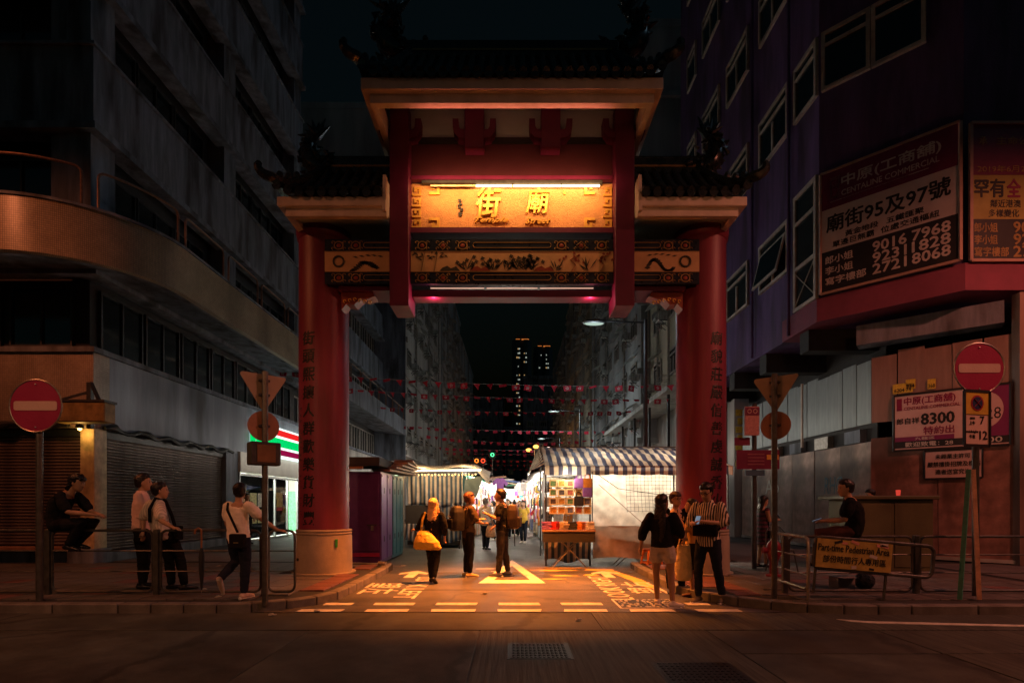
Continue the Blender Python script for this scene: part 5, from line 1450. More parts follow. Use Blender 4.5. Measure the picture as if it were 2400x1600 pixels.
for (r_, c), cn_ in (((0, 3), 'violet'), ((1, 4), 'violet'), ((2, 3), 'black'), ((0, 4), 'orange')):
    good(1, cn_, (.99 + .205 * c, 12.96, 2.12 - .215 * r_), (0, 0, 0), 'wire panel beside the pictures', .75)
solid(MB().grid(lambda u, v: (.80 + .02 * math.sin(v * 9), 13.0 + 1.2 * u, .9 + 1.4 * v), 10, 10).build('side_sheet', mat('grey_side_cloth', (.25, .26, .3), .6, var=.3), rs, smooth='all'))
# folding table with crossed legs
tb = thing('folding_table', 'folding table with crossed metal legs under the framed pictures', 'table', (1.35, 12.7, 0))
MB().box(.7, 1.95, 12.5, 13.0, .84, .88).build('table_top', m_can[1], tb, bevel=.005)
MB().box(.72, 1.93, 12.52, 12.98, .6, .84).build('cloth_skirt', mat('dark_cloth', (.03, .03, .035), .8), tb)
for y in (12.6, 12.9):
    MB().cyl((.95, y, .84), (1.75, y, .0), .014, n=6).build('leg', m_galv, tb); MB().cyl((1.75, y + .03, .84), (.95, y + .03, .0), .014, n=6).build('leg', m_galv, tb)
solid(curt(.8, 1.9, 13.2, .1, .75, .03).build('striped_cloth', m_stripe, tb, smooth='all'))
for k in range(6): good(4, ['violet', 'red', 'cream', 'black', 'orange', 'white'][k], (.82 + .2 * k, 12.7, .885), (0, 0, k), 'folding table under the pictures', .85)
tb2 = thing('folding_table', 'folding table with crossed legs behind the brownish plastic sheet', 'table', (3.0, 12.95, 0))
MB().box(2.3, 3.9, 12.9, 13.4, .66, .7).build('table_top', m_can[1], tb2)
for y in (12.92, 13.3):
    MB().cyl((2.5, y, .66), (3.2, y, 0), .014, n=6).build('leg', m_galv, tb2); MB().cyl((3.2, y + .03, .66), (2.5, y + .03, 0), .014, n=6).build('leg', m_galv, tb2)
# plastic stool
m_or = mat('orange_plastic', (.70, .20, .03), .4, var=.1)
so = thing('plastic_stool', 'orange plastic stool beside the white stall sheet', 'stool', (3.22, 12.45, 0), .2)
MB().box(-.15, .15, -.15, .15, .43, .46).build('seat', mat('brown_plastic', (.22, .07, .03), .45), so, local=True, bevel=.012)
for sx in (-1, 1):
    for sy in (-1, 1): MB().cyl((sx * .13, sy * .13, .43), (sx * .19, sy * .19, 0), .028, .022, 6).build('leg', m_or, so, local=True)
for sx in (-1, 1):
    MB().bar((sx * .17, -.17, .14), (sx * .17, .17, .14), .03).build('stretcher', m_or, so, local=True); MB().bar((-.17, sx * .17, .15), (.17, sx * .17, .15), .03).build('stretcher', m_or, so, local=True)
    MB().bar((-.14, sx * .14, .4), (.14, sx * .14, .4), .05).build('apron', m_or, so, local=True)

# ================================================================ bunting of red flags over the street
m_flag = mat('red_flag', (.50, .015, .04), .6, var=.2, scale=6)
m_cord = mat('pale_cord', (.4, .38, .34), .7)
def flag_mesh(kindf):
    mb = MB()
    if kindf == 0: pl = [(-.16, 0), (.16, 0), (.155, -.23), (-.15, -.22)]
    elif kindf == 1: pl = [(-.15, 0), (.15, 0), (.08, -.12), (.05, -.26), (0, -.2), (-.06, -.1)]
    else: pl = [(-.16, 0), (.16, 0), (.15, -.09), (-.14, -.1)]
    mb.slab(pl, (0, 0, 0), (1, 0, 0), (0, 0, 1), .006)
    me = mb.mesh('flag'); me.materials.append(m_flag); return me
flags = [flag_mesh(0), flag_mesh(1), flag_mesh(2)]
fl = MB()
for k in range(5):
    a = math.pi / 2 + k * 2 * math.pi / 5
    fl.slab([(.012 * math.cos(a), .012 * math.sin(a)), (.05 * math.cos(a - .45), .05 * math.sin(a - .45)), (.075 * math.cos(a), .075 * math.sin(a)), (.05 * math.cos(a + .45), .05 * math.sin(a + .45))], (0, -.008, -.115), (1, 0, 0), (0, 0, 1), .003)
fl_me = fl.mesh('flower_emblem'); fl_me.materials.append(m_wht)
rnd = random.Random(4)
def bunting(label, x0, z0, x1, z1, Y, sag, step, emb, small=1.0, x_from=-99, x_to=99):
    t = thing('flag_bunting', label, 'bunting', ((x0 + x1) / 2, Y, (z0 + z1) / 2))
    P = lambda u: Vector((x0 + (x1 - x0) * u, Y, z0 + (z1 - z0) * u - sag * 4 * u * (1 - u)))
    MB().tube([P(k / 24) for k in range(25)], .008 * small, 4).build('cord', m_cord, t)
    n = int((x1 - x0) / step); c = wloc(t)
    for k in range(n):
        p = P((k + .5) / n)
        if not x_from < p.x < x_to: continue
        kd = rnd.choice([0, 0, 1, 1, 2])
        o = inst('flag', flags[kd], p - c, t, (rnd.uniform(-.3, .3), rnd.uniform(-.15, .15), rnd.uniform(-.6, .6)), (small, small, small))
        if emb and kd == 0: inst('flower_emblem', fl_me, (0, 0, 0), o)
BN = [(868, 900, 22, .30, .52), (905, 935, 26, .25, .5), (950, 962, 32, .25, .55), (996, 1010, 40, .2, .6), (1020, 1030, 50, .5, .7), (1048, 1050, 58, .3, .75), (1060, 1062, 64, .2, .8), (1075, 1078, 76, .2, .9), (1086, 1088, 86, .2, 1.0), (1096, 1098, 98, .2, 1.1)]
for k, (ya, yb, Y, sag, step) in enumerate(BN):
    xl, xr = (-9.6, 8.3) if Y < 41 else (-8.1, 7.8)
    bunting('string of red flags over the street, %s from the gate' % ['first', 'second', 'third', 'fourth', 'fifth', 'sixth', 'seventh', 'eighth', 'ninth', 'tenth'][k], xl, ZA(ya, Y), xr, ZA(yb, Y), Y, sag, step, k < 3, 1.0 if k < 4 else 1.25)
# distant lamps of the street
for lab, px, py, Y in (('round orange street lamp glowing above the far stalls', 1257, 1047, 70), ('smaller orange lamp just below the round one', 1239, 1055, 80)):
    p = at(px, py, Y); t = thing('street_lamp', lab, 'street lamp', (p.x + .9, Y, 0))
    MB().cyl((p.x + .9, Y, 0), (p.x + .9, Y, p.z + .3), .07, n=8).build('pole', m_galv, t)
    MB().bar((p.x + .9, Y, p.z + .3), (p.x, Y, p.z + .3), .06).build('arm', m_galv, t)
    MB().ball(p, (.42, .42, .24)).build('globe', emit('far_lamp_glow', (1, .35, .06), 5), t)
    light('POINT', 'lamp_light', p - Vector((0, 0, .4)) - t.location, 220, (1, .5, .2), parent=t, shadow_soft_size=.3)
# lamp post on the right with a pale head
lp = thing('lamp_post', 'tall grey lamp post with a pale head over the striped roof stall', 'street lamp', (4.8, 19.4, 0))
MB().cyl((4.8, 19.4, 0), (4.8, 19.4, 8.1), .1, .065, 12).build('pole', m_frame_d, lp)
MB().tube([(4.8, 19.4, 8.0), (4.2, 19.4, 8.02), (3.2, 19.4, 8.05)], .03, 8).build('arm', m_frame_d, lp)
MB().ball((2.95, 19.4, 8.02), (.45, .17, .09), 12, 8).build('lamp_head', m_frame_d, lp, smooth=True)
MB().ball((2.95, 19.4, 7.97), (.36, .13, .07), 12, 8).build('lens', emit('pale_lens', (.75, 1, .85), .6), lp, smooth=True)
for yy_, lab_ in ((38, 'second'), (54, 'third')):
    c_ = copy_tree(lp); c_.location = (4.8, yy_, 0); tag(c_, 'grey street lamp post, %s behind the one over the striped roof' % lab_, 'street lamp')
    light('POINT', 'lamp_light', Vector((2.95, yy_, 7.8)) - Vector(c_.location), 330, (.8, .93, .95), parent=c_, shadow_soft_size=.2)
light('POINT', 'lamp_light', Vector((2.95, 19.4, 7.8)) - lp.location, 110, (.75, .9, 1), parent=lp, shadow_soft_size=.2)
# ================================================================ hoarding round the right corner
UZ = Vector((0, 0, 1))
m_sheetg = mat('grey_painted_sheet', (.26, .30, .31), .6, var=.35, scale=2, bump=.15, bscale=6, streak=True, dirt=.8)
m_sheetb = mat('faded_brown_sheet', (.26, .16, .13), .6, var=.35, scale=2, bump=.15, bscale=6, streak=True, dirt=.75)
def ply_mat(name, col):
    m = mat(name, col, .6, var=.4, scale=3, bump=.08, dirt=.75)
    n = m.node_tree.nodes; l = m.node_tree.links; b = n['Principled BSDF']
    tc = n.new('ShaderNodeTexCoord'); mp = n.new('ShaderNodeMapping'); mp.inputs['Scale'].default_value = (1, 1, .28); l.new(tc.outputs['Object'], mp.inputs[0])
    wv = n.new('ShaderNodeTexWave'); wv.wave_type = 'RINGS'; wv.inputs['Scale'].default_value = 2.6; wv.inputs['Distortion'].default_value = 7; wv.inputs['Detail'].default_value = 3
    l.new(mp.outputs[0], wv.inputs['Vector'])
    mr = n.new('ShaderNodeMapRange'); mr.inputs[3].default_value = .62; mr.inputs[4].default_value = 1.1; l.new(wv.outputs['Fac'], mr.inputs[0])
    src = b.inputs['Base Color'].links[0].from_socket
    mx = n.new('ShaderNodeMix'); mx.data_type = 'RGBA'; mx.blend_type = 'MULTIPLY'; mx.inputs[0].default_value = .45
    l.new(src, mx.inputs[6]); l.new(mr.outputs[0], mx.inputs[7]); l.new(mx.outputs[2], b.inputs['Base Color']); return m
m_ply = [ply_mat('plywood_a', (.44, .27, .19)), ply_mat('plywood_b', (.36, .24, .19)), ply_mat('plywood_c', (.26, .13, .11))]
hd = thing('site_hoarding', 'plywood and sheet metal hoarding round the violet corner block', 'hoarding', (9.4, 14.1, .1))
oh = wloc(hd)
segs = [(Vector((9.4, 22.0, 0)), Vector((9.4, 14.1, 0))), (Vector((9.4, 14.1, 0)), Vector((11.35, 12.15, 0))), (Vector((11.35, 12.15, 0)), Vector((22, 12.15, 0)))]
rnd = random.Random(12)
def panels(a, b, z0, z1, w, mats, name, tilt=.012, jag=.06):
    d = b - a; L = d.length; d.normalize(); nn = Vector((d.y, -d.x, 0)) * -1
    nn = d.cross(UZ)
    n = max(1, round(L / w)); pw = L / n
    for k in range(n):
        c = a + d * (pw * (k + .5)); top = z1 + rnd.uniform(-jag, jag)
        mb = MB().box(-pw / 2 + .006, pw / 2 - .006, -.012, .012, z0, top)
        o = mb.build(name, rnd.choice(mats), hd, local=True)
        o.location = c - oh + Vector((0, 0, .1)) - Vector((0, 0, .0)) + nn * rnd.uniform(0, .02)
        o.location.z = 0 - oh.z
        o.rotation_euler = (rnd.uniform(-tilt, tilt) * .3, rnd.uniform(-tilt, tilt) * .3, math.atan2(d.y, d.x) + rnd.uniform(-tilt, tilt))
panels(*segs[0], 3.6, 5.3, .62, [m_sheetg], 'metal_sheet')
panels(*segs[1], 3.6, 5.35, .55, [m_sheetb], 'metal_sheet')
panels(*segs[2], 3.6, 5.4, .7, [m_sheetb], 'metal_sheet')
panels(segs[0][0], segs[0][1], .14, 3.12, 1.22, m_ply[:2], 'plywood_sheet', jag=.02)
panels(*segs[1], .14, 3.2, 1.3, [m_ply[2]], 'plywood_sheet', jag=.0)
panels(*segs[2], .14, 3.2, 1.3, [m_ply[2]], 'plywood_sheet', jag=.0)
MB().box(9.62, 9.66, 14.2, 22, 3.0, 3.7).build('gap_backing', m_darkwall, hd)
for k in range(5): MB().box(9.42, 9.6, 14.6 + k * 1.5, 15.3 + k * 1.5, 3.15, 3.5).build('duct', [m_plaster, m_galv][k % 2], hd)
MB().bar((9.36, 17.4, 3.3), (9.36, 17.4, 5.35), .06).build('batten', m_cream, hd)
for a, b in segs[:2]:
    MB().bar(a + Vector((-.02, -.02, .18)), b + Vector((-.02, -.02, .18)), .08).build('bottom_rail', m_plaster_w, hd)
MB().box(11.3, 11.5, 12.0, 12.2, .1, 6.2).build('corner_post', m_sheetb, hd)
def wall_text(s, o, u, w, name, m, parent, bold=.0, **kw):
    mb = MB(); write(mb, s, o, u, w, bold=bold, depth=.004, **kw); return mb.build(name, m, parent)
m_teal_ink = mat('teal_spray', (.02, .10, .14), .5); m_white_ink = mat('white_spray', (.6, .58, .52), .6)
wall_text('RHCa', (9.355, 16.15, 1.78), (0, -1.05, 0), (0, 0, .5), 'graffiti', m_teal_ink, hd, bold=-.02, shear=.1)
wall_text('Ao', (9.355, 19.9, 1.85), (0, -1.0, 0), (0, 0, .5), 'graffiti', m_white_ink, hd, bold=-.03)
# yellow stickers on the column and on the sheets
m_yst = mat('yellow_sticker', (.62, .42, .05), .5, var=.35, scale=20)
for k in range(7):
    z = 3.0 + .35 * k
    MB().box(9.2 + .08 * (k % 2), 9.6 + .08 * (k % 2), 22.17, 22.195, z, z + .26).build('yellow_sticker', m_yst, bE)

class Sheet:
    """flat printed board: fractions of width from the left, of height from the top"""
    def __init__(s, name, label, o, u, w, m, cat='sign', th=.03, frame=None):
        s.o = Vector(o); s.u = Vector(u); s.w = Vector(w); s.n = s.u.cross(s.w).normalized()
        s.t = thing(name, label, cat, s.o + s.u * .5)
        MB().slab([(0, 0), (1, 0), (1, 1), (0, 1)], s.o, s.u, s.w, th).build('board', m, s.t)
        s.off = th
        if frame:
            fw, fm = frame; a = s.u.normalized() * fw; b = s.w.normalized() * fw; f = s.n * (th + .012)
            c = [s.o, s.o + s.u, s.o + s.u + s.w, s.o + s.w]
            for i in range(4): MB().bar(c[i] + f * .5, c[(i + 1) % 4] + f * .5, fw, th + .03).build('frame', fm, s.t)
    def band(s, x0, x1, t0, t1, m, name='colour_band', d=.003):
        o = s.o + s.u * x0 + s.w * (1 - t1) + s.n * s.off
        MB().slab([(0, 0), (1, 0), (1, 1), (0, 1)], o, s.u * (x1 - x0), s.w * (t1 - t0), d).build(name, m, s.t); return s
    def text(s, st_, x0, x1, t0, t1, m, bold=.015, d=.006, **kw):
        o = s.o + s.u * x0 + s.w * (1 - t1) + s.n * s.off
        mb = MB(); write(mb, st_, o, s.u * (x1 - x0), s.w * (t1 - t0), bold=bold, depth=d, **kw); mb.build('lettering', m, s.t); return s
pk = mat('sign_white_print', (.52, .46, .44), .5, var=.1); mar = mat('sign_maroon_print', (.16, .012, .05), .5, var=.15); dk = mat('sign_dark_print', (.02, .02, .022), .5)
inkd = mat('sign_black_ink', (.015, .013, .013), .5); inkp = mat('sign_pale_ink', (.55, .48, .44), .5); inkm = mat('sign_maroon_ink', (.22, .01, .06), .5)
m_trim = mat('sign_trim', (.40, .25, .20), .6, var=.2)
big = Sheet('property_sign', 'large maroon and white agency sign with phone numbers on the chamfered corner', Vector((8.25, 14.35, 7.02)) + n45 * .1, u45 * 2.85, UZ * 3.15, pk, frame=(.07, m_trim))
big.band(0, 1, 0, .31, mar).band(0, 1, .66, 1, dk)
big.text('中原(工商舖)', .17, .88, .07, .175, inkp, .02).text('CENTALINE COMMERCIAL', .17, .87, .19, .235, inkp).band(.08, .155, .06, .235, inkp, 'logo_box').text('中', .095, .14, .08, .14, inkm, d=.009).text('原', .095, .14, .15, .215, inkm, d=.009).band(.08, .8, .255, .262, inkp, 'rule')
big.text('廟街95及97號', .05, .94, .365, .505, inkd, .025).text('黃金地段', .2, .45, .53, .578, inkd).text('五鐵匯聚', .51, .77, .53, .578, inkd).text('單邊巨無霸', .1, .42, .59, .64, inkd).text('位處交通樞紐', .47, .87, .59, .64, inkd)
for k, (nm, a, b) in enumerate((('郎小姐', '9016', '7968'), ('李小姐', '9231', '1828'), ('寫字樓部', '2721', '8068'))):
    t0 = .69 + .088 * k
    big.text(nm, .04, .26 if k < 2 else .36, t0 + .012, t0 + .075, inkp, .02).text(a, .41, .65, t0, t0 + .078, inkp, .035).text(b, .69, .94, t0, t0 + .078, inkp, .035)
yel = Sheet('property_sign', 'yellowed agency banner beside the maroon sign on the flat front', (10.36, 12.2, 6.98), (3.6, 0, 0), UZ * 3.1, mat('yellowed_print', (.36, .29, .08), .35, var=.15), frame=(.07, m_trim), th=.03)
inky = mat('sign_gold_ink', (.30, .19, .06), .4)
yel.band(0, 1, 0, .38, mar).band(0, 1, .7, 1, dk)
yel.text('承', .05, .10, .10, .16, inky).text('主命公', .16, .36, .10, .16, inky).text('2019年6月28日', .04, .42, .31, .36, inky)
yel.text('罕有', .02, .21, .41, .54, inkd, .03).text('全', .225, .31, .41, .54, inkm, .03).text('鄰近港澳', .12, .31, .56, .615, inkd).text('多樣變化', .11, .30, .63, .685, inkd)
for k, (nm, a) in enumerate((('郎小姐', '9016'), ('李小姐', '9231'), ('寫字樓部', '2721'))):
    t0 = .72 + .088 * k
    yel.text(nm, .02, .165 if k < 2 else .235, t0 + .008, t0 + .075, inky, .02).text(a, .265, .46, t0, t0 + .078, inky, .035)
c0 = Vector((9.4, 14.1, 0)) + n45 * .04
po = Sheet('property_poster', 'pink and purple agency poster with large phone number on the hoarding', c0 + u45 * (.345 * 1.414) + UZ * 2.83, u45 * 2.18, UZ * 1.39, mat('poster_pink', (.58, .38, .36), .5, var=.1), frame=(.035, inkd), th=.02)
mar2 = mat('poster_purple', (.20, .02, .10), .5, var=.1)
po.band(.83, 1, 0, .84, mar2).band(0, .55, .76, .84, mar2).band(0, 1, .84, .96, dk)
el = []
po_c = po.o + po.u * .80 + po.w * .60 + po.n * .024
MB().slab([(math.cos(a) * .15, math.sin(a) * .30) for a in [R(-90 + 12 * k) for k in range(16)]], po_c, po.u, po.w, .003).build('pink_oval', _mats['poster_pink'], po.t)
po.text('中原(工商舖)', .1, .56, .05, .21, inkm, .02).text('CENTALINE COMMERCIAL', .1, .6, .225, .28, inkm).band(.03, .08, .06, .28, inkm, 'logo_box').text('郎自祥', .03, .24, .42, .53, inkd, .02).text('8300', .26, .55, .37, .56, inkd, .05).text('28', .81, .93, .36, .55, inkd, .05)
po.text('特約出', .28, .55, .6, .74, inkm, .02).text('九龍區', .2, .38, .775, .825, inkp).text('歡迎致電：28', .11, .54, .86, .94, inkp, .02).text('00', .82, .94, .855, .945, inkp, .02)
nt = Sheet('wall_notice', 'pale pink notice in black characters below the agency poster', c0 + u45 * (.787 * 1.414) + UZ * 2.1, u45 * 1.08, UZ * .68, mat('notice_pink', (.56, .40, .40), .5, var=.1), frame=(.02, inkd), th=.015, cat='notice')
nt.text('未經業主許可', .2, .8, .13, .3, inkd, .02).text('嚴禁擅掛招牌及標貼', .06, .97, .4, .58, inkd, .02).text('違者送官究治', .2, .8, .67, .85, inkd, .02)
for k, (x0, wd, tx, z) in enumerate(((.33, .42, '6204 74', 4.28), (.52, .2, '934', 4.36), (.83, .16, '368', 4.30))):
    s_ = Sheet('torn_sticker', ['wide torn yellow sticker numbered 6204 74', 'scribbled scrap of yellow sticker reading 934', 'small torn yellow sticker ending in 368'][k] + ' above the agency poster', c0 + u45 * (x0 * 1.414) + UZ * z, u45 * wd, UZ * .24, m_yst, cat='sticker', th=.004)
    s_.text(tx, .08, .9, .5, .88, inkd, .02, d=.003)

# ================================================================ railings
m_pipe = mat('painted_steel_pipe', (.10, .095, .085), .4, metal=.6, var=.35, scale=10)
def round_panel(a, b, z0, z1, r, parent, name='panel_frame', m=m_pipe):
    a = Vector(a); b = Vector(b); d = (b - a).normalized(); c = .1; pts = []
    cor = [(a, z0, d, 1, 1), (a, z1, d, 1, -1), (b, z1, -d, 1, -1), (b, z0, -d, 1, 1)]
    def corner(p, z, dx, dz, rev):
        q = []
        for k in range(5):
            t = k / 4 * math.pi / 2
            q.append(p + dx * c * (1 - math.sin(t)) + UZ * (z + dz * c * (1 - math.cos(t))))
        return q[::-1] if rev else q
    pts += corner(a, z0, d, 1, False) [::1]
    pts += corner(a, z1, d, -1, True)
    pts += corner(b, z1, -d, -1, False)
    pts += corner(b, z0, -d, 1, True)
    return MB().tube(pts, r, 7, True).build(name, m, parent, smooth=True)
def railing(label, xs, Y, z0, z1, ends=True, mids=2, zb=.12):
    t = thing('pedestrian_railing', label, 'railing', (xs[0], Y, zb))
    for x in xs: MB().box(x - .04, x + .04, Y - .035, Y + .035, zb - .02, z1 + .02).build('post', m_pipe, t, bevel=.008)
    for a, b in zip(xs, xs[1:]):
        round_panel((a + .06, Y, 0), (b - .06, Y, 0), z0, z1, .02, t)
        for k in range(1, mids + 1):
            z = z0 + (z1 - z0) * k / (mids + 1)
            MB().cyl((a + .06, Y, z), (b - .06, Y, z), .012, n=6).build('rail', m_pipe, t)
    return t
rl = railing('dark pipe railing along the kerb where the men wait', [-10.4, -8.72, -7.05, -5.4, -3.76], 8.2, .16, 1.09)
round_panel((-3.70, 8.2, 0), (-3.30, 8.2, 0), .16, 1.09, .02, rl)
for z in (.47, .78): MB().cyl((-3.70, 8.2, z), (-3.30, 8.2, z), .012, n=6).build('rail', m_pipe, rl)
railing('dark pipe railing in front of the green utility cabinet', [4.2, 6.22, 8.2, 10.2], 8.3, .16, .99)
b2 = thing('crowd_barrier', 'narrow hooped barrier standing end on beside the yellow board', 'barrier', (4.15, 8.0, .12))
round_panel((4.12, 7.5, 0), (4.2, 8.6, 0), .3, 1.03, .024, b2, m=m_galv)
for x, y in ((4.12, 7.5), (4.2, 8.6)): MB().cyl((x, y, .12), (x, y, .95), .022, n=8).build('leg', m_galv, b2); MB().bar((x - .2, y, .135), (x + .2, y, .135), .03).build('foot', m_galv, b2)
for z in (.5, .75): MB().cyl((4.12, 7.5, z), (4.2, 8.6, z), .012, n=6).build('rail', m_galv, b2)
bb = thing('pedestrian_area_barrier', 'sagging barrier with yellow pedestrian area board covered in stickers', 'barrier', (5.0, 7.75, .12))
bb.rotation_euler = (0, R(5), 0)
def BL(x, z): return Vector((x, 0, z))
round_panel(Vector((-.72, 0, 0)), Vector((1.0, 0, 0)), .40, .85, .026, bb, m=m_pipe).parent = bb
for o in [c for c in bb.children]:
    o.location = (0, 0, 0)
def relocal(o, off):
    for v in o.data.vertices: v.co += off
relocal(bb.children[0], Vector(bb.location))
board = MB().box(-.70, .38, -.035, -.02, .42, .83).build('yellow_board', mat('grimy_yellow_board', (.45, .31, .08), .5, var=.3, scale=6, dirt=.5), bb, local=True)
for s_, z0, z1, x0, x1 in (('Part-time Pedestrian Area', .66, .76, -.74, .36), ('部份時間行人專用區', .50, .60, -.66, .32)):
    mb = MB(); write(mb, s_, (x0 + .06, -.036, z0), (x1 - x0 - .08, 0, 0), (0, 0, z1 - z0), bold=.01, depth=.004); mb.build('board_lettering', inkd, bb, local=True)
rnd = random.Random(6)
for k in range(9):
    x, z = rnd.uniform(-.65, .3), rnd.choice([.45, .62, .79]) + rnd.uniform(-.02, .02)
    MB().cbox((x, -.038, z), (rnd.uniform(.05, .13), .003, rnd.uniform(.03, .05)), Matrix.Rotation(rnd.uniform(-.4, .4), 3, 'Y')).build('sticker', rnd.choice([pk, inkd, mat('sticker_pink', (.6, .25, .2), .5)]), bb, local=True)
for x in (-.66, .36): MB().cyl((x, .03, -.02 + (.06 if x < 0 else 0)), (x, .03, .84), .02, n=8).build('leg', m_pipe, bb, local=True)

# ================================================================ traffic signs
m_signred = mat('sign_red_face', (.32, .016, .08), .45, var=.1); m_signwhite = mat('sign_white_face', (.60, .44, .40), .45, var=.1); m_signback = mat('sign_grey_back', (.33, .25, .18), .5, metal=.3, var=.2)
def no_entry(label, x, Y, zc, r, zb, rz=0.0, barm=m_signwhite):
    t = thing('no_entry_sign', label, 'traffic sign', (x, Y, zb), rz)
    MB().cyl((0, 0, -.02), (0, 0, zc - zb + r * .5), .045, n=12).build('pole', m_pipe, t, local=True)
    z = zc - zb
    d = MB().cyl((0, -.065, z), (0, -.05, z), r, n=48).build('disc', m_signred, t, local=True)
    rim = MB().tube([(r * math.cos(2 * math.pi * k / 48), -.06, z + r * math.sin(2 * math.pi * k / 48)) for k in range(48)], .012, 6, True).build('rim', m_galv, d, local=True)
    w, h = r * .83, r * .175; c = .03
    pl = []
    for cx, cz, a0 in ((w - c, h - c, 0), (-w + c, h - c, 90), (-w + c, -h + c, 180), (w - c, -h + c, 270)):
        for k in range(4): a = R(a0 + 30 * k); pl.append((cx + c * math.cos(a), cz + c * math.sin(a)))
    MB().slab(pl, (0, -.066, z), (1, 0, 0), (0, 0, 1), .004).build('white_bar', barm, d, local=True)
    for dz in (.82, -.82): MB().ball((0, -.068, z + r * dz), .012, 6, 4).build('rivet', m_galv, d, local=True)
    return t
no_entry('round red no entry sign on the kerb by the squatting man', -6.79, 7.75, 2.89, .372, .1)
ne = no_entry('round red no entry sign with a parking plate below it', 6.92, 8.05, 3.5, .372, .1)
pp = Vector((6.98, 7.96, 2.35)); ua = Vector((math.cos(R(-22)), math.sin(R(-22)) * -1 * -1, 0))
ps = Sheet('parking_plate', 'yellow and white no stopping plate with hours below the no entry disc', Vector((6.53, 7.80, 2.34)), Vector((.45, .10, 0)), UZ * .79, m_signwhite, cat='traffic sign', th=.012, frame=(.02, inkd))
ps.band(0, 1, 0, .43, mat('plate_yellow', (.55, .36, .05), .45)).band(0, 1, .425, .44, inkd, 'rule')
cpt = ps.o + ps.u * .5 + ps.w * .78 + ps.n * .016
MB().cyl(cpt, cpt + ps.n * .004, .115, n=28).build('blue_disc', mat('plate_red', (.30, .02, .03), .5), ps.t)
MB().cyl(cpt + ps.n * .003, cpt + ps.n * .006, .092, n=28).build('blue_disc', mat('plate_blue', (.02, .025, .09), .5), ps.t)
for sg_ in (-1, 1): MB().bar(cpt + ps.u * .14 - ps.w * .075 * sg_ + ps.n * .008, cpt - ps.u * .14 + ps.w * .075 * sg_ + ps.n * .008, .016, .004).build('red_cross', _mats['plate_red'], ps.t)
ps.text('am', .22, .40, .48, .52, inkd).text('7', .62, .78, .46, .6, inkd, .03).text('上午', .2, .42, .55, .62, inkd).text('midnight', .08, .55, .72, .78, inkd).text('12', .6, .9, .73, .88, inkd, .03).text('午夜', .2, .42, .8, .87, inkd)
def give_way(label, x, Y, zt, rz, zb, box=True, sc=1.0):
    t = thing('give_way_sign', label, 'traffic sign', (x, Y, zb), rz)
    h = zt - zb
    MB().cyl((0, 0, -.02), (0, 0, h + .02), .042, n=12).build('pole', m_pipe, t, local=True)
    a = .31 * sc
    tri_ = []
    for cx, cz, a0 in ((a - .04, h - .04, -30 + 60), (-a + .04, h - .04, 90), (0, h - .53 * sc + .05, 210)):
        for k in range(5): an = R(a0 - 30 + k * 30) if cx >= 0 and cz > h - .2 else R(a0 + k * 30); tri_.append((cx + .035 * math.cos(an), cz + .035 * math.sin(an)))
    MB().slab(tri_, (0, .062, 0), (1, 0, 0), (0, 0, 1), .008).build('triangle_plate', m_signback, t, local=True)
    MB().cyl((0, .05, h - .73), (0, .062, h - .73), .21, n=36).build('round_plate', mat('round_plate_back', (.34, .16, .10), .5, var=.2), t, local=True)
    for z in (h - .1, h - .3, h - .73): MB().box(-.07, .07, .0, .056, z - .015, z + .015).build('clip', m_frame_d, t, local=True)
    if box:
        MB().box(-.2, .2, -.06, .14, h - 1.28, h - .96).build('control_box', m_frame_d, t, local=True, bevel=.015)
        MB().box(-.12, .12, -.072, -.058, h - 1.24, h - 1.0).build('box_front', mat('box_amber', (.2, .1, .05), .4), t, local=True)
    return t
give_way('give way sign seen from behind on the railing pole of the left kerb', XA(621, 7.5), 7.5, ZA(875, 7.5), R(42), .1)
give_way('give way sign seen from behind near the hydrant on the right kerb', XA(1815, 7.9), 7.9, ZA(880, 7.9), R(-42), .1, box=False)
sp = thing('street_sign_pole', 'slim pole with plum direction boards by the woman with a phone', 'signpost', (5.12, 11.4, .1))
MB().cyl((5.12, 11.4, .08), (5.12, 11.4, 3.6), .05, n=12).build('pole', m_frame_d, sp)
m_plums = mat('plum_sign', (.16, .015, .06), .45, var=.15)
b_ = MB().box(4.72, 5.62, 11.33, 11.36, 2.22, 2.62).build('direction_board', m_plums, sp)
MB().box(5.35, 5.6, 11.322, 11.33, 2.42, 2.52).build('amber_reflection', mat('amber_reflection', (.7, .4, .08), .4), b_)  # amber reflection on the board, put in as colour
for k in range(4): MB().box(4.95, 5.3, 11.324, 11.331, 2.52 - .07 * k, 2.545 - .07 * k).build('faint_line', mat('faint_print', (.3, .1, .14), .5), b_)
MB().box(4.68, 5.0, 11.33, 11.36, 2.72, 2.88).build('direction_board', m_plums, sp)
MB().box(4.86, 5.16, 11.25, 11.3, 2.92, 3.52).build('lantern_panel', mat('lantern_pink', (.45, .22, .22), .5, var=.3, scale=20), sp)
MB().box(4.86, 5.16, 11.24, 11.25, 3.34, 3.5).build('panel_head', m_plums, sp)
for x in (4.95, 5.07): MB().tube([(x + .04 * math.cos(k * .7), 11.238, 3.42 + .04 * math.sin(k * .7)) for k in range(9)], .008, 5, True).build('ring_mark', m_signwhite, sp)
MB().box(4.9, 5.3, 11.31, 11.35, 2.08, 2.2).build('blue_plate', mat('plate_steel_blue', (.05, .12, .2), .5), sp)

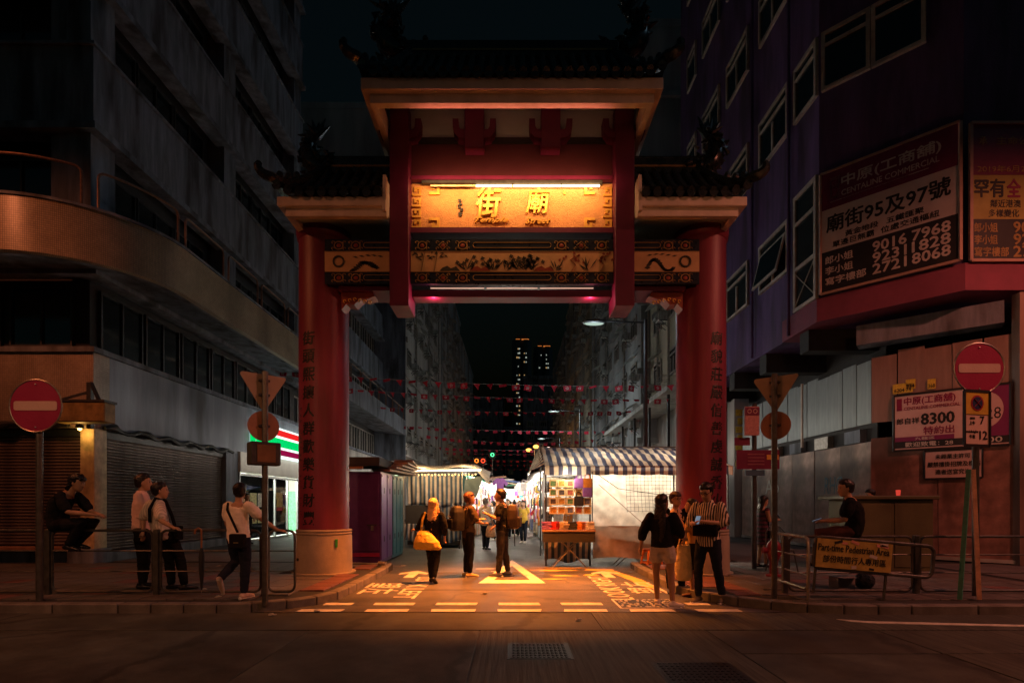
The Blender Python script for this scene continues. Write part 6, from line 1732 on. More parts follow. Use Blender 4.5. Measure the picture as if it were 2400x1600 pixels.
# ================================================================ cabinet, hydrant, chair, leaning boards, litter
uc = thing('utility_cabinet', 'wide dull green utility cabinet behind the railing', 'cabinet', (7.75, 11.4, .12))
m_ug = mat('dull_green_paint', (.10, .09, .045), .5, var=.2, scale=2, dirt=.3)
MB().box(6.92, 8.6, 11.0, 11.8, .1, 1.58).build('body', m_ug, uc, bevel=.015)
MB().box(6.72, 8.68, 10.93, 11.87, 1.58, 1.66).build('lid', m_ug, uc, bevel=.015)
for x in (6.98, 7.8): MB().box(x, x + .74, 10.985, 11.0, .2, 1.5).build('door', m_ug, uc, bevel=.005)
rc = thing('red_glass', 'small glowing red glass standing on the green cabinet', 'candle glass', (8.02, 11.2, 1.66))
MB().lathe([(.035, 0), (.045, .12), (.04, .12), (.03, .01)], 12).build('glass', emit('red_glow', (1, .08, .05), .6), rc, local=True)
MB().cyl((0, 0, .01), (0, 0, .09), .016, n=8).build('wick', emit('flame', (1, .8, .5), 2), rc, local=True)
hy = thing('fire_hydrant', 'dark red fire hydrant behind the hooped barrier', 'hydrant', (4.98, 10.26, .11))
m_hy = mat('hydrant_red', (.20, .015, .03), .3, var=.2, coat=.4)
MB().lathe([(.14, 0), (.15, .02), (.14, .05), (.08, .06), (.075, .3), (.10, .34), (.13, .42), (.135, .55), (.11, .64), (.06, .69), (.04, .73)], 20).build('body', m_hy, hy, local=True, smooth=True)
for s in (-1, 1): MB().cyl((s * .1, 0, .5), (s * .21, 0, .5), .055, n=12).build('nozzle', m_hy, hy, local=True)
MB().cyl((0, -.1, .48), (0, -.19, .48), .065, n=12).build('nozzle', m_hy, hy, local=True)
wc = thing('wire_chair', 'wire backed metal chair behind the hydrant', 'chair', (5.45, 10.9, .12))
MB().tube([(-.22, .2, .45), (-.2, .26, .78), (-.1, .28, .9), (.1, .28, .9), (.2, .26, .78), (.22, .2, .45)], .013, 6).build('back_hoop', m_pipe, wc, local=True)
for k in range(5): MB().cyl((-.12 + .06 * k, .21, .45), (-.1 + .05 * k, .275, .88), .006, n=5).build('back_wire', m_pipe, wc, local=True)
MB().lathe([(.22, 0), (.23, .02), (.22, .04)], 18, (0, 0, .43)).build('seat', m_pipe, wc, local=True)
for sx in (-1, 1):
    for sy in (-1, 1): MB().cyl((sx * .16, sy * .16, .43), (sx * .22, sy * .22, 0), .013, n=6).build('leg', m_pipe, wc, local=True)
for lab, c, dx in (('long green and white striped pole leaning on the parking sign post', (.05, .22, .16), 0), ('long salmon board leaning beside the green pole', (.5, .26, .16), .09)):
    p0 = Vector((XA(2236 + dx * 500, 7.85), 7.75, .12)); p1 = Vector((XA(2268 + dx * 110, 8.0), 7.98, 2.0))
    o = MB().bar(p0, p1, .055, .03).build('leaning_board', mat('lean_' + str(dx), c, .5, var=.35, scale=8)); tag(o, lab, 'board')
cx_ = thing('carton', 'small grey carton on the pavement behind the yellow board', 'carton', (5.35, 8.75, .12), .15)
MB().box(-.15, .15, -.11, .11, 0, .2).build('box', mat('carton_grey', (.24, .2, .18), .8, var=.2), cx_, local=True, bevel=.004)
MB().box(-.14, .14, -.2, -.11, .195, .2).build('flap', mat('carton_grey', (.24, .2, .18)), cx_, local=True)
o = MB().ball((5.75, 8.8, .24), (.16, .13, .14), 16, 12).build('refuse_bag', mat('crumpled_black_plastic', (.012, .012, .013), .3, bump=.8, bscale=22, bdist=.05), smooth='all'); tag(o, 'black refuse bag slumped beside the carton', 'bag')
# umbrella hooked on the railing
um = thing('umbrella', 'furled dark umbrella with brown crook hooked on the railing', 'umbrella', (-4.73, 8.14, .2))
MB().tube([(-.06, 0, .84), (-.05, 0, .90), (0, 0, .93), (.04, 0, .90), (.045, 0, .80), (.045, 0, .62)], .014, 7).build('handle', mat('crook_wood', (.3, .12, .05), .4), um, local=True, smooth=True)
MB().lathe([(.012, 0), (.02, .08), (.038, .3), (.042, .5), (.03, .58), (.018, .63)], 10, (.045, 0, 0)).build('canopy', mat('umbrella_cloth', (.02, .02, .022), .6), um, local=True, smooth=True)
MB().cyl((.045, 0, -.06), (.045, 0, .01), .006, n=6).build('tip', m_galv, um, local=True)
# drinks can and scraps of litter
o = MB().cyl((-2.98, 12.05, .165), (-2.8, 12.0, .165), .045, n=12).build('drinks_can', mat('can_metal', (.6, .55, .5), .3, metal=.8, var=.4, scale=20), smooth=True); tag(o, 'crushed drinks can lying on the pavement by the left pillar', 'can')
rnd = random.Random(17)
mlit = mat('litter_paper', (.5, .47, .42), .7, var=.2)
spots = [(-2.7, 7.45, 0, 'curb gutter before the leftmost dash'), (-3.2, 7.2, 0, 'road beside the left kerb'), (-4.3, 7.9, .12, 'pavement under the man in the white tee'), (-4.9, 8.6, .12, 'pavement behind the umbrella'), (.85, 6.9, 0, 'concrete before the give way dashes'), (-.45, 8.9, 0, 'orange lit asphalt'), (5.9, 9.2, .12, 'pavement beside the refuse bag'), (-2.6, 12.9, 0, 'end of the left kerb'), (-5.5, 11.4, .12, 'pavement in front of the store'), (-6.4, 11.8, .12, 'pavement before the side shutter'), (-.3, 16.5, 0, 'street between the stalls')]
for x, y, z, lab in spots:
    n = 7
    pl = [(x + rnd.uniform(.02, .045) * math.cos(2 * math.pi * k / n) * 1.4, y + rnd.uniform(.02, .035) * math.sin(2 * math.pi * k / n)) for k in range(n)]
    mb = MB().prism(pl, z + .008, z + .014)
    mb.v = [(a, b, c + (.02 if i % 3 == 0 else 0)) for i, (a, b, c) in enumerate(mb.v)]
    tag(mb.build('paper_scrap', mlit, origin=(x, y, z)), 'crumpled paper scrap on the ' + lab, 'litter', 'paper scraps')
# ================================================================ people
m_skin = mat('skin', (.42, .24, .15), .5, var=.08, scale=10, bump=.03)
m_skin_d = mat('tanned_skin', (.33, .18, .11), .5, var=.08, scale=10, bump=.03)
m_hair = mat('black_hair', (.010, .008, .008), .4, var=.3, scale=30, bump=.2, bscale=80)
m_eye = mat('dark_eye', (.01, .008, .007), .2)
m_lip = mat('lips', (.28, .09, .07), .5)
def cloth(name, col, rough=.92): return mat(name, col, rough, var=.16, scale=6, bump=.3, bscale=14, bdist=.015, spec=.08)
tex_fold = bpy.data.textures.new('cloth_folds', 'CLOUDS'); tex_fold.noise_scale = .075; tex_fold.noise_depth = 2
tex_hair = bpy.data.textures.new('hair_locks', 'CLOUDS'); tex_hair.noise_scale = .03; tex_hair.noise_depth = 2
STAND = dict(pel=(0, 0, .94), wai=(0, 0, 1.09), che=(0, 0, 1.29), nec=(0, -.01, 1.47), hed=(0, .025, 1.63), yaw=0, pitch=0,
             hpL=(-.09, 0, .91), hpR=(.09, 0, .91), knL=(-.10, .02, .50), knR=(.10, .02, .50), anL=(-.10, -.01, .085), anR=(.10, -.01, .085), ftL=(-.12, 1, 0), ftR=(.12, 1, 0),
             shL=(-.185, -.01, 1.42), shR=(.185, -.01, 1.42), elL=(-.235, -.03, 1.14), elR=(.235, -.03, 1.14), wrL=(-.235, .05, .90), wrR=(.235, .05, .90), hdL=None, hdR=None)
def person(label, loc, rz, H, pose, skin=None, top=None, bottom=None, shoes=None, hair=None, vox=.013, face=True, cat='person'):
    skin = skin or m_skin
    P = dict(STAND); P.update(pose); sc = H / 1.75
    t = thing('person', label, cat, loc, rz)
    t.scale = (sc, sc, sc)
    V = lambda k: Vector(P[k])
    N = 14
    def ring(c, side, fwd, rx, ry, n=N):
        return [Vector(c) + side * (rx * math.cos(2 * math.pi * i / n)) + fwd * (ry * math.sin(2 * math.pi * i / n)) for i in range(n)]
    def limb(mb, pts, flat=1.0):
        """tapered limb with round ends: pts = (point, radius)"""
        ps = [Vector(p) for p, r in pts]; rsd = [r for p, r in pts]
        rings = []; prev = None
        for i, p in enumerate(ps):
            tdir = (ps[min(i + 1, len(ps) - 1)] - ps[max(i - 1, 0)]).normalized()
            if prev is None: prev = Vector((1, 0, 0)) if abs(tdir.x) < .8 else Vector((0, 1, 0))
            side = (prev - tdir * prev.dot(tdir)).normalized(); prev = side; fwd = tdir.cross(side)
            if i == 0:
                for q in (.95, .6): rings.append(ring(p - tdir * rsd[0] * q, side, fwd, rsd[0] * math.sqrt(1 - q * q), rsd[0] * math.sqrt(1 - q * q), 10))
            rings.append(ring(p, side, fwd, rsd[i], rsd[i] * flat, 10))
            if i == len(ps) - 1:
                for q in (.6, .95): rings.append(ring(p + tdir * rsd[i] * q, side, fwd, rsd[i] * math.sqrt(1 - q * q), rsd[i] * math.sqrt(1 - q * q), 10))
        mb.loft(rings)
    hs = (V('hpR') - V('hpL')).normalized(); ss_ = (V('shR') - V('shL')).normalized()
    def torso(mb, g, z_low=0.0, hi=True, waist=1.0):
        c = [V('pel') - (V('wai') - V('pel')) * (.45 + z_low), V('pel'), V('wai'), V('che'), V('che') * .45 + V('nec') * .55, V('nec')]
        rr = [(.15, .105), (.165, .118), (.142 * waist, .10 * waist), (.165, .115), (.155, .088), (.062, .062)]
        rings = []
        for i, p in enumerate(c):
            k = min(1, max(0, (i - 1) / 3)); side = (hs * (1 - k) + ss_ * k).normalized()
            up = (c[min(i + 1, 5)] - c[max(i - 1, 0)]).normalized(); side = (side - up * side.dot(up)).normalized(); fwd = up.cross(side)
            rings.append(ring(p, side, fwd, rr[i][0] + g, rr[i][1] + g))
        if not hi: rings = rings[:5] + [[(v * .55 + Vector(c[5]) * .45) for v in rings[4]]]
        mb.loft(rings)
    nk = V('nec'); hd = V('hed')
    Rm = Matrix.Rotation(R(P['yaw']), 3, 'Z') @ Matrix.Rotation(R(P['pitch']), 3, 'X')
    def hp(x, y, z): return hd + Rm @ Vector((x, y, z))
    hx, hy, hz = Rm @ Vector((1, 0, 0)), Rm @ Vector((0, 1, 0)), Rm @ Vector((0, 0, 1))
    # ---- body: one continuous skin
    b = MB(); torso(b, 0.0)
    limb(b, [(nk - Vector((0, 0, .05)), .058), (nk + (hd - nk) * .5, .052), (hp(0, -.02, -.03), .05)])
    b.loft([ring(hp(0, y, z), hx, hy, rx, ry, 16) for z, y, rx, ry in ((-.118, .05, .022, .026), (-.098, .038, .048, .052), (-.055, .02, .064, .082), (0, .008, .073, .094), (.05, 0, .075, .097), (.09, -.006, .06, .078), (.115, -.008, .026, .035))])
    b.loft([ring(hp(0, y, z), hx, hy, r1, r2, 8) for z, y, r1, r2 in ((-.04, .095, .016, .02), (-.028, .108, .015, .018), (.0, .1, .010, .012), (.03, .088, .006, .01))])
    for s in (-1, 1): b.loft([ring(hp(s * .075, -.008, z), hx, hy, .012, r2, 8) for z, r2 in ((-.035, .008), (-.015, .018), (.01, .02), (.028, .012))])
    for s, q in ((-1, 'L'), (1, 'R')):
        sh_, el_, wr_ = V('sh' + q), V('el' + q), V('wr' + q)
        limb(b, [(sh_, .056), (sh_ * .55 + el_ * .45, .049), (el_, .039), (el_ * .7 + wr_ * .3, .040), (wr_, .026)])
        d = Vector(P['hd' + q]).normalized() if P['hd' + q] else (wr_ - el_).normalized()
        # palm and five fingers
        side = Vector((0, 0, 1)).cross(d)
        if side.length < .2: side = Vector((0, 1, 0)) * (1 if s > 0 else 1)
        side.normalize(); nrm = d.cross(side).normalized()
        if abs(d.z) > .75: side, nrm = Vector((0, 1, 0)), d.cross(Vector((0, 1, 0))).normalized()
        pc = wr_ + d * .05
        limb(b, [(wr_, .024), (pc, .030), (wr_ + d * .085, .030)], .75)
        curl = -nrm if (-nrm).z < nrm.z else nrm
        for k, (off, L) in enumerate(((-.030, .062), (-.010, .072), (.010, .068), (.028, .054))):
            a = wr_ + d * .088 + side * off; m1 = a + d * L * .55 + curl * .008; e = m1 + d * L * .38 + curl * .026
            limb(b, [(a, .0095), (m1, .0085), (e, .007)])
        a = wr_ + d * .03 - side * .026; limb(b, [(a, .012), (a + d * .035 - side * .022, .010), (a + d * .062 - side * .026 + curl * .012, .008)])
        hp_, kn, an = V('hp' + q), V('kn' + q), V('an' + q)
        calf = kn * .68 + an * .32
        limb(b, [(hp_, .088), (hp_ * .5 + kn * .5, .076), (kn, .054), (calf, .054), (an, .036)])
        f = Vector(P['ft' + q]).normalized()
        limb(b, [(an - Vector((0, 0, .035)) - f * .035, .036), (an + f * .06 - Vector((0, 0, .045)), .036), (an + f * .155 - Vector((0, 0, .06)), .026)], .8)
    def skinned(mb, name, m, v, it=4):
        o = mb.build(name, m, t, local=True)
        r_ = o.modifiers.new('surface', 'REMESH'); r_.mode = 'VOXEL'; r_.voxel_size = v; r_.use_smooth_shade = True
        s_ = o.modifiers.new('soften', 'SMOOTH'); s_.factor = .5; s_.iterations = it
        if name not in ('body', 'shoe'):
            d_ = o.modifiers.new('folds', 'DISPLACE'); d_.texture = tex_hair if name == 'hair' else tex_fold; d_.strength = .022 if name == 'hair' else .022; d_.mid_level = .45
        return o
    skinned(b, 'body', skin, min(vox, .011) if face else vox, 2)
    # ---- clothes
    if top:
        mb = MB(); torso(mb, .016, top.get('ext', .35), True if top.get('collar') else False, 1.12)
        for q in 'LR':
            sh_, el_, wr_ = V('sh' + q), V('el' + q), V('wr' + q); sl = top.get('sleeve', .62); w = top.get('loose', .014)
            if sl <= 0: limb(mb, [(sh_, .062), (sh_ * .92 + nk * .08, .05)]); continue
            if sl <= 1: limb(mb, [(sh_ + (nk - sh_) * .12, .068), (sh_, .066 + w * .4), (sh_ + (el_ - sh_) * sl * .6, .058 + w), (sh_ + (el_ - sh_) * sl, .052 + w)])
            else: limb(mb, [(sh_, .068), (sh_ * .5 + el_ * .5, .058 + w), (el_, .052 + w), (el_ + (wr_ - el_) * (sl - 1), .040 + w)])
        skinned(mb, top.get('name', 'shirt'), top['m'], vox)
        if top.get('collar'):
            skinned(MB().loft([ring(nk + Vector((0, 0, z)), ss_, Vector((0, 0, 1)).cross(ss_), rx, rx, 12) for z, rx in ((-.03, .085), (0, .075), (.04, .068))]), 'collar', top['m'], vox)
    if bottom:
        mb = MB(); kd = bottom.get('kind', 'trousers'); w = bottom.get('loose', .012)
        if kd in ('skirt', 'dress'):
            zl = bottom.get('len', .55)
            up = (V('wai') - V('pel')).normalized()
            rings = [ring(V('wai'), hs, Vector((0, 1, 0)), .16, .115), ring(V('pel'), hs, Vector((0, 1, 0)), .185, .135), ring(V('pel') - up * .2, hs, Vector((0, 1, 0)), .20, .15), ring(Vector((V('pel').x, V('pel').y, zl)), hs, Vector((0, 1, 0)), .19 + w, .15 + w)]
            mb.loft(rings)
        else:
            mb.loft([ring(V('wai') * .35 + V('pel') * .65 + Vector((0, 0, .03)), hs, Vector((0, 1, 0)), .158, .112), ring(V('pel'), hs, Vector((0, 1, 0)), .18, .132), ring(V('pel') - (V('wai') - V('pel')) * .5, hs, Vector((0, 1, 0)), .165, .12)])
            for q in 'LR':
                hp_, kn, an = V('hp' + q), V('kn' + q), V('an' + q); L = bottom.get('leg', 1.9)
                if L <= 1: limb(mb, [(hp_, .098), (hp_ + (kn - hp_) * L * .6, .096 + w), (hp_ + (kn - hp_) * L, .098 + w)])
                else: limb(mb, [(hp_, .098), (hp_ * .5 + kn * .5, .084 + w), (kn, .064 + w), (kn + (an - kn) * .4, .060 + w), (kn + (an - kn) * (L - 1), .048 + w)])
        skinned(mb, bottom.get('name', {'skirt': 'skirt', 'dress': 'dress_skirt'}.get(kd, 'shorts' if bottom.get('leg', 1.9) <= 1 else 'trousers')), bottom['m'], vox)
    if shoes:
        for q in 'LR':
            an = V('an' + q); f = Vector(P['ft' + q]).normalized(); mb = MB()
            limb(mb, [(an - Vector((0, 0, .04)) - f * .045, .044), (an + f * .05 - Vector((0, 0, .042)), .046), (an + f * .13 - Vector((0, 0, .052)), .040), (an + f * .175 - Vector((0, 0, .058)), .028)], .85)
            limb(mb, [(an + Vector((0, 0, .0)), .043), (an - Vector((0, 0, .03)), .044)])
            o = skinned(mb, 'shoe', shoes[0] if isinstance(shoes, (list, tuple)) else shoes, max(vox * .8, .009))
            if isinstance(shoes, (list, tuple)):
                mb = MB(); limb(mb, [(an - Vector((0, 0, .078)) - f * .06, .040), (an + f * .06 - Vector((0, 0, .078)), .046), (an + f * .17 - Vector((0, 0, .078)), .034)], .2)
                mb.build('sole', shoes[1], o, local=True, smooth='all')
    # ---- hair
    if hair is not None:
        mb = MB(); hm = hair.get('m', m_hair); L = hair.get('len', 0)
        rz_ = .098 if not hair.get('flat') else .09
        mb.loft([ring(hp(0, y, z), hx, hy, rx, ry, 14) for z, y, rx, ry in ((-.075, -.06, .05, .04), (-.04, -.05, .082, .07), (.015, -.04, .094, .092), (.06, -.036, .096, .108), (.095, -.018, .088, .106), (.13, -.012, .062, .078), (.148, -.012, .03, .04))])
        if hair.get('fringe'): mb.loft([ring(hp(0, y, z), hx, hy, rx, ry, 10) for z, y, rx, ry in ((.045, .078, .055, .02), (.075, .07, .066, .034), (.11, .04, .05, .05))])
        if L:
            wv = hair.get('w', .085)
            rings = []
            for k in range(7):
                u = k / 6; z = -.02 - L * u
                c = hd + Rm @ Vector((0, -.045 - .02 * u, 0)) + Vector((0, 0, z)) + (Vector((0, -.05, 0)) if P['pitch'] > -40 else Vector((0, 0, 0))) * min(1, u * 2)
                rings.append(ring(c, hx, Vector((0, 0, 1)).cross(hx), wv * (1 + .12 * math.sin(u * 3)) * (1 - .35 * u ** 3), .055 * (1 - .35 * u), 12))
            mb.loft(rings)
            if hair.get('side'):
                for s in (-1, 1): limb(mb, [(hp(s * .075, .0, .02), .035), (hp(s * .09, .01, -.12), .036), (hd + Vector((s * .11, .06, -.12 - L * .4)), .035), (hd + Vector((s * .10, .09, -L * .8)), .02)])
        if hair.get('bob'):
            for s in (-1, 1): limb(mb, [(hp(s * .07, -.01, .03), .032), (hp(s * .078, -.01, -.05), .03), (hp(s * .07, -.02, -.1), .018)])
        skinned(mb, 'hair', hm, min(vox, .012), 3)
    if face:
        for s in (-1, 1):
            MB().ball(hp(s * .03, .086, .012), (.012, .008, .008), 8, 5).build('eye', m_eye, t, local=True)
            MB().bar(hp(s * .014, .092, .034), hp(s * .046, .084, .034), .008, .006).build('eyebrow', m_hair, t, local=True)
        MB().ball(hp(0, .088, -.062), (.024, .008, .008), 8, 5).build('mouth', m_lip, t, local=True)
    if pose.get('glasses'):
        mb = MB()
        for s in (-1, 1): mb.tube([hp(s * .032 + .024 * math.cos(k * .63), .103, .01 + .02 * math.sin(k * .63)) for k in range(10)], .003, 4, True); mb.bar(hp(s * .058, .1, .015), hp(s * .078, .0, .015), .005)
        mb.bar(hp(-.01, .104, .014), hp(.01, .104, .014), .004)
        mb.build('glasses', m_eye, t, local=True)
    t['_s'] = sc
    return t
def wpt(t, p):
    """point of a person's own space, in the place"""
    s = t.scale[0]; a = t.rotation_euler.z
    return Vector((t.location.x + s * (p[0] * math.cos(a) - p[1] * math.sin(a)), t.location.y + s * (p[0] * math.sin(a) + p[1] * math.cos(a)), t.location.z + s * p[2]))
def belonging(name, label, cat, t):
    """top-level thing carried by a person, in the person's own space"""
    o = thing(name, label, cat, t.location, t.rotation_euler.z); o.scale = t.scale; return o
def soft(mb, name, m, t, v=.012, it=4):
    o = mb.build(name, m, t, local=True)
    r_ = o.modifiers.new('surface', 'REMESH'); r_.mode = 'VOXEL'; r_.voxel_size = v; r_.use_smooth_shade = True
    s_ = o.modifiers.new('soften', 'SMOOTH'); s_.factor = .5; s_.iterations = it
    return o
def rr_box(x0, x1, y0, y1, z0, z1): return MB().box(x0, x1, y0, y1, z0, z1)
def backpack(label, t, m, m2, w=.31, d=.2, h=.5, zc=1.22, y=-.12):
    k = belonging('backpack', label, 'backpack', t)
    mb = MB(); n = 14
    for_ = []
    for z, a, b_ in ((-.5, .75, .8), (-.44, .95, 1), (-.1, 1.02, 1.05), (.25, .98, .95), (.44, .8, .75), (.5, .5, .4)):
        for_.append([Vector((w / 2 * a * max(-1, min(1, 1.25 * math.cos(2 * math.pi * i / n))), y - d / 2 * 1.0 + d / 2 * b_ * max(-1, min(1, 1.2 * math.sin(2 * math.pi * i / n))), zc + h * z)) for i in range(n)])
    mb.loft(for_); soft(mb, 'pack_body', m, k)
    soft(MB().box(-w * .36, w * .36, y - d - .05, y - d + .05, zc - h * .42, zc - h * .02), 'front_pocket', m2, k, .012, 6)
    MB().tube([(-w * .3, y - d - .052, zc + h * .05), (0, y - d - .055, zc + h * .12), (w * .3, y - d - .052, zc + h * .05)], .006, 5).build('zip', m_galv, k, local=True)
    for s in (-1, 1):
        MB().tube([(s * .10, y + .02, zc + .2), (s * .115, -.02, 1.475), (s * .12, .09, 1.42), (s * .135, .125, 1.28), (s * .15, .08, 1.12), (s * .14, y + .02, zc - .2)], .018, 6).build('shoulder_strap', m2, k, local=True, smooth=True)
    MB().tube([(.1, y - .1, zc - h * .5), (.11, y - .11, zc - h * .5 - .2), (.1, y - .12, zc - h * .5 - .36)], .010, 5).build('loose_strap', m2, k, local=True)
    return k
def phone(label, t, q, p, rot=(R(60), 0, 0), lit=0.0):
    k = belonging('mobile_phone', label, 'phone', t)
    Rr = Matrix.Rotation(rot[2], 3, 'Z') @ Matrix.Rotation(rot[0], 3, 'X')
    MB().cbox(p, (.075, .009, .15), Rr).build('case', mat('phone_black', (.015, .015, .018), .3), k, local=True, bevel=.002)
    MB().cbox(Vector(p) + Rr @ Vector((0, .006, 0)), (.066, .003, .135), Rr).build('screen', emit('phone_screen', (.6, .75, 1), .25) if lit else m_glass, k, local=True)
    return k
# ---------------------------------------------------------------- the people of the photograph
c_black = cloth('black_cloth', (.012, .012, .013)); c_char = cloth('charcoal_cloth', (.035, .033, .033)); c_navy = cloth('dark_jeans', (.018, .022, .035))
c_pink = cloth('pale_pink_cloth', (.68, .46, .40)); c_white = cloth('white_cloth', (.76, .68, .60)); c_white2 = cloth('white_tee_cloth', (.82, .72, .60))
sh_black = mat('black_leather', (.012, .011, .011), .35); sh_white = mat('white_sneaker', (.62, .55, .48), .5); sole_w = mat('pale_sole', (.6, .55, .48), .6); sh_yel = mat('yellow_sneaker', (.66, .48, .16), .5); sh_gry = mat('grey_sneaker', (.2, .19, .17), .6)
FACE_R, FACE_L, FACE_C, FACE_A = R(-90), R(90), R(180), 0

# squatting man in black on the railing
p1 = person('man in black squatting on the railing with his feet on the rail', (-6.78, 8.2, .12), FACE_R, 1.74, dict(
    pel=(0, -.10, 1.07), wai=(0, -.14, 1.18), che=(0, -.09, 1.38), nec=(0, .06, 1.57), hed=(0, .17, 1.70), pitch=-14, yaw=0,
    hpL=(-.09, -.08, 1.06), hpR=(.09, -.08, 1.06), knL=(-.12, .36, 1.10), knR=(.12, .34, 1.08), anL=(-.06, .12, .78), anR=(.06, .08, .76), ftL=(-.05, 1, -.1), ftR=(.05, 1, -.1),
    shL=(-.18, .04, 1.50), shR=(.18, .04, 1.50), elL=(-.20, .22, 1.26), elR=(.21, .2, 1.26), wrL=(-.08, .44, 1.22), wrR=(.09, .46, 1.22), hdL=(.3, 1, -.2), hdR=(-.3, 1, -.2)),
    top=dict(m=c_black, sleeve=.75, loose=.02, ext=.2), bottom=dict(m=c_black), shoes=sh_black, hair=dict(len=.12, fringe=1))
# man in pink shirt, arms folded
p2 = person('man in pale pink shirt standing with folded arms by the railing', (-6.02, 8.78, .12), R(-68), 1.84, dict(
    elL=(-.25, .02, 1.14), elR=(.25, .02, 1.14), wrL=(.06, .18, 1.18), wrR=(-.08, .20, 1.13), hdL=(1, .1, 0), hdR=(-1, .1, .1), yaw=-6, knR=(.11, .03, .5), anR=(.13, .03, .085)),
    top=dict(m=c_pink, sleeve=1.8, collar=1, ext=-.05), bottom=dict(m=c_black), shoes=sh_black, hair=dict(flat=1))
# man in white shirt leaning on the rail
p3 = person('man in white short sleeved shirt leaning back on the railing', (-5.45, 8.5, .12), R(-38), 1.74, dict(
    pel=(.0, -.04, .92), wai=(-.02, -.09, 1.06), che=(-.05, -.12, 1.25), nec=(-.06, -.10, 1.43), hed=(-.05, -.06, 1.585), yaw=-28,
    anL=(-.12, .12, .085), anR=(.12, .22, .085), knL=(-.11, .08, .49), knR=(.12, .16, .5), shL=(-.24, -.14, 1.38), shR=(.13, -.14, 1.38),
    elL=(-.30, -.22, 1.13), wrL=(-.24, -.24, .95), elR=(.30, -.18, 1.13), wrR=(.50, -.08, 1.02), hdR=(1, .3, -.1)),
    top=dict(m=stripe_mat('fine_striped_shirt', (.78, .68, .58), (.56, .48, .40), .014, 0, .8), sleeve=.78, loose=.03, collar=1, ext=.25), bottom=dict(m=c_black), shoes=sh_black, hair=dict())
sb = belonging('shoulder_bag', 'dark shoulder bag slung over the leaning man in white', 'bag', p3)
MB().tube([(.04, -.24, 1.10), (.09, -.26, 1.3), (.12, -.19, 1.47), (.14, -.06, 1.43), (.17, .02, 1.2), (.2, .06, 1.0)], .024, 6).build('strap', c_black, sb, local=True, smooth=True)
soft(MB().box(.12, .3, .04, .14, .82, 1.04), 'bag_body', c_black, sb, .015, 6)
# man in white tee with crossbody bag
p4 = person('man in white tee with crossbody bag holding the end of the railing', (-3.98, 7.86, .12), R(-12), 1.66, dict(
    yaw=28, knL=(-.13, .10, .56), anL=(-.17, -.20, .32), ftL=(-.1, .5, -.9), anR=(.09, .0, .085), elR=(.34, .10, 1.20), wrR=(.50, .24, 1.04), hdR=(.9, .5, -.2), elL=(-.24, .04, 1.13), wrL=(-.16, .2, .98), wai=(-.02, 0, 1.09), che=(-.03, 0, 1.29)),
    top=dict(m=c_white2, sleeve=.62, loose=.026, ext=.25), bottom=dict(m=c_navy), shoes=[mat('pale_shoe', (.55, .40, .32), .5), sole_w], hair=dict())
cb_ = belonging('crossbody_bag', 'black crossbody bag on the hip of the man in the white tee', 'bag', p4)
MB().tube([(-.15, -.05, 1.46), (-.10, -.13, 1.36), (.02, -.145, 1.16), (.10, -.15, 1.02)], .018, 6).build('strap', c_black, cb_, local=True, smooth=True)
MB().tube([(-.15, -.05, 1.46), (-.10, .13, 1.34), (.05, .15, 1.1), (.17, .05, .98)], .018, 6).build('strap', c_black, cb_, local=True, smooth=True)
soft(MB().box(-.02, .24, -.20, -.12, .78, 1.0), 'bag_body', c_black, cb_, .013, 6)
MB().box(.07, .15, -.206, -.202, .86, .875).build('name_tab', mat('tab_metal', (.5, .4, .2), .3, metal=.8), cb_, local=True)
# guard at the store
p5 = person('man in dark suit standing outside the convenience store', (-9.05, 18.4, .12), R(-120), 1.72, dict(), top=dict(m=c_black, sleeve=1.9, loose=.02, name='jacket'), bottom=dict(m=c_black), shoes=sh_black, hair=dict(), vox=.018)
MB().slab([(-.05, 1.2), (.05, 1.2), (.06, 1.44), (-.06, 1.44)], (0, .135, 0), (1, 0, 0), (0, 0, 1), .006).build('shirt_front', c_white, p5, local=True)

# blonde woman with yellow tote
hair_b = mat('blonde_pink_hair', (.72, .42, .15), .5, var=.35, scale=18, bump=.2, bscale=60)
p6 = person('woman with long blonde hair walking under the gate', (-1.5, 10.25, 0), R(-10), 1.58, dict(
    anL=(-.06, .06, .085), anR=(.09, -.22, .12), knR=(.09, -.02, .5), ftR=(.1, .8, -.45), knL=(-.08, .06, .5), elL=(-.30, -.02, 1.16), wrL=(-.42, .12, 1.10), hdL=(-1, .6, 0), elR=(.26, -.02, 1.15), wrR=(.22, .1, .95)),
    top=dict(m=c_black, sleeve=1.6, loose=.02, ext=.3), bottom=dict(m=c_black, loose=.006), shoes=sh_black, hair=dict(m=hair_b, len=.52, w=.10, side=1))
m_tote = mat('yellow_tote_cloth', (.70, .42, .05), .6, var=.18, scale=6, bump=.4, bscale=12, bdist=.03)
tt = belonging('tote_bag', 'large yellow tote bag hanging from the blonde woman', 'bag', p6)
def bagr(z, w, d, cx, cy): return [Vector((cx + w * math.cos(2 * math.pi * i / 14), cy + d * math.sin(2 * math.pi * i / 14), z)) for i in range(14)]
mb = MB(); mb.loft([bagr(.70, .27, .09, -.06, -.15), bagr(.74, .31, .12, -.07, -.16), bagr(.86, .28, .13, -.09, -.16), bagr(1.02, .17, .09, -.14, -.14), bagr(1.10, .10, .05, -.16, -.12)])
soft(mb, 'bag_body', m_tote, tt, .014, 3)
MB().tube([(-.22, -.12, 1.06), (-.20, -.1, 1.3), (-.16, -.04, 1.47), (-.15, .06, 1.44), (-.18, .1, 1.25), (-.2, -.05, 1.05)], .026, 6).build('handle', m_tote, tt, local=True, smooth=True)
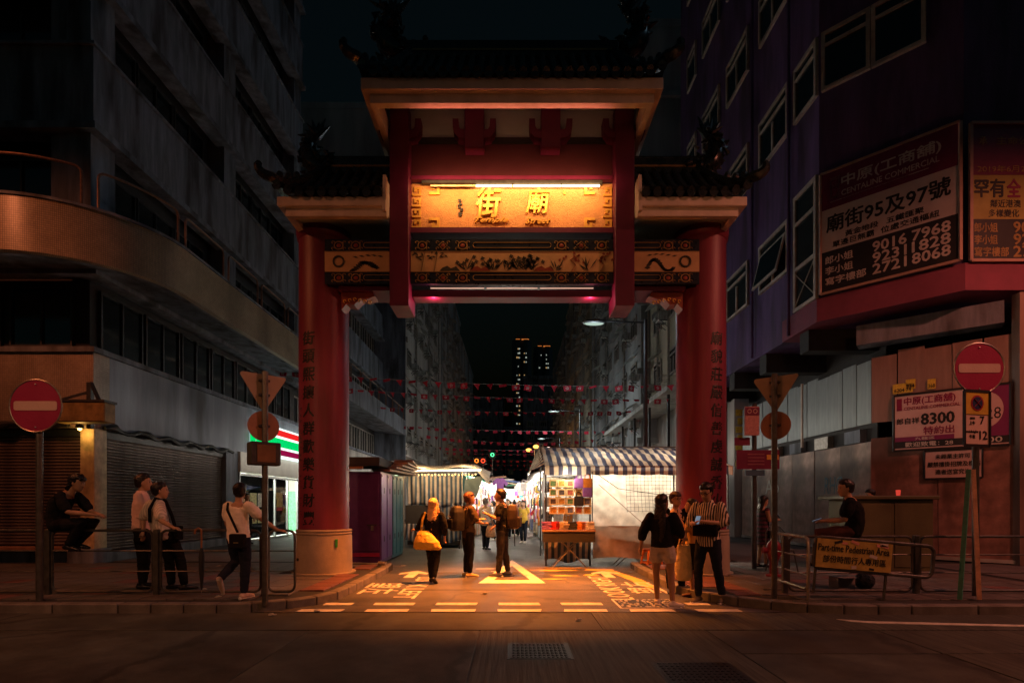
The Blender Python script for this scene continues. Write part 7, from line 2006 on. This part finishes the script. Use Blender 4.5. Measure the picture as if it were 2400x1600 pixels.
# backpack walker with yellow sneakers
p7 = person('person in black with yellow sneakers facing the man with a brown pack', (-.90, 11.05, 0), R(-62), 1.72, dict(
    hed=(0, .04, 1.62), elL=(-.26, .10, 1.18), wrL=(-.12, .32, 1.18), elR=(.25, .08, 1.16), wrR=(.12, .30, 1.10), hdL=(.5, 1, .2), hdR=(-.4, 1, .1), yaw=-12, pel=(0, .01, .94)),
    top=dict(m=cloth('dark_olive_cloth', (.06, .045, .03)), sleeve=.8, loose=.025), bottom=dict(m=c_black, loose=.006), shoes=[sh_yel, sole_w], hair=dict(m=mat('brown_hair', (.09, .03, .015), .5, bump=.2, bscale=60), bob=1))
backpack('bulky black backpack on the person with yellow sneakers', p7, mat('black_nylon', (.012, .012, .013), .6, var=.3, scale=8, bump=.3, bscale=20), c_black, .34, .26, .52)
# man with phone facing left, brown backpack
p8 = person('bearded man in black tee holding a phone beside the triangle', (-.20, 11.12, 0), R(78), 1.77, dict(
    hed=(0, .05, 1.64), elL=(-.24, .03, 1.16), wrL=(-.14, .26, 1.26), hdL=(.3, 1, .4), elR=(.24, .0, 1.14), wrR=(.2, .2, 1.0), anL=(-.10, .06, .085), anR=(.1, -.1, .085), knR=(.1, -.03, .5), yaw=12),
    top=dict(m=c_black, sleeve=.62, loose=.02), bottom=dict(m=c_char, loose=.008), shoes=[sh_gry, sole_w], hair=dict(flat=1), skin=m_skin_d)
MB().ball((-.0, .11, 1.55), (.05, .03, .035), 10, 6).build('beard', m_hair, p8, local=True)
backpack('brown black backpack on the bearded man', p8, mat('dark_brown_nylon', (.028, .017, .012), .55, var=.3, scale=8, bump=.3, bscale=20), mat('dark_strap', (.025, .018, .014), .6), .30, .22, .5)
phone('phone raised by the bearded man', p8, 'L', (-.10, .37, 1.32), (R(-30), 0, 0))

# group on the right
p9 = person('long haired girl in black top and denim shorts with white sneakers', (2.2, 7.9, 0), R(-28), 1.62, dict(
    anL=(-.10, .10, .085), anR=(.17, -.04, .085), knR=(.13, .02, .5), hpR=(.1, 0, .91), yaw=-30, elL=(-.30, -.04, 1.15), wrL=(-.34, .0, .92), elR=(.26, .06, 1.16), wrR=(.26, .3, 1.06), hdR=(.2, 1, -.1), ftL=(-.1, 1, 0), ftR=(.75, .7, 0)),
    top=dict(m=c_black, sleeve=1.3, loose=.03, ext=-.2), bottom=dict(m=mat('faded_denim', (.52, .42, .34), .8, var=.2, scale=9, bump=.3, bscale=60), leg=.36, loose=.012), shoes=[sh_white, sole_w], hair=dict(len=.62, w=.115), skin=m_skin_d)
for o in [c for c in p9.children if c.name.startswith('shoe')]: MB().cbox((0, 0, 0), (.001, .001, .001))
fd = belonging('paper_folder', 'tan paper folder in the hand of the girl in shorts', 'folder', p9)
MB().cbox((.27, .42, 1.10), (.012, .30, .16), Matrix.Rotation(R(35), 3, 'X')).build('folder_sheet', mat('tan_card', (.5, .32, .18), .7), fd, local=True)
p10 = person('man with glasses and black tee lettered CON behind the girl', (2.74, 9.02, 0), R(168), 1.68, dict(yaw=35, glasses=1, elL=(-.25, .02, 1.13), wrL=(-.2, .18, 1.0)),
    top=dict(m=c_black, sleeve=.62, loose=.02), bottom=dict(m=c_black), shoes=sh_black, hair=dict(m=mat('reddish_black_hair', (.03, .012, .01), .5), fringe=1))
mb = MB(); write(mb, 'CON', (.12, .142, 1.27), (-.24, 0, 0), (0, 0, .07), bold=.02, depth=.006); mb.build('tee_lettering', sh_white, p10, local=True)
p11 = person('woman in yellow top with long black hair holding a phone to her face', (2.92, 8.72, 0), R(72), 1.56, dict(
    pitch=6, elL=(-.24, .10, 1.18), wrL=(-.12, .22, 1.40), hdL=(.2, .3, 1), elR=(.24, .05, 1.14), wrR=(.16, .22, .92)),
    top=dict(m=cloth('ochre_cloth', (.60, .38, .12)), sleeve=.7, loose=.02, ext=.0), bottom=dict(m=c_black, kind='skirt', len=.5), shoes=mat('red_black_sandal', (.08, .015, .015), .5), hair=dict(len=.5, w=.095))
phone('phone held upright by the woman in yellow', p11, 'L', (-.08, .27, 1.50), (R(10), 0, 0))
hb = belonging('handbag', 'black handbag hanging behind the woman in yellow', 'bag', p11)
soft(MB().box(-.16, .16, -.30, -.16, .82, 1.10), 'bag_body', c_black, hb, .014, 8)
MB().tube([(-.1, -.22, 1.08), (-.13, -.14, 1.35), (-.14, 0, 1.47), (.02, -.12, 1.4), (.1, -.22, 1.08)], .014, 6).build('strap', c_black, hb, local=True, smooth=True)
sbg = thing('shopping_bag', 'pale yellow plastic shopping bag hanging between the girl and the striped man', 'bag', (2.68, 8.42, 0))
mb = MB(); mb.loft([bagr(.30, .09, .08, 0, 0), bagr(.34, .13, .10, 0, 0), bagr(.5, .135, .10, .0, 0), bagr(.72, .11, .07, .0, 0), bagr(.86, .10, .03, 0, 0)])
soft(mb, 'bag_body', mat('thin_yellow_plastic', (.66, .50, .22), .4, var=.2, scale=8, bump=.5, bscale=18, bdist=.03), sbg, .012, 2)
for s in (-1, 1): MB().tube([(s * .08, 0, .85), (s * .05, 0, .98), (0, 0, 1.02)], .012, 5).build('handle', _mats['thin_yellow_plastic'], sbg, local=True)
p12 = person('man in black and white striped shirt looking down at his phone', (2.98, 8.2, 0), R(138), 1.80, dict(
    hed=(0, .07, 1.62), pitch=-24, glasses=1, elL=(-.25, .04, 1.16), wrL=(-.06, .28, 1.20), hdL=(.5, .8, .1), elR=(.25, .02, 1.15), wrR=(.08, .28, 1.17), hdR=(-.5, .9, .1),
    anL=(-.17, -.12, .085), knL=(-.14, 0, .5), anR=(.12, .06, .085), knR=(.12, .06, .5)),
    top=dict(m=stripe_mat('striped_shirt_cloth', (.74, .60, .46), (.02, .014, .014), .017, 0, .8, wob=.01), sleeve=1.1, loose=.03, collar=1, ext=.3), bottom=dict(m=c_navy, loose=.004), shoes=[mat('olive_sneaker', (.10, .08, .05), .6), sole_w], hair=dict())
phone('phone read by the man in the striped shirt', p12, 'L', (.0, .37, 1.22), (R(35), 0, 0), 1)
wb = belonging('crossbody_bag', 'black crossbody bag across the striped shirt', 'bag', p12)
soft(MB().box(-.20, .16, .11, .19, .98, 1.16), 'bag_body', c_black, wb, .012, 6)
MB().tube([(.14, .14, 1.12), (.2, .06, 1.3), (.12, -.06, 1.48), (-.05, -.14, 1.35), (-.2, -.08, 1.15), (-.19, .1, 1.08)], .015, 6).build('strap', c_black, wb, local=True, smooth=True)
# woman in plum dress with phone
m_dress = stripe_mat('plum_striped_dress', (.11, .02, .06), (.02, .012, .02), .05, 2, .7)
p13 = person('woman in plum striped dress reading her phone by the signpost', (5.34, 11.5, .12), R(-78), 1.54, dict(
    hed=(0, .04, 1.62), pitch=-10, elL=(-.2, .06, 1.15), wrL=(-.08, .32, 1.18), hdL=(.2, 1, .3), elR=(.2, .04, 1.15), wrR=(.1, .28, 1.15), hdR=(0, 1, .3), anL=(-.05, -.08, .1), anR=(.06, .05, .1)),
    top=dict(m=m_dress, sleeve=0, name='dress_top'), bottom=dict(m=m_dress, kind='dress', len=.58), shoes=sh_black, hair=dict(len=.32, fringe=1), vox=.014)
phone('phone lit by the woman in the plum dress', p13, 'L', (.0, .42, 1.27), (R(50), 0, 0), 1)
hb2 = belonging('handbag', 'small black handbag of the woman in the plum dress', 'bag', p13)
soft(MB().box(.1, .26, .0, .14, .74, .92), 'bag_body', c_black, hb2, .014, 8)
MB().tube([(.14, .06, .9), (.2, .02, 1.2), (.16, .0, 1.46)], .01, 5).build('strap', c_black, hb2, local=True)
# man sitting on the railing
p14 = person('man in black tee sitting sideways on the railing with a phone', (5.22, 8.34, .12), R(62), 1.76, dict(
    pel=(0, -.04, .95), wai=(0, -.08, 1.08), che=(0, -.06, 1.28), nec=(0, .0, 1.45), hed=(0, .06, 1.60), pitch=-6, yaw=25,
    hpL=(-.09, -.02, .94), hpR=(.09, -.02, .94), knL=(-.12, .42, .92), knR=(.12, .40, .90), anL=(-.12, .36, .48), anR=(.12, .30, .46),
    shL=(-.185, .0, 1.40), shR=(.185, .0, 1.40), elL=(-.24, .08, 1.12), elR=(.24, .08, 1.12), wrL=(-.12, .32, 1.10), wrR=(.14, .32, 1.10)),
    top=dict(m=c_black, sleeve=.66, loose=.026, ext=.2), bottom=dict(m=cloth('plum_brown_cloth', (.09, .04, .04)), leg=1.7), shoes=sh_black, hair=dict(flat=1))
phone('phone held flat by the man sitting on the railing', p14, 'L', (-.11, .44, 1.115), (R(70), 0, 0), 1)
p15 = person('person half hidden behind the green utility cabinet', (8.08, 12.15, .12), R(100), 1.68, dict(pitch=-10), top=dict(m=c_black), bottom=dict(m=c_black), shoes=sh_black, hair=dict(), vox=.018)
# people between the stalls
rndp = random.Random(33)
crowd = [('elderly man in white shirt carrying a plastic bag in the lane', XA(1138, 17.5), 17.5, R(-35), 1.66, c_white, c_navy, dict(m=mat('grey_hair', (.2, .19, .18), .6)), .62),
         ('woman in yellow top walking out of the lane', XA(1227, 20.5), 20.5, R(160), 1.60, mat('bright_yellow_cloth', (.7, .45, .06), .8), c_navy, dict(len=.3), .5),
         ('short haired man in pale tee deep in the lane', XA(1190, 23), 23, R(180), 1.68, c_white, c_black, dict(), .6),
         ('woman with dark hair seen from behind in the lane', XA(1206, 25), 25, 0, 1.62, c_black, c_black, dict(len=.4), .6),
         ('person in grey tee among the far stalls', XA(1178, 30), 30, R(170), 1.7, cloth('grey_cloth', (.25, .25, .26)), c_navy, dict(), .6),
         ('person in red tee among the far stalls', XA(1196, 34), 34, 0, 1.66, cloth('red_cloth', (.4, .04, .04)), c_black, dict(), .6),
         ('woman in white dress among the far stalls', XA(1212, 37), 37, R(190), 1.6, c_white, c_white, dict(len=.3), .2)]
for k, (cn_, cc) in enumerate((('white', c_white), ('black', c_black), ('blue', cloth('blue_cloth', (.06, .12, .35))), ('orange', cloth('orange_cloth', (.6, .2, .04))), ('pale grey', cloth('pale_grey_cloth', (.4, .4, .4))), ('pink', c_pink), ('olive', cloth('olive_cloth', (.14, .14, .05))), ('cream', cloth('cream_cloth', (.6, .5, .35))), ('navy', c_navy), ('violet', cloth('violet_cloth', (.2, .08, .3))))):
    yk = 22 + 2.15 * k
    crowd.append(('shopper in %s top browsing between the lit stalls' % cn_, [-.75, .35, -.2, .55, -.55, .15, .5, -.4, .05, -.6][k], yk, [R(80), R(180), 0, R(-80), R(100), R(10), R(175), R(0), R(190), R(60)][k], 1.58 + .03 * (k % 6), cc, [c_navy, c_black, c_char][k % 3], dict(len=.3) if k % 3 == 1 else dict(), .6))
for k, (lab, x, y, rz, H, ct, cb2, hr, sl) in enumerate(crowd):
    st_ = rndp.uniform(-.12, .12)
    person(lab, (x, y, 0), rz, H, dict(anL=(-.08, st_, .085), anR=(.08, -st_, .085), knL=(-.09, st_ * .5 + .03, .5), wrR=(.22, .12, .95)), top=dict(m=ct, sleeve=sl), bottom=dict(m=cb2), shoes=[sh_white, sole_w] if k % 2 else sh_black, hair=hr, vox=.02, face=False)
pb = thing('carrier_bag', 'orange and white carrier bag held by the elderly man in the lane', 'bag', (XA(1150, 17.3), 17.25, 0))
mb = MB(); mb.loft([bagr(.42, .12, .06, 0, 0), bagr(.46, .16, .08, 0, 0), bagr(.66, .15, .07, 0, 0), bagr(.8, .10, .03, 0, 0)])
soft(mb, 'bag_body', mat('orange_white_plastic', (.65, .32, .15), .4, var=.5, scale=8), pb, .014, 2)
for s in (-1, 1): MB().tube([(s * .06, 0, .79), (s * .04, 0, .92), (0, 0, .95)], .01, 5).build('handle', _mats['orange_white_plastic'], pb, local=True)
# ================================================================ street lamps behind the camera
m_lampmetal = mat('lamp_post_steel', (.2, .2, .2), .5, metal=.7)
def street_lamp(label, x, y, h, tx, ty, energy, col, rot=(0, 0, 0), spot=160, glow=20):
    t = thing('street_lamp', label, 'street lamp', (x, y, .1))
    MB().cyl((x, y, .1), (x, y, h), .09, .06, 12).build('pole', m_lampmetal, t)
    MB().tube([(x, y, h - .05), (x + (tx - x) * .2, y + (ty - y) * .2, h + .18), (tx, ty, h + .25)], .035, 8).build('arm', m_lampmetal, t)
    MB().cbox((tx, ty, h + .25), (.22, .55, .12)).build('lamp_head', m_lampmetal, t, bevel=.03)
    MB().cbox((tx, ty, h + .17), (.16, .42, .04)).build('lens', emit('sodium_lens', SODIUM, glow), t)
    light('SPOT', 'lamp_light', Vector((tx, ty, h + .12)) - t.location, energy, col, rot, t, shadow_soft_size=.15, spot_size=R(spot), spot_blend=.45)
street_lamp('orange street lamp on the kerb across the road', -14.0, 2.0, 10.5, -12.6, 4.4, 1700, (1, .25, .09), (0, 0, 0), 170)
street_lamp('orange street lamp on the kerb across the road from the hoarding', 14.0, 2.0, 10.5, 12.6, 4.2, 3600, (1, .27, .16), (0, 0, 0), 170)
street_lamp('low orange street lamp on the opposite kerb facing the gate', 3.0, -6.0, 6.2, 2.6, -5.0, 900, (1, .34, .13), (R(62), 0, 0), 84)
street_lamp('added orange lamp aimed at the waiting men from across the road', -8.6, -2.4, 6.4, -7.6, -1.6, 800, (1, .42, .20), Vector((2.2, 10.3, -5.3)).to_track_quat('-Z', 'Y').to_euler(), 42)  # narrow spot out of view, added to brighten the men at the railing
